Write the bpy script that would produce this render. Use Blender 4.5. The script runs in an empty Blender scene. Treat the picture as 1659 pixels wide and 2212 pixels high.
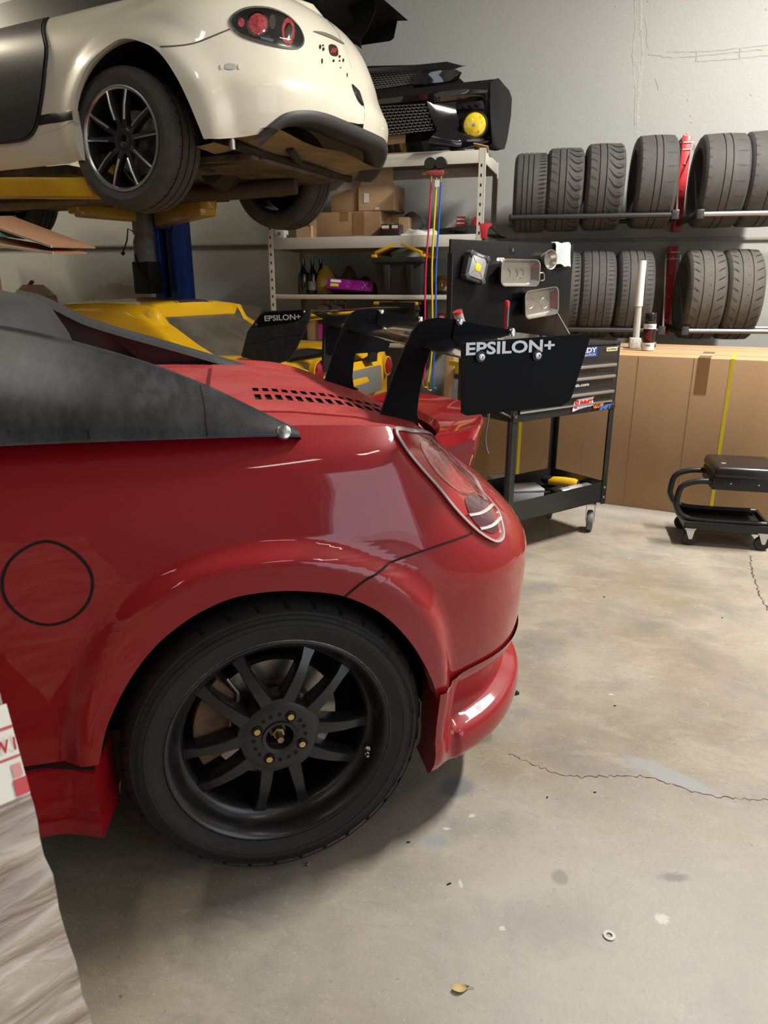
import bpy, bmesh, math, random
import numpy as np
from mathutils import Matrix, Vector
random.seed(7)
SC = bpy.context.scene
COL = SC.collection
R = math.radians
# ---------------------------------------------------------------- camera
FPX, CAM_H, PITCH, YAW = 1534.0, 1.2, math.atan(486 / 1534.0), R(11)
cd = bpy.data.cameras.new('camera'); cam = bpy.data.objects.new('camera', cd); COL.objects.link(cam)
cd.sensor_fit = 'VERTICAL'; cd.sensor_height = 24.0; cd.lens = 24.0 * FPX / 2212.0
cd.clip_start = 0.02
cam.location = (0, 0, CAM_H); cam.rotation_euler = (R(90) - PITCH, 0, YAW)
SC.camera = cam
cd.dof.use_dof = True; cd.dof.focus_distance = 2.0; cd.dof.aperture_fstop = 5.0
FW = np.array([-math.sin(YAW) * math.cos(PITCH), math.cos(YAW) * math.cos(PITCH), -math.sin(PITCH)])
RT = np.array([math.cos(YAW), math.sin(YAW), 0.0]); UP = np.cross(RT, FW); CP = np.array([0, 0, CAM_H])
def ray(x, y): return FW + RT * (x - 829.5) / FPX - UP * (y - 1106) / FPX
def atz(x, y, z=0.0): r = ray(x, y); return CP + r * (z - CAM_H) / r[2]
def aty(x, y, Y): r = ray(x, y); return CP + r * Y / r[1]
def atpl(x, y, P, n): r = ray(x, y); return CP + r * np.dot(np.array(P) - CP, n) / np.dot(r, n)
# ---------------------------------------------------------------- view, world and lights
SC.view_settings.view_transform = 'Standard'; SC.view_settings.look = 'None'
SC.view_settings.exposure = -0.12; SC.view_settings.gamma = 1.0
SC.view_settings.use_curve_mapping = False
wd = bpy.data.worlds.new('world'); SC.world = wd; wd.use_nodes = True
wb = wd.node_tree.nodes['Background']; wb.inputs[0].default_value = (0.75, 0.85, 1.0, 1); wb.inputs[1].default_value = 1.0
def area(name, loc, size, power, color, rot=(0, 0, 0)):
    l = bpy.data.lights.new(name, 'AREA'); l.shape = 'RECTANGLE'; l.size, l.size_y = size
    l.energy = power; l.color = color
    o = bpy.data.objects.new(name, l); o.location = loc; o.rotation_euler = rot; COL.objects.link(o); return o
ROOM_X0, ROOM_X1, ROOM_Y0, ROOM_Y1, ROOM_Z = -5.6, 3.6, -4.0, 5.85, 4.1
LED = (1.0, 0.95, 0.86)
FIX = [(2.2, 3.4, 400, 0), (2.6, 0.2, 14, 0), (-5.0, 4.2, 120, 1), (-1.3, 1.0, 20, 0), (-3.9, 1.0, 4, 1), (2.6, -2.2, 8, 0), (-1.2, -2.2, 2, 0)]   # ceiling strip lights: x, y, watts, warm
for x, y, w, k in FIX: area('strip_lamp', (x, y, ROOM_Z - 0.16), (0.16, 1.3), w, (1.0, 0.88, 0.66) if k else LED)
# daylight through the open roller door in the right wall
area('door_daylight', (ROOM_X1 + 0.1, -1.2, 1.5), (2.8, 3.4), 50, (0.86, 0.93, 1.0), (0, R(90), 0))
# ---------------------------------------------------------------- materials
MATS = {}
def mat(name, col, rough=0.5, metal=0.0, coat=0.0, n=None, n2=None, bump=None, spec=0.5, trans=0.0, ior=1.45, emit=None, obj=True, stretch=None, coat_rough=0.03):
    """n = (scale, amount, colour2) mottling; n2 the same, finer; bump = (scale, strength)"""
    if name in MATS: return MATS[name]
    m = bpy.data.materials.new(name); m.use_nodes = True; MATS[name] = m
    nt = m.node_tree; N = nt.nodes; L = nt.links; b = N['Principled BSDF']
    c4 = lambda c: (c[0], c[1], c[2], 1)
    b.inputs['Base Color'].default_value = c4(col); b.inputs['Roughness'].default_value = rough
    b.inputs['Metallic'].default_value = metal; b.inputs['Coat Weight'].default_value = coat; b.inputs['Coat Roughness'].default_value = coat_rough
    b.inputs['Specular IOR Level'].default_value = spec; b.inputs['Transmission Weight'].default_value = trans; b.inputs['IOR'].default_value = ior
    if emit: b.inputs['Emission Color'].default_value = c4(emit[0]); b.inputs['Emission Strength'].default_value = emit[1]
    tc = N.new('ShaderNodeTexCoord'); src = tc.outputs['Object']
    if stretch:
        mp = N.new('ShaderNodeMapping'); mp.inputs['Scale'].default_value = stretch; L.new(src, mp.inputs[0]); src = mp.outputs[0]
    last = None
    for q in (n, n2):
        if not q: continue
        t = N.new('ShaderNodeTexNoise'); t.inputs['Scale'].default_value = q[0]; t.inputs['Detail'].default_value = 6; t.inputs['Roughness'].default_value = 0.6
        L.new(src, t.inputs['Vector'])
        r = N.new('ShaderNodeValToRGB'); r.color_ramp.elements[0].position = 0.35; r.color_ramp.elements[1].position = 0.68
        r.color_ramp.elements[0].color = (0, 0, 0, 1); r.color_ramp.elements[1].color = (q[1],) * 3 + (1,)
        L.new(t.outputs[0], r.inputs[0])
        x = N.new('ShaderNodeMix'); x.data_type = 'RGBA'; L.new(r.outputs[0], x.inputs[0])
        if last: L.new(last, x.inputs[6])
        else: x.inputs[6].default_value = c4(col)
        x.inputs[7].default_value = c4(q[2]); last = x.outputs[2]
    if last: L.new(last, b.inputs['Base Color'])
    if bump:
        t = N.new('ShaderNodeTexNoise'); t.inputs['Scale'].default_value = bump[0]; t.inputs['Detail'].default_value = 5
        L.new(src, t.inputs['Vector'])
        u = N.new('ShaderNodeBump'); u.inputs['Strength'].default_value = bump[1]; u.inputs['Distance'].default_value = 0.01
        L.new(t.outputs[0], u.inputs['Height']); L.new(u.outputs[0], b.inputs['Normal'])
    return m
def clear_mat(name, col=(1, 1, 1), rough=0.03, base=0.06):
    """thin clear plastic: mostly see-through, fresnel gloss on top"""
    m = bpy.data.materials.new(name); m.use_nodes = True; MATS[name] = m
    nt = m.node_tree; N = nt.nodes; L = nt.links; N.remove(N['Principled BSDF'])
    t = N.new('ShaderNodeBsdfTransparent'); t.inputs[0].default_value = (*col, 1)
    g = N.new('ShaderNodeBsdfGlossy'); g.inputs['Roughness'].default_value = rough
    lw = N.new('ShaderNodeLayerWeight'); lw.inputs[0].default_value = .5
    pw_ = N.new('ShaderNodeMath'); pw_.operation = 'POWER'; pw_.inputs[1].default_value = 4.0; L.new(lw.outputs['Facing'], pw_.inputs[0])
    ad = N.new('ShaderNodeMath'); ad.operation = 'MULTIPLY_ADD'; ad.inputs[1].default_value = .7; ad.inputs[2].default_value = base; L.new(pw_.outputs[0], ad.inputs[0])
    x = N.new('ShaderNodeMixShader'); L.new(ad.outputs[0], x.inputs[0]); L.new(t.outputs[0], x.inputs[1]); L.new(g.outputs[0], x.inputs[2])
    L.new(x.outputs[0], N['Material Output'].inputs[0]); return m
# ---------------------------------------------------------------- mesh helpers
WM = {}            # world matrix of every parent
def smooth(x): x = min(1.0, max(0.0, x)); return x * x * (3 - 2 * x)
def lerp(a, b, t): return a + (b - a) * t
def spl(xs, ys):
    """cubic through points; ys may be vectors"""
    xs = np.array(xs, float); ys = np.array(ys, float); n = len(xs)
    m = np.zeros_like(ys)
    for i in range(n):
        if 0 < i < n - 1: m[i] = (ys[i + 1] - ys[i - 1]) / (xs[i + 1] - xs[i - 1])
        elif i == 0: m[i] = (ys[1] - ys[0]) / (xs[1] - xs[0])
        else: m[i] = (ys[-1] - ys[-2]) / (xs[-1] - xs[-2])
    def f(x):
        if x <= xs[0]: return ys[0] + m[0] * (x - xs[0])
        if x >= xs[-1]: return ys[-1] + m[-1] * (x - xs[-1])
        i = int(np.searchsorted(xs, x) - 1); h = xs[i + 1] - xs[i]; t = (x - xs[i]) / h
        return (2*t**3-3*t*t+1)*ys[i] + (t**3-2*t*t+t)*h*m[i] + (-2*t**3+3*t*t)*ys[i+1] + (t**3-t*t)*h*m[i+1]
    return f
def curve_pts(pts, n, closed=False):
    pts = [np.array(p, float) for p in pts]
    if closed: pts = pts + [pts[0]]
    d = [0.0]
    for i in range(1, len(pts)): d.append(d[-1] + max(1e-6, np.linalg.norm(pts[i] - pts[i - 1])))
    if closed:
        L = d[-1]; k = len(pts) - 1
        ext = [pts[k - 2], pts[k - 1]] + pts + [pts[1], pts[2]]
        dd = [d[k - 2] - L, d[k - 1] - L] + d + [L + d[1], L + d[2]]
        f = spl(dd, ext); return [f(L * i / n) for i in range(n)]
    f = spl(d, pts); return [f(d[-1] * i / (n - 1)) for i in range(n)]
def rot_to(axis):
    """3x3 whose z column is axis"""
    z = Vector(axis).normalized(); x = z.orthogonal().normalized(); y = z.cross(x); return Matrix((x, y, z)).transposed()
class MB:
    def __init__(s): s.v = []; s.f = []
    def add(s, vs, fs):
        k = len(s.v); s.v += [tuple(map(float, p)) for p in vs]; s.f += [tuple(i + k for i in q) for q in fs]; return s
    def box(s, c, d, rot=None, taper=1.0):
        hx, hy, hz = d[0] / 2, d[1] / 2, d[2] / 2; P = []
        for z in (-1, 1):
            t = taper if z > 0 else 1.0
            for x, y in ((-1, -1), (1, -1), (1, 1), (-1, 1)):
                p = Vector((x * hx * t, y * hy * t, z * hz))
                if rot is not None: p = rot @ p
                P.append((p.x + c[0], p.y + c[1], p.z + c[2]))
        return s.add(P, [(3, 2, 1, 0), (4, 5, 6, 7), (0, 1, 5, 4), (1, 2, 6, 5), (2, 3, 7, 6), (3, 0, 4, 7)])
    def bb(s, x0, x1, y0, y1, z0, z1): return s.box(((x0 + x1) / 2, (y0 + y1) / 2, (z0 + z1) / 2), (x1 - x0, y1 - y0, z1 - z0))
    def bar(s, p, q, w, h, up=(0, 0, 1)):
        p, q = Vector(p), Vector(q); z = (q - p); L = z.length; z.normalize(); u = Vector(up)
        if abs(u.dot(z)) > 0.99: u = Vector((0, 1, 0))
        x = u.cross(z).normalized(); y = z.cross(x)
        return s.box((p + q) / 2, (w, h, L), Matrix((x, y, z)).transposed())
    def grid(s, P, cu=False, cv=False, flip=False):
        n, m = len(P), len(P[0]); fs = []
        for i in range(n if cu else n - 1):
            for j in range(m if cv else m - 1):
                q = (i * m + j, ((i + 1) % n) * m + j, ((i + 1) % n) * m + (j + 1) % m, i * m + (j + 1) % m)
                fs.append(q[::-1] if flip else q)
        return s.add([p for r in P for p in r], fs)
    def tube(s, pts, r, n=8, closed=False, caps=True):
        pts = [Vector(p) for p in pts]; k = len(pts); rr = r if hasattr(r, '__len__') else [r] * k; P = []
        t0 = (pts[1] - pts[0]).normalized(); x = t0.orthogonal().normalized()
        for i in range(k):
            a = pts[(i - 1) % k] if (closed or i) else pts[i]; b = pts[(i + 1) % k] if (closed or i < k - 1) else pts[i]
            t = (b - a).normalized(); x = (x - t * x.dot(t)).normalized(); y = t.cross(x)
            P.append([pts[i] + (x * math.cos(2 * math.pi * j / n) + y * math.sin(2 * math.pi * j / n)) * rr[i] for j in range(n)])
        base = len(s.v); s.grid(P, cu=closed, cv=True, flip=True)
        if caps and not closed:
            s.f.append(tuple(base + j for j in range(n))[::-1]); s.f.append(tuple(base + (k - 1) * n + j for j in range(n)))
        return s
    def cyl(s, p, q, r, r2=None, n=16): return s.tube([p, q], [r, r if r2 is None else r2], n)
    def lathe(s, prof, o=(0, 0, 0), axis=(0, 0, 1), n=32, wob=None):
        """prof = [(radius, height)]"""
        M = rot_to(axis); o = Vector(o); P = []
        for i in range(n):
            a = 2 * math.pi * i / n
            P.append([o + M @ Vector((r * math.cos(a), r * math.sin(a), h)) for r, h in prof])
        return s.grid(P, cu=True)
    def prism(s, poly, O, X, Y, D):
        """polygon in the frame O,X,Y pushed by vector D"""
        O, X, Y, D = Vector(O), Vector(X), Vector(Y), Vector(D); n = len(poly)
        P = [O + X * a + Y * b for a, b in poly]; s.add(P + [p + D for p in P], [tuple(range(n))[::-1], tuple(range(n, 2 * n))] + [(i, (i + 1) % n, n + (i + 1) % n, n + i) for i in range(n)])
        return s
    def build(s, name, m, parent=None, sm=35, bevel=0.0, seg=2, world=False, pos=None, tri=False):
        """world: vertices are in world space and go into the parent's space. pos: origin of a parentless mesh"""
        vs = s.v
        if parent is not None and world:
            iv = WM[parent].inverted(); vs = [tuple(iv @ Vector(p)) for p in vs]
        if pos is not None: vs = [(p[0] - pos[0], p[1] - pos[1], p[2] - pos[2]) for p in vs]
        me = bpy.data.meshes.new(name); me.from_pydata(vs, [], s.f)
        bm = bmesh.new(); bm.from_mesh(me)
        bmesh.ops.remove_doubles(bm, verts=bm.verts, dist=1e-5)
        bmesh.ops.recalc_face_normals(bm, faces=bm.faces)
        if bevel > 0:
            es = [e for e in bm.edges if len(e.link_faces) == 2 and e.calc_face_angle(0) > R(30)]
            bmesh.ops.bevel(bm, geom=es, offset=bevel, segments=seg, affect='EDGES', profile=0.5, clamp_overlap=True)
        bm.to_mesh(me); bm.free()
        if sm: me.shade_smooth(); me.set_sharp_from_angle(angle=R(sm))
        if m is not None: me.materials.append(m)
        o = bpy.data.objects.new(name, me); COL.objects.link(o)
        if parent is not None: o.parent = parent; WM[o] = WM[parent]
        else:
            o.location = pos or (0, 0, 0); WM[o] = Matrix.Translation(pos or (0, 0, 0))
        return o
def thing(name, label, cat, loc=(0, 0, 0), rz=0.0, group=None, rot=None):
    o = bpy.data.objects.new(name, None); COL.objects.link(o); o.empty_display_size = 0.05
    o.location = loc; o.rotation_euler = rot if rot else (0, 0, rz)
    WM[o] = Matrix.Translation(Vector(loc)) @ (o.rotation_euler.to_matrix().to_4x4())
    return tag(o, label, cat, group)
def tag(o, label, cat=None, group=None):
    o['label'] = label
    if cat: o['category'] = cat
    if group: o['group'] = group
    return o
def struct(o): o['kind'] = 'structure'; return o
def lab(o, l): o['label'] = l; return o
def dup(root, loc, rz=None, label=None, rot=None):
    def cp(o, par):
        c = o.copy(); COL.objects.link(c)
        if par is not None: c.parent = par
        for ch in o.children: cp(ch, c)
        return c
    r = cp(root, None); r.location = loc
    if rot is not None: r.rotation_euler = rot
    elif rz is not None: r.rotation_euler = (0, 0, rz)
    if label: r['label'] = label
    WM[r] = Matrix.Translation(Vector(loc)) @ r.rotation_euler.to_matrix().to_4x4()
    return r
FONT = None
def text(s, name, m, parent, O, X, Y, h, width=None, bold=0.0, ext=0.0008, shear=0.0, world=False):
    """flat raised lettering: lower left corner O, writing direction X, up Y, cap height h, fitted to width"""
    c = bpy.data.curves.new('t', 'FONT'); c.body = s; c.size = 1.0; c.offset = bold; c.shear = shear; c.resolution_u = 3
    t = bpy.data.objects.new('t', c); COL.objects.link(t)
    dg = bpy.context.evaluated_depsgraph_get(); me = bpy.data.meshes.new_from_object(t.evaluated_get(dg))
    bpy.data.objects.remove(t); bpy.data.curves.remove(c)
    V = [v.co.copy() for v in me.vertices]
    x0, x1 = min(v.x for v in V), max(v.x for v in V); y0, y1 = min(v.y for v in V), max(v.y for v in V)
    sy = h / (y1 - y0); sx = (width / (x1 - x0)) if width else sy
    X, Y, O = Vector(X).normalized(), Vector(Y).normalized(), Vector(O); Z = X.cross(Y)
    b = MB(); P = [O + X * ((v.x - x0) * sx) + Y * ((v.y - y0) * sy) + Z * ext for v in V]
    b.add(P, [tuple(p.vertices) for p in me.polygons]); bpy.data.meshes.remove(me)
    return b.build(name, m, parent, sm=0, world=world)
# ================================================================ the room
def floor_mat():
    m = bpy.data.materials.new('concrete floor'); m.use_nodes = True; nt = m.node_tree; N = nt.nodes; L = nt.links; b = N['Principled BSDF']
    g = N.new('ShaderNodeNewGeometry'); pos = g.outputs['Position']
    def noise(sc, det=6, rough=.6, stretch=None, dist=0.0):
        t = N.new('ShaderNodeTexNoise'); t.inputs['Scale'].default_value = sc; t.inputs['Detail'].default_value = det; t.inputs['Roughness'].default_value = rough; t.inputs['Distortion'].default_value = dist
        if stretch:
            mp = N.new('ShaderNodeMapping'); mp.inputs['Scale'].default_value = stretch[0]; mp.inputs['Rotation'].default_value = (0, 0, stretch[1]); L.new(pos, mp.inputs[0]); L.new(mp.outputs[0], t.inputs['Vector'])
        else: L.new(pos, t.inputs['Vector'])
        return t.outputs[0]
    def ramp(x, p0, p1, v0=0.0, v1=1.0):
        r = N.new('ShaderNodeMapRange'); r.inputs[1].default_value = p0; r.inputs[2].default_value = p1; r.inputs[3].default_value = v0; r.inputs[4].default_value = v1; L.new(x, r.inputs[0]); return r.outputs[0]
    def mix(f, a, c):
        x = N.new('ShaderNodeMix'); x.data_type = 'RGBA'
        L.new(f, x.inputs[0]) if hasattr(f, 'links') else None
        for s, k in ((a, 6), (c, 7)):
            if isinstance(s, tuple): x.inputs[k].default_value = (*s, 1)
            else: L.new(s, x.inputs[k])
        return x.outputs[2]
    def math2(op, a, c):
        x = N.new('ShaderNodeMath'); x.operation = op
        for i, s in enumerate((a, c)):
            if isinstance(s, (int, float)): x.inputs[i].default_value = s
            else: L.new(s, x.inputs[i])
        return x.outputs[0]
    def blob(px, py, rx, ry, ang, edge=.35, nsc=9.0, namp=.9):
        """a stain of its own shape round a place on the slab"""
        c = atz(px, py)
        mp = N.new('ShaderNodeMapping'); mp.vector_type = 'TEXTURE'; mp.inputs['Location'].default_value = (c[0], c[1], 0); mp.inputs['Rotation'].default_value = (0, 0, ang); mp.inputs['Scale'].default_value = (rx, ry, 1)
        L.new(pos, mp.inputs[0]); ln = N.new('ShaderNodeVectorMath'); ln.operation = 'LENGTH'; L.new(mp.outputs[0], ln.inputs[0])
        return ramp(math2('ADD', ln.outputs['Value'], math2('MULTIPLY', math2('SUBTRACT', noise(nsc, 8, .7), .5), namp)), 1.0 + edge / 2, 1.0 - edge / 2)
    c = mix(ramp(noise(1.3, 5), .40, .62), (.255, .215, .16), (.36, .325, .275))
    c = mix(ramp(noise(3.4, 6, .65), .48, .66, 0, .75), c, (.195, .185, .172))
    c = mix(ramp(noise(8.0, 8, .75, ((.5, 1, 1), R(-18)), .6), .50, .70, 0, .55), c, (.43, .385, .305))
    c = mix(ramp(noise(60, 5, .7, ((.35, 1, 1), R(-20))), .52, .70, 0, .45), c, (.21, .185, .145))
    c = mix(ramp(noise(150, 2), .62, .7, 0, .55), c, (.47, .45, .40))
    c = mix(ramp(noise(70, 4, .7), .64, .69, 0, .8), c, (.11, .10, .088))
    c = mix(ramp(noise(24, 6, .75), .60, .70, 0, .5), c, (.17, .155, .135))
    c = mix(ramp(noise(28, 6, .75, ((1, 1, 1), 1.0)), .60, .72, 0, .5), c, (.46, .43, .37))
    # soft-edged whitish zone by the door and in front
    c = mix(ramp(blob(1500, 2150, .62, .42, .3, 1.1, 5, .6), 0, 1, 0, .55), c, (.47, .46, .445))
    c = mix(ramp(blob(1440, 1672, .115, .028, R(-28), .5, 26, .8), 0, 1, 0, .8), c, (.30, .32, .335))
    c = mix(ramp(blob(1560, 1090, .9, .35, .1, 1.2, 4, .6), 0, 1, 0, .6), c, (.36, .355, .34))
    c = mix(ramp(blob(985, 1700, .045, .035, R(30), .6, 30, .8), 0, 1, 0, .8), c, (.165, .18, .195))
    c = mix(ramp(blob(940, 1815, .03, .02, 0, .6, 60, 1.3), 0, 1, 0, .7), c, (.26, .28, .31))
    c = mix(ramp(blob(1170, 1270, .09, .05, .5, .9, 20, 1.2), 0, 1, 0, .5), c, (.16, .155, .14))
    c = mix(ramp(blob(1210, 1895, .017, .02, 0, .5, 40, .8), 0, 1, 0, .6), c, (.19, .185, .175))
    c = mix(ramp(blob(1455, 1895, .03, .012, .2, .6, 90, 2.2), 0, 1, 0, .6), c, (.15, .145, .14))
    c = mix(ramp(blob(1200, 2000, .10, .06, .4, 1.2, 40, 1.8), 0, 1, 0, .35), c, (.20, .19, .18))
    for q in ((1020, 1762, .007, .006), (965, 1790, .009, .004), (1430, 1985, .013, .012), (995, 1910, .004, .009), (1085, 2005, .006, .005), (1320, 1500, .009, .004)):
        c = mix(ramp(blob(*q, .3, .5, 150, 3.2), 0, 1, 0, .75), c, (.60, .60, .58))
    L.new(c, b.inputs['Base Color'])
    rg = ramp(noise(2.6, 5), .35, .7, .42, .68); L.new(rg, b.inputs['Roughness']); b.inputs['Specular IOR Level'].default_value = .4
    bp = N.new('ShaderNodeBump'); bp.inputs['Strength'].default_value = .25; bp.inputs['Distance'].default_value = .004
    L.new(noise(70, 6, .7), bp.inputs['Height']); L.new(bp.outputs[0], b.inputs['Normal'])
    return m
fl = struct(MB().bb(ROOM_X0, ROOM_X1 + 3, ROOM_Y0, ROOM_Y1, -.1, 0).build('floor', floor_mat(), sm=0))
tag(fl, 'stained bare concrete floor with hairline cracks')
def crack(px, seed, w=.0022):
    rnd = random.Random(seed); P = curve_pts([atz(*q)[:2] for q in px], 70); m = MB(); rows = []
    for i, p in enumerate(P):
        d = P[min(i + 1, 69)] - P[max(i - 1, 0)]; nrm = np.array([-d[1], d[0]]) / np.linalg.norm(d)
        p = p + nrm * rnd.uniform(-.006, .006); ww = w * rnd.uniform(.3, 1.3)
        rows.append([(p[0] + nrm[0] * ww, p[1] + nrm[1] * ww, .0006), (p[0] - nrm[0] * ww, p[1] - nrm[1] * ww, .0006)])
    m.grid(rows); o = m.build('crack', mat('crack dark', (.06, .055, .048), .9), fl, sm=0); return o
crack([(1100, 1628), (1160, 1655), (1240, 1678), (1330, 1676), (1400, 1680), (1480, 1705), (1560, 1722), (1659, 1727)], 1, .0013)
crack([(1620, 1200), (1625, 1240), (1640, 1280), (1659, 1320)], 2, .003)
wall_m = mat('grey wall paint', (.36, .365, .355), .55, n=(1.1, .5, (.33, .335, .325)), n2=(30, .25, (.40, .40, .39)), bump=(55, .12))
wb_ = struct(MB().bb(ROOM_X0 - .2, ROOM_X1 + .2, ROOM_Y1, ROOM_Y1 + .2, 0, ROOM_Z).build('wall_back', wall_m, sm=0))
tag(wb_, 'grey painted back wall with plaster ridges behind the tire racks')
plain = mat('plain wall paint', (.21, .21, .20), .6, n=(2, .4, (.17, .17, .165)))
tag(struct(MB().bb(ROOM_X0 - .2, ROOM_X0, ROOM_Y0, ROOM_Y1, 0, ROOM_Z).build('wall_left', plain, sm=0)), 'plain grey side wall')
wr = MB(); wr.bb(ROOM_X1, ROOM_X1 + .2, .7, ROOM_Y1, 0, ROOM_Z); wr.bb(ROOM_X1, ROOM_X1 + .2, ROOM_Y0, -3.1, 0, ROOM_Z); wr.bb(ROOM_X1, ROOM_X1 + .2, -3.1, .7, 3.0, ROOM_Z)
tag(struct(wr.build('wall_right', plain, sm=0)), 'side wall with an open roller door')
tag(struct(MB().bb(ROOM_X0, ROOM_X1, ROOM_Y0 - .2, ROOM_Y0, 0, ROOM_Z).build('wall_front', plain, sm=0)), 'plain grey wall opposite the back wall')
tag(struct(MB().bb(ROOM_X0 - .2, ROOM_X1 + .2, ROOM_Y0 - .2, ROOM_Y1 + .2, ROOM_Z, ROOM_Z + .15).build('ceiling', mat('ceiling paint', (.24, .24, .23), .8), sm=0)), 'grey ceiling')
# ledge line along the back wall
lz = 1.532
tr = MB(); tr.bb(ROOM_X0, ROOM_X1, ROOM_Y1 - .022, ROOM_Y1 - .0005, lz - .012, lz + .010)
tag(struct(tr.build('trim_1', mat('ledge paint', (.23, .20, .16), .6, n=(9, .6, (.33, .32, .29))), bevel=.004)), 'thin painted ledge running along the back wall')
# plaster ridges: thin proud lines of filler
def ridge(px, w, seed, h=.0028):
    rnd = random.Random(seed); P = curve_pts([aty(x, y, ROOM_Y1) for x, y in px], 60); rows = []
    for i, p in enumerate(P):
        d = P[min(i + 1, 59)] - P[max(i - 1, 0)]; d = d / np.linalg.norm(d); nn = np.array([-d[2], 0, d[0]])
        p = p + nn * rnd.uniform(-.5, .5) * w; ww = w * rnd.uniform(.35, 1.0)
        rows.append([p + nn * ww, p + nn * ww * .3 + np.array([0, -h * rnd.uniform(.4, 1), 0]), p - nn * ww])
    MB().grid(rows).build('plaster_ridge', wall_m, wb_, sm=40)
ridge([(1385, -20), (1383, 60), (1388, 110), (1384, 170)], .012, 3)
ridge([(1372, 130), (1380, 160), (1378, 220), (1374, 290)], .02, 4)
ridge([(1370, 0), (1372, 60), (1366, 120), (1372, 190), (1370, 270)], .006, 5)
ridge([(1400, 118), (1450, 124), (1500, 122), (1560, 116), (1659, 106)], .006, 6)
ridge([(1440, 112), (1520, 112), (1600, 104), (1659, 98)], .005, 7)
ridge([(1500, 134), (1580, 128), (1659, 120)], .005, 8)
ridge([(1503, 110), (1504, 122), (1503, 134)], .004, 9); ridge([(1598, 106), (1597, 116), (1598, 128)], .004, 10)
ridge([(1392, 40), (1397, 70), (1396, 90), (1400, 104)], .004, 11); ridge([(1415, 170), (1420, 185), (1422, 195)], .005, 12)
for i, (x, y) in enumerate([(1492, 250), (1494, 263), (1484, 288), (1490, 302), (1622, 205), (1655, 20), (1330, 14), (1400, 3), (1486, 216)]):
    p = aty(x, y, ROOM_Y1); MB().lathe([(.008, 0), (.005, .002), (.001, .003)], p, (0, -1, 0), 9).build('filler_dab', wall_m, wb_)
# ceiling strip lights
for k, (x, y, w, _) in enumerate(FIX):
    t = thing('ceiling_light', 'white ceiling strip light ' + ('over the long cartons', 'over the open floor', 'over the lifted car by the wall', 'over the red car', 'over the far left bay', 'by the open roller door', 'by the front wall')[k], 'ceiling light', (x, y, ROOM_Z - .12), group='ceiling strip lights')
    MB().box((0, 0, .06), (.22, 1.5, .12), taper=.7).build('housing', mat('white enamel', (.8, .8, .78), .4), t, bevel=.01)
    MB().box((0, 0, -.01), (.17, 1.34, .02)).build('diffuser', mat('lit diffuser', (.9, .9, .85), .4, emit=((1, .95, .85), 3.0)), t, bevel=.004)
# ================================================================ generic car surface tools
def make_plan(pts):
    P = curve_pts(pts, 240); d = [0.0]
    for i in range(1, 240): d.append(d[-1] + float(np.linalg.norm(P[i] - P[i - 1])))
    d = np.array(d); P = np.array(P); i0 = int(np.argmin(np.abs(P[:, 0]) + np.abs(P[:, 1]) * .2)); d = d - d[i0]
    T = np.gradient(P, d, axis=0); T /= np.linalg.norm(T, axis=1)[:, None]
    def f(u):
        u = min(max(u, d[0]), d[-1])
        p = np.array([np.interp(u, d, P[:, 0]), np.interp(u, d, P[:, 1])]); t = np.array([np.interp(u, d, T[:, 0]), np.interp(u, d, T[:, 1])])
        t /= np.linalg.norm(t); return p, np.array([t[1], -t[0]])
    return f, d[0], d[-1]
def prj(Mw, p):
    q = Mw @ Vector(p); q = np.array(q) - CP; z = q @ FW; return np.array([829.5 + FPX * (q @ RT) / z, 1106 - FPX * (q @ UP) / z])
def uv_at(S, Mw, px, u, v):
    """the point of surface S that the line of sight through px meets"""
    px = np.array(px, float)
    for _ in range(25):
        r = prj(Mw, S(u, v)) - px
        if abs(r).max() < .3: break
        e = 2e-3; J = np.stack([(prj(Mw, S(u + e, v)) - px - r) / e, (prj(Mw, S(u, v + e)) - px - r) / e], 1)
        try: d = np.linalg.solve(J, r)
        except Exception: break
        d = np.clip(d, -.08, .08); u -= d[0]; v -= d[1]
    return np.array([u, v])
def trace(S, Mw, pxs, u, v):
    out = []
    for q in pxs:
        w = uv_at(S, Mw, q, u, v); out.append(w); u, v = w
    return out
def ribbon(S, uvs, w, off, name, m, parent, n=60, closed=False, h=0.0):
    P = curve_pts(uvs, n, closed); rows = []
    k = len(P)
    for i, p in enumerate(P):
        a = P[(i - 1) % k] if (closed or i) else p; b = P[(i + 1) % k] if (closed or i < k - 1) else p
        d = b - a; d = d / (np.linalg.norm(d) + 1e-9); nn = np.array([-d[1], d[0]]) * w / 2
        rows.append([S(*(p + nn), off=off - h), S(*(p + nn * .8), off=off + .0), S(*(p - nn * .8), off=off + .0), S(*(p - nn), off=off - h)] if h else [S(*(p + nn), off=off), S(*(p - nn), off=off)])
    return MB().grid(rows, cu=closed).build(name, m, parent, sm=50)
def patch(S, outline, off, name, m, parent, n=72, rings=10, bulge=0.0, skirt=0.0, pw=4, world=False):
    P = curve_pts(outline, n, True); c = sum(P) / n; rows = []
    for j in range(rings + 1):
        s = j / rings; rows.append([S(*(c + (p - c) * max(s, .002)), off=off + bulge * (1 - s ** pw)) for p in P])
    if skirt: rows.append([S(*p, off=off - skirt) for p in P])
    return MB().grid(rows, cv=True).build(name, m, parent, sm=60)
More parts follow.
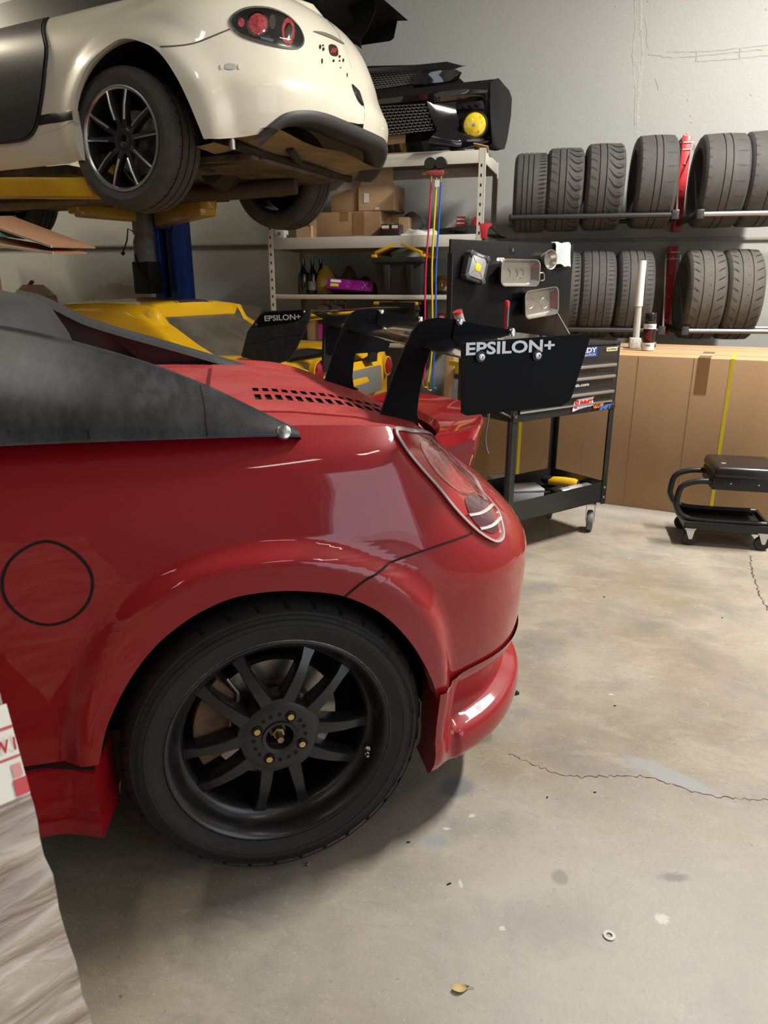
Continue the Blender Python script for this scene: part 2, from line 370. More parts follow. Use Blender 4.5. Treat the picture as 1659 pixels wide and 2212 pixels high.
# ================================================================ red car
red = mat('red car paint', (.30, .003, .008), .5, metal=0, coat=1.0, n=(260, .10, (.40, .010, .015)), coat_rough=.035, spec=.3)
red_dust = mat('dusty red paint', (.42, .020, .026), .5, metal=0, coat=.35, n=(6, .6, (.48, .10, .10)), n2=(120, .25, (.52, .16, .15)), coat_rough=.25)
blackp = mat('black satin plastic', (.012, .012, .013), .42, n=(40, .3, (.02, .02, .021)))
blacksheet = mat('black anodised sheet', (.005, .005, .006), .5, spec=.12)
void = mat('dark void', (.004, .004, .004), .9)
gap_m = mat('panel gap', (.006, .003, .003), .8)
chrome = mat('bright steel', (.50, .50, .49), .28, metal=1.0)
CAR = thing('red_car', 'red sports car with black hardtop, gooseneck rear wing and black spoked wheel in front', 'car', (-.4362, 1.1676, 0), R(29))
MW = WM[CAR]; CB = .75                                       # centre line of the car, metres inside the tire face
plan, U0, U1 = make_plan([(-1.5, .05), (-.9, .02), (-.4, .0), (0, -.005), (.27, .0), (.42, .03), (.535, .085), (.62, .165), (.68, .27), (.72, .42), (.745, .6), (.75, .75)])
_si = spl([.10, .35, .5, .65, .78, .88, .95, 1.0], [.05, .022, .010, .004, .007, .022, .045, .085])
_ri = spl([.10, .3, .42, .55, .62, .7, .78, .86, .93, 1.0], [.05, .03, .01, 0, .003, .03, .075, .13, .18, .235])
_zt = spl([-1, 0, .1, .26, .42, .56, .8, 1.3], [.955, .952, .95, .937, .905, .87, .84, .83])
WC = np.array([-.004, .315])
_fo = spl([-60, -20, 15, 40, 60, 90, 110, 130, 150, 190, 230], [.385, .39, .405, .438, .46, .468, .47, .455, .425, .395, .38])
def flare(u, v):
    d = np.array([u, v]) - WC; r = float(np.hypot(*d)); a = math.degrees(math.atan2(d[1], d[0]))
    if a < -90: a += 360
    ro = float(_fo(a)); return .030 * smooth((ro - r) / .045) + .006 * smooth((ro + .10 - r) / .16)
def S(u, v, off=0.0):
    p, nn = plan(u); k = smooth((u - .22) / .42); z = v if v < .6 else .6 + (float(_zt(u)) - .6) * (v - .6) / .4
    ins = lerp(float(_si(v)), float(_ri(v)), k); o = off - ins + flare(u, v)
    q = p + nn * o; return (q[0], q[1], z)
arch_px = [(213, 1652), (235, 1560), (300, 1440), (390, 1350), (480, 1300), (560, 1281), (650, 1277), (745, 1289), (830, 1330), (890, 1392), (930, 1462), (946, 1512)]
arch = trace(S, MW, arch_px, -.34, .37)
NI = 140; AR = np.array(curve_pts(arch, NI))
seam = trace(S, MW, [(745, 1289), (800, 1247), (870, 1205), (950, 1177), (1020, 1151)], .13, .62)
ks = int(np.argmin(np.linalg.norm(AR - seam[0], axis=1)))
sd = seam[-1] - seam[0]; O_s = seam[0] + sd * (1.0 - seam[0][1]) / sd[1]; O_s[0] = min(O_s[0], U1 - .1)
def panel(i0, i1, outer, name, lip=True, ease=1.0, n=40):
    I = AR[i0:i1 + 1]; m = len(I); O = []
    d = [0.0]
    for a, b in zip(outer, outer[1:]): d.append(d[-1] + float(np.linalg.norm(np.array(b) - np.array(a))))
    rows = []
    for j in range(m):
        t = d[-1] * j / (m - 1); o = np.array([np.interp(t, d, [q[0] for q in outer]), np.interp(t, d, [q[1] for q in outer])])
        row = []
        if lip:
            for dd in (.045, .012):
                x = list(S(*I[j])); x[1] += dd; row.append(x)
            row.append(S(*(I[j]), off=-.002))
        for k in range(n + 1):
            s = (k / n) ** 1.35; q = I[j] * (1 - s) + o * s; row.append(S(*q))
        rows.append(row)
    return MB().grid(rows).build(name, red, CAR, sm=60)
qp = panel(0, ks, [(-1.35, .345), (-1.35, 1.0), (-.5, 1.0), (.2, 1.0), tuple(O_s)], 'quarter_panel')
bp_ = panel(ks, NI - 1, [tuple(O_s), (U1, 1.0), (U1, .37)], 'rear_bumper')
ribbon(S, seam, .0045, .0014, 'panel_gap', gap_m, CAR)
# rear bumper lip with its recess and lower ledge
_l1 = spl([.16, .175, .205, .24, .25, .262, .32, .375, .39], [-.005, .022, .030, .026, .012, -.012, -.010, .004, .006])
_l0 = spl([.16, .175, .205, .24, .25, .262, .32, .375, .39], [.0, .012, .020, .016, .012, .008, .008, .010, .010])
def SL(u, v, off=0.0):
    p, nn = plan(u); k = smooth((u - .395) / .02); b = -lerp(float(_si(v)), float(_ri(v)), smooth((u - .22) / .42)) + flare(u, v)
    vb = max(v, .3); base = -lerp(float(_si(vb)), float(_ri(vb)), smooth((u - .22) / .42)) + flare(u, vb) * smooth((v - .1) / .2)
    z = v - .012 * smooth((.45 - u) / .1) + .03 * smooth((u - .45) / .3) * (1 - smooth((v - .3) / .08))
    q = p + nn * (off + base + lerp(float(_l0(v)), float(_l1(v)), k)); return (q[0], q[1], z)
us = list(np.linspace(.333, .44, 24)) + list(np.linspace(.46, U1, 40)); vs = [.39, .382, .375, .36, .34, .32, .30, .28, .268, .262, .256, .25, .245, .238, .225, .205, .19, .18, .172, .165]
rows = [[(S(.333, .37)[0] + .004, SL(.333, v)[1] + .10, SL(.333, v)[2]) for v in vs]] + [[SL(u, v) for v in vs] for u in us]
MB().grid(rows).build('bumper_lip', red, CAR, sm=40)
# mirrored far rear half of the bumper, seen only past the corner
rows = [[(lambda q: (q[0], 2 * CB - q[1], q[2]))(S(u, v)) for v in np.linspace(.2, 1.0, 24)] for u in np.linspace(.2, U1, 40)]
MB().grid(rows).build('rear_bumper_far', red, CAR, sm=60)
rows = [[(lambda q: (q[0], 2 * CB - q[1], q[2]))(S(u, v)) for v in np.linspace(.35, 1.0, 24)] for u in np.linspace(-1.35, .25, 40)]
MB().grid(rows).build('quarter_panel_far', red, CAR, sm=60)
# fuel door
fd = trace(S, MW, [(102, 1169), (150, 1186), (188, 1222), (200, 1262), (186, 1306), (150, 1338), (102, 1349), (55, 1336), (16, 1300), (5, 1258), (20, 1214), (58, 1182)], -.37, .79)
patch(S, fd, .0012, 'fuel_door', red, CAR)
ribbon(S, fd, .005, .0022, 'fuel_door_gap', gap_m, CAR, 90, True)
# side skirt
sk = []
for u in np.linspace(-1.35, -.352, 30):
    y0 = S(u, .35)[1]; r = [(y0 + .012, .349), (y0 - .004, .343), (y0 - .010, .30), (y0 - .014, .268), (y0 - .006, .262), (y0 - .008, .240), (y0 - .016, .236), (y0 - .012, .206), (y0 + .05, .200)]
    sk.append([(u, y, z) for y, z in r])
e = sk[-1]; sk.append([(-.349, y + .006, z - .002) for _, y, z in e]); sk.append([(-.325, y + .12, z - .004) for _, y, z in e])
MB().grid(sk).build('side_skirt', red, CAR, sm=35)
MB().grid([[(u, S(u, .35)[1] + .004, .346), (u, S(u, .35)[1] + .004, .353)] for u in np.linspace(-1.35, -.35, 12)]).build('skirt_gap', void, CAR)
# wheel house and dark underside
wh = MB()
rows = [[(.36 * math.cos(a) - .004, y, .315 + .36 * math.sin(a)) for y in (.03, .15, .30)] for a in np.linspace(R(-8), R(188), 40)]
wh.grid(rows); wh.prism([(.36 * math.cos(a), .36 * math.sin(a)) for a in np.linspace(R(-8), R(188), 40)], (-.004, .30, .315), (1, 0, 0), (0, 0, 1), (0, .01, 0))
wh.build('wheel_house', void, CAR)
MB().bb(-1.4, -.44, .16, 1.34, .20, .24).bb(.38, .56, .26, 1.24, .21, .24).bb(-.44, .38, .34, 1.2, .20, .24).build('underbody', void, CAR)
# ---- deck between the flanks
def deckz(a, b):
    h = float(np.interp(a, [-.5, -.1, .1, .25, .38, .46, .54, .60, .64], [.955, .950, .938, .918, .885, .858, .843, .850, .868]))
    return h
def deck_half(mir):
    rows = []
    for u in np.linspace(-.55, U1, 70):
        p0 = np.array(S(u, 1.0)); a1 = min(p0[0], .60) if u < .45 else lerp(p0[0], .56, .3); row = []
        p1 = np.array([min(p0[0], .585), CB])
        for s in np.linspace(0, 1, 26):
            q = p0[:2] + (p1 - p0[:2]) * s; w = smooth(s * 3.2); z = lerp(p0[2], deckz(q[0], q[1]), w)
            row.append((q[0], 2 * CB - q[1] if mir else q[1], z))
        rows.append(row)
    return rows
for mir in (0, 1): MB().grid(deck_half(mir)).build('rear_deck', red_dust, CAR, sm=50)
# ducktail along the rear edge
rows = []
for t in np.linspace(0, 1, 41):
    b = lerp(.35, 2 * CB - .35, t); e = abs(t - .5) * 2; k = 1 - smooth((e - .86) / .14)
    ar = .70 - .14 * e ** 2.4; zr = .872 - .012 * e - .02 * (1 - k); ab = ar - .13 * (1 - .3 * (1 - k)); zb = .842 - .02 * (1 - k)
    rows.append([(ab, b, zb - .02), (ab + .01, b, zb), (lerp(ab, ar, .5), b, lerp(zb, zr, .30)), (lerp(ab, ar, .8), b, lerp(zb, zr, .68)), (ar, b, zr), (ar + .006, b, zr - .004), (ar + .003, b, zr - .025), (ar - .01, b, zr - .09), (ar - .03, b, zr - .15)])
dkm = MB().grid(rows)
for r_ in (rows[0], rows[-1]): dkm.add(r_, [tuple(range(len(r_)))])
dkm.build('ducktail_spoiler', red, CAR, sm=50)
# ---- engine lid with two rows of slots
def lidz(a, b): return deckz(a, b) + .010 * smooth((b - .30) / .06) + .004
aa = [-.06, -.03]; sl = []
for i in range(14):
    a0 = .045 + i * .0245; sl.append(len(aa)); aa += [a0, a0 + .0148]
aa += [.40, .42]
bb_ = [.30, .33, .36, .400, .486, .545, .606, .70, .80, .90, 1.0, 1.1, 1.2]
SK = .10
def lp(a, b): a2 = a + (b - .47) * SK; return (a2, b, lidz(a2, b))
lid = MB(); G = [[lp(a, b) for b in bb_] for a in aa]; m_ = len(bb_)
fs = []
for i in range(len(aa) - 1):
    for j in range(m_ - 1):
        if i in sl and j in (3, 5): continue
        fs.append((i * m_ + j, (i + 1) * m_ + j, (i + 1) * m_ + j + 1, i * m_ + j + 1))
lid.add([p for r in G for p in r], fs)
lid.grid([[p, (p[0], p[1], p[2] - .012)] for p in [G[0][j] for j in range(m_)] ]); lid.grid([[p, (p[0], p[1], p[2] - .015)] for p in [G[-1][j] for j in range(m_)]])
lid.grid([[p, (p[0], p[1], p[2] - .015)] for p in [G[i][0] for i in range(len(aa))]])
lido = lid.build('engine_lid', red_dust, CAR, sm=40)
rows = [[(lp(a, b)[0], b, lp(a, b)[2] - .006) for b in (.395, .61)] for a in np.linspace(.02, .40, 12)]
MB().grid(rows).build('slot_backing', void, lido)
# scoop steps in front of the lid
for (a0, a1, b0, b1, h) in ((-.17, -.075, .32, .62, .028), (-.30, -.18, .30, .64, .034)):
    MB().box(((a0 + a1) / 2, (b0 + b1) / 2, lidz(a1, .5) + h / 2 - .004), (a1 - a0, b1 - b0, h), taper=.92).build('deck_scoop', red_dust, CAR, bevel=.01)
MB().box((-.40, .50, 1.0), (.16, .34, .05), Matrix.Rotation(R(6), 3, 'Y'), taper=.9).build('scoop_trim', mat('grey faded trim', (.20, .20, .19), .6), CAR, bevel=.008)
# ---- black hardtop: two fin panels and the roof tail
faded = mat('faded black panel', (.060, .062, .066), .38, n=(7, 1.0, (.012, .012, .013)), n2=(34, .8, (.014, .014, .015)), bump=(60, .03), stretch=(1.6, 1, .5))
fin_mat = mat('dark grey fin', (.050, .052, .056), .45, n=(8, .6, (.03, .03, .032)))
def fin(bot, top, name, inner=.03, far=False):
    fb, ft = spl([q[0] for q in bot], bot), spl([q[0] for q in top], top); rows = []
    for a in np.linspace(-1.3, bot[-1][0], 60):
        p, q = np.array(fb(a)), np.array(ft(a)); row = [(p[0], p[1] + .02, p[2] - .004), (p[0], p[1] - .006, p[2])]
        for s in np.linspace(.04, .96, 12):
            w = p + (q - p) * s; w[1] -= .028 * math.sin(math.pi * s ** .8) * min(1, (q[2] - p[2]) / .12); row.append(tuple(w))
        row += [tuple(q), (q[0], q[1] + .012, q[2] + .002), (q[0], q[1] + inner, q[2] - .002), (q[0], q[1] + inner + .02, max(p[2] - .01, q[2] - .10))]
        rows.append(row)
    e = rows[-1]; rows.append([(bot[-1][0] + .001, p[1], p[2] - .006) for p in e])
    return MB().grid(rows).build(name, faded, CAR, sm=45)
bot = [(-1.3, .05, .957), (-.425, .035, .955), (-.294, .033, .953), (-.107, .036, .947), (.0, .042, .942), (.068, .05, .936)]
top = [(-1.3, .34, 1.27), (-.43, .20, 1.134), (-.225, .155, 1.080), (-.097, .118, 1.030), (-.005, .083, .983), (.068, .056, .944)]
F1 = fin(bot, top, 'fin_panel')
def on_fin(u, v, off=0.0):
    p, q = np.array(spl([x[0] for x in bot], bot)(u)), np.array(spl([x[0] for x in top], top)(u)); w = p + (q - p) * v
    w[1] -= .028 * math.sin(math.pi * max(v, 0.001) ** .8) * min(1, (q[2] - p[2]) / .12) + off; return tuple(w)
ribbon(on_fin, [(-.10, .02), (-.1, .3), (-.098, .6), (-.1, .97)], .0016, .0012, 'panel_seam', void, F1, 20)
ribbon(on_fin, [(-.292, .01), (-.293, .08), (-.292, .14)], .0022, .0012, 'panel_nick', void, F1, 8)
rv = on_fin(.038, .35); MB().lathe([(.0, .006), (.006, .006), (.013, .003), (.0145, -.002)], rv, (0.05, -.85, .5), 24).lathe([(.0, .0075), (.005, .0072), (.005, .004)], rv, (0.05, -.85, .5), 12).build('rivet', chrome, F1)
# far fin: broad top strip, inner face with the see-through corner
top2 = [(-1.2, 1.30, 1.27), (-.52, 1.30, 1.172), (-.36, 1.30, 1.094), (-.1, 1.30, 1.008), (.18, 1.30, .916), (.215, 1.30, .902)]
ft = spl([q[0] for q in top2], top2); rows = []
for a in np.linspace(-.56, .215, 40):
    q = np.array(ft(a)); w = lerp(.05, .02, smooth((a + .5) / .7)); rows.append([(q[0], 1.30 + .10, .93), (q[0], 1.30 + w, q[2] + .012), (q[0], 1.30, q[2]), (q[0], 1.30 - .006, q[2] - .014)])
rows.append([(.225, y, z - .006) for (_, y, z) in rows[-1]])
MB().grid(rows).build('fin_panel_far', fin_mat, CAR, sm=40)
rows = []
for a in np.linspace(-.30, .20, 30):
    q = ft(a); zb = lidz(a, .9) - .02 if a < .18 else q[2] - .02; lo = lerp(q[2] - .03, zb, smooth((a + .30) / .14)); rows.append([(a, 1.302, q[2] - .008), (a, 1.312, lerp(q[2], lo, .6)), (a, 1.318, lo)])
MB().grid(rows).build('fin_inner_face', blackp, CAR, sm=40)
# roof tail
rf = []
for t in np.linspace(0, 1, 24):
    b = lerp(.34, 1.30, t); e = abs(t - .5) * 2; ae = -.40 - .10 * e ** 2; ze = 1.17 - .02 * e ** 3
    rf.append([(ae + .05, b, ze - .20), (ae + .02, b, ze - .09), (ae - .02, b, ze - .015), (ae - .06, b, ze + .006), (ae - .3, b, ze + .06), (ae - .8, b, ze + .09)])
MB().grid(rf).build('roof_tail', fin_mat, CAR, sm=40)
# ---- tail lamp
lamp_px = [(853, 926), (885, 928), (925, 934), (960, 946), (992, 972), (1018, 1012), (1040, 1050), (1062, 1092), (1078, 1132), (1080, 1158), (1068, 1167), (1046, 1158), (1020, 1138), (985, 1102), (945, 1052), (910, 1012), (880, 975), (862, 948)]
lo = trace(S, MW, lamp_px, .27, .97)
LAMP = patch(S, lo, .004, 'tail_lamp', mat('lamp red base', (.45, .012, .016), .25, coat=1.0), CAR, bulge=.002)
lc = sum(lo) / len(lo); sh = lambda k, du=0, dv=0: [lc + (q - lc) * k + np.array([du, dv]) for q in lo]
pur = trace(S, MW, [(1000, 1075), (1035, 1072), (1058, 1110), (1070, 1140), (1060, 1150), (1035, 1140), (1010, 1110)], .5, .75)
patch(S, pur, .0075, 'smoked_reflector', mat('smoked reflector', (.10, .012, .03), .2, coat=1.0), LAMP, rings=5)
hl = trace(S, MW, [(905, 955), (960, 965), (1000, 1010), (1025, 1055), (1000, 1068), (960, 1040), (925, 1000)], .4, .9)
patch(S, hl, .007, 'reflector_bowl', mat('reflector bowl', (.50, .10, .10), .16, metal=.6, coat=1), LAMP, rings=6, bulge=-.006, pw=2)
for pts in ([(1006, 1110), (1030, 1106), (1056, 1088)], [(1030, 1140), (1055, 1133), (1072, 1116)]):
    ribbon(S, trace(S, MW, pts, .55, .72), .006, .0125, 'reflector_bar', mat('white strip', (.8, .78, .78), .3, coat=1), LAMP, 20, h=.004)
patch(S, sh(.97), .012, 'lens', clear_mat('clear lens', (1, .96, .96), .02, .05), LAMP, bulge=.014, skirt=.012)
ribbon(S, sh(1.0), .008, .010, 'lens_rim', mat('clear rim', (.55, .47, .47), .12, coat=1.0), LAMP, 120, True, h=.008)
ribbon(S, trace(S, MW, [(955, 960), (985, 985), (1005, 1025), (1028, 1062), (1035, 1078)], .45, .9), .005, .020, 'inner_edge', mat('clear rim', (0, 0, 0)), LAMP, 40, h=.006)
# ---- rear wing
def wp(pts, b): # photo outline to the plane inside the car at depth b
    nrm = np.array(MW.to_3x3() @ Vector((0, 1, 0))); P0 = np.array(MW @ Vector((0, b, 0))); iv = MW.inverted(); out = []
    for x, y in pts:
        q = iv @ Vector(atpl(x, y, P0, nrm)); out.append((q.x, q.z))
    return out
goose = [(815, 914), (832, 866), (850, 812), (872, 757), (890, 717), (904, 699), (922, 690), (948, 686), (985, 690), (996, 692), (986, 718), (976, 748), (968, 742), (952, 738), (938, 744), (926, 764), (916, 800), (906, 850), (901, 890), (905, 927)]
NB, FBW, TK = .36, 1.10, .008
gl = wp(goose, NB)
for b, nm in ((NB, 'near'), (FBW, 'far')):
    sh_a = 0.0 if b == NB else .045
    up_ = MB().prism([(a + sh_a, z) for a, z in gl], (0, b, 0), (1, 0, 0), (0, 0, 1), (0, TK, 0)).build('wing_upright', blacksheet, CAR, sm=30)
    a0, z0 = gl[0]; a1, z1 = gl[-1]
    MB().bar((a0 - .012 + sh_a, b - .012, z0 + .001), (a1 + .004 + sh_a, b - .012, z1 + .002), .05, .004).build('foot_flange', blacksheet, up_)
    pl = wp([(984, 691), (1108, 713), (1119, 738), (1040, 770), (974, 748)], NB - .004)
    MB().prism([(a + sh_a, z) for a, z in pl], (0, b - .006, 0), (1, 0, 0), (0, 0, 1), (0, .005, 0)).build('mount_plate', blacksheet, up_)
    for q in ((994, 697), (1107, 717)):
        a, z = wp([q], NB - .01)[0]; o = (a + sh_a, b - .006, z)
        MB().lathe([(.0, .008), (.004, .008), (.0075, .005), (.009, .003), (.0095, 0)], o, (0, -1, 0), 18).build('bolt', chrome, up_)
    if nm == 'far':
        for i in range(4):
            for j in range(4):
                MB().cyl((gl[7][0] + sh_a + .012 + i * .0115, b - .001, 1.080 + j * .0115), (gl[7][0] + sh_a + .012 + i * .0115, b - .0018, 1.080 + j * .0115), .0042, n=8).build('vent_hole', void, up_)
# wing blade
gloss = mat('gloss black blade', (.008, .008, .009), .12, coat=1.0)
WA, WZ, CH = .415, 1.066, .24
prof = []
for s in np.linspace(0, 1, 14): prof.append((WA + CH * s, WZ + .03 * s + .018 * math.sin(math.pi * s ** .6) * .6))
for s in np.linspace(1, 0, 14)[1:]: prof.append((WA + CH * s, WZ + .03 * s - .022 * math.sin(math.pi * s ** .7)))
rows = [[(a + .04 * (b - .05) / 1.3, b, z) for a, z in prof] for b in np.linspace(.058, 1.40, 14)]
MB().grid(rows, cv=True).build('wing_blade', gloss, CAR, sm=50)
ep = wp([(998, 741), (1262, 721), (1272, 722), (1275, 728), (1262, 772), (1236, 855), (1230, 866), (1214, 877), (1130, 886), (1008, 898), (998, 893)], .05)
EPL = MB().prism(ep, (0, .05, 0), (1, 0, 0), (0, 0, 1), (0, .006, 0)).build('wing_endplate', blacksheet, CAR, sm=30)
MB().prism([(a + .05, z) for a, z in ep], (0, 1.40, 0), (1, 0, 0), (0, 0, 1), (0, .006, 0)).build('wing_endplate_far', blacksheet, CAR, sm=30)
silver = mat('silver vinyl', (.62, .62, .62), .35, metal=.3)
t0, t1 = wp([(1006, 768), (1197, 759)], .049); th_ = wp([(1005, 740)], .049)[0]
dx = Vector((t1[0] - t0[0], 0, t1[1] - t0[1]))
text('EPSILON+', 'lettering', silver, EPL, (t0[0], .0488, t0[1]), dx, Vector((-dx.z, 0, dx.x)), th_[1] - t0[1], dx.length, bold=.028)
for q in ((1038, 771), (1160, 768)):
    a, z = wp([q], .047)[0]
    bo = MB().lathe([(.0, .006), (.010, .006), (.0118, .003), (.012, 0)], (a, .05, z), (0, -1, 0), 22).build('bolt_washer', blackp, EPL)
    MB().lathe([(.0, .0075), (.0025, .0075), (.003, .010), (.0062, .0095), (.0075, .006)], (a, .05, z), (0, -1, 0), 18).build('bolt', chrome, bo)
# diffuser fin under the rear
fn = wp([(1050, 1490), (1122, 1496), (1121, 1501), (1050, 1516)], .30)
MB().prism(fn, (0, .30, 0), (1, 0, 0), (0, 0, 1), (0, .012, 0)).build('diffuser_blade', blackp, CAR)
# ================================================================ wheels
rubber = mat('tire rubber', (.022, .021, .020), .62, n=(9, .6, (.034, .031, .028)), bump=(90, .05), spec=.35)
def tire_profile(RO, RI, w):
    """(radius, b) from inner bead round the tread to the outer bead, b = 0 at the outer sidewall bulge"""
    return [(RI - .004, w - .02), (RI + .008, w - .006), (RI + .03, w), (RO - .04, w - .002), (RO - .016, w - .012), (RO - .004, w - .03), (RO, w * .75), (RO + .001, w * .5), (RO, w * .25), (RO - .003, .034), (RO - .008, .022), (RO - .018, .011), (RO - .022, .0105), (RO - .03, .0045), (RO - .05, .0005), (RI + .04, .0), (RI + .022, .004), (RI + .012, .009), (RI + .004, .010), (RI - .002, .016), (RI - .004, .024)]
def spoke_bar(mb, p, q, w0, w1, d0, d1):
    """tapered bar from p to q in (x,z) plane of the wheel; b is depth; p,q=(x,b,z)"""
    p, q = Vector(p), Vector(q); d = (q - p).normalized(); s = Vector((-d.z, 0, d.x)).normalized(); n = 7; rows = []
    for i in range(n):
        t = i / (n - 1); c = p.lerp(q, t); w = lerp(w0, w1, t) / 2; dp = lerp(d0, d1, t)
        if t > .8: w += (t - .8) * .03
        c.y += .010 * math.sin(t * math.pi) * -1
        rows.append([c + s * w * .8, c + s * w * .98 + Vector((0, .004, 0)), c + s * w + Vector((0, .012, 0)), c + s * w + Vector((0, dp, 0)), c - s * w + Vector((0, dp, 0)), c - s * w + Vector((0, .012, 0)), c - s * w * .98 + Vector((0, .004, 0)), c - s * w * .8])
    mb.grid(rows, cv=True)
wheel_black = mat('satin black wheel', (.014, .014, .015), .30, n=(60, .3, (.025, .024, .022)), coat=.25, coat_rough=.2)
scuff = mat('scuffed metal', (.40, .38, .34), .4, metal=.9, n=(120, .9, (.02, .02, .02)))
brass = mat('gold anodised', (.70, .50, .22), .3, metal=1.0)
rust = mat('rusty brown', (.12, .065, .035), .75, n=(30, .8, (.22, .13, .07)), bump=(60, .3))
disc_m = mat('brake disc steel', (.42, .38, .33), .32, metal=.85, n=(50, .4, (.22, .16, .11)))
def red_wheel():
    HZ = .311; o = (0, .0, HZ); ax = (0, 1, 0); RO, RI = HZ, .2285
    W = MB().lathe(tire_profile(RO, RI, .225), o, ax, 96).build('tire', rubber, CAR, sm=30)
    for i, r in enumerate((RI + .052, RI + .062)):
        MB().lathe([(r - .0006, .0012), (r, -.0010), (r + .0006, .0012)], o, ax, 96).build('sidewall_rib', rubber, W)
    for i in range(34):       # shoulder blocks
        a = 2 * math.pi * i / 34; c, s = math.cos(a), math.sin(a)
        MB().bar((c * (RO - .012), .014, HZ + s * (RO - .012)), (math.cos(a + .05) * (RO + .0005), .045, HZ + math.sin(a + .05) * (RO + .0005)), .006, .004).build('shoulder_sipe', void, W, sm=0)
    for i, a in enumerate((R(38), R(62), R(5), R(-32), R(118), R(150))):   # little triangle marks
        r = RO - .024; c = Vector((math.cos(a) * r, .001, HZ + math.sin(a) * r)); rd = Vector((math.cos(a), 0, math.sin(a))); tg = Vector((-rd.z, 0, rd.x))
        MB().tube([c + rd * .008, c - rd * .004 + tg * .006, c - rd * .004 - tg * .006], .0006, 5, True).build('wear_mark', rubber, W)
    rim = [(RI + .004, .016), (RI + .0045, .010), (RI + .001, .0075), (RI - .004, .009), (RI - .008, .016), (RI - .012, .020), (RI - .016, .034), (RI - .022, .050), (RI - .030, .055), (RI - .036, .060), (RI - .038, .075), (RI - .034, .085), (RI - .03, .2)]
    Wr = MB().lathe(rim, o, ax, 96).build('rim', wheel_black, CAR, sm=50)
    MB().lathe([(RI + .0042, .0085), (RI + .0052, .0092), (RI + .0052, .0100)], o, ax, 96).build('rim_scuff', scuff, Wr)
    for k in range(5):
        ca = R(90 + 72 * k)
        for sg in (-1, 1):
            sp = MB(); h0 = (math.cos(ca + sg * R(13)) * .066, .038, math.sin(ca + sg * R(13)) * .066); a1 = ca + sg * R(22)
            h1 = (math.cos(a1) * .196, .056, math.sin(a1) * .196)
            spoke_bar(sp, (h0[0], h0[1], h0[2] + HZ), (h1[0], h1[1], h1[2] + HZ), .034, .019, .045, .03); sp.build('spoke', wheel_black, Wr, sm=50)
        # web that joins the two legs near the hub
        MB().prism([(.045 * math.cos(ca + R(s)), .045 * math.sin(ca + R(s))) for s in (-40, 40)] + [(.088 * math.cos(ca + R(s)), .088 * math.sin(ca + R(s))) for s in (24, 12, 4, -4, -12, -24)], (0, .0365, HZ), (1, 0, 0), (0, 0, 1), (0, .04, 0)).build('spoke_web', wheel_black, Wr, bevel=.003)
    hub = [(.027, .09), (.027, .040), (.029, .033), (.036, .031), (.038, .0345), (.052, .033), (.070, .034), (.080, .037), (.085, .046), (.085, .09)]
    MB().lathe(hub, o, ax, 64).build('hub_face', wheel_black, Wr, sm=40)
    MB().lathe([(.0, .085), (.03, .085)], o, ax, 24).build('bore', void, Wr)
    nut = MB().lathe([(.0, .022), (.007, .022), (.0085, .027), (.0085, .045), (.013, .046), (.0135, .062), (.02, .064), (.022, .085)], o, ax, 6).build('axle_nut', mat('rusty nut', (.45, .33, .20), .45, metal=.8, n=(60, .7, (.2, .11, .05))), Wr, sm=20)
    for k in range(4):
        a = R(62 + 90 * k); c = Vector((math.cos(a) * .052, 0, HZ + math.sin(a) * .052))
        MB().lathe([(.0085, .033), (.0095, .031), (.0115, .031), (.0118, .034)], c, ax, 20).build('lug_hole', void, Wr)
        MB().lathe([(.0, .028), (.0066, .028), (.0072, .030), (.0072, .05)], c, ax, 18).build('lug_nut', brass, Wr)
        for da in (26, 46, 64):
            c2 = Vector((math.cos(a + R(da)) * .054, .0325, HZ + math.sin(a + R(da)) * .054))
            MB().lathe([(.0, .0), (.0042, .0)], c2, (0, -1, 0), 12).build('bolt_hole', void, Wr)
    va = R(-21); rv_ = .203; b_ = Vector((math.cos(va) * rv_, .05, HZ + math.sin(va) * rv_))
    MB().cyl(b_, b_ + Vector((-.004, -.026, -.003)), .0048, .0048, 10).cyl(b_ + Vector((0, -.010, 0)), b_ + Vector((0, -.015, 0)), .0075, .0075, 6).cyl(b_ + Vector((-.004, -.026, -.003)), b_ + Vector((-.005, -.034, -.004)), .0032, .0032, 8).build('valve_stem', chrome, Wr)
    # brake
    D = MB().lathe([(.0, .095), (.062, .095), (.066, .100), (.066, .112), (.080, .112), (.138, .112), (.138, .134), (.07, .134)], o, ax, 64).build('brake_disc', disc_m, CAR, sm=30)
    MB().lathe([(.081, .1115), (.086, .1110), (.091, .1115)], o, ax, 64).build('rust_ring', rust, D)
    cp_ = []
    for t in np.linspace(R(132), R(205), 12): cp_.append((math.cos(t) * .172, math.sin(t) * .172))
    for t in np.linspace(R(205), R(132), 12): cp_.append((math.cos(t) * .098, math.sin(t) * .098))
    MB().prism(cp_, (0, .085, HZ), (1, 0, 0), (0, 0, 1), (0, .06, 0)).build('brake_caliper', rust, CAR, bevel=.006)
    MB().tube([(-.095, .08, .44), (-.075, .078, .405), (-.078, .078, .375), (-.098, .08, .36)], .004, 8).build('brake_hose', mat('steel line', (.3, .25, .2), .4, metal=.8), CAR)
    MB().lathe([(RI - .03, .2), (.0, .2)], o, ax, 48).build('wheel_back', void, Wr)
red_wheel()
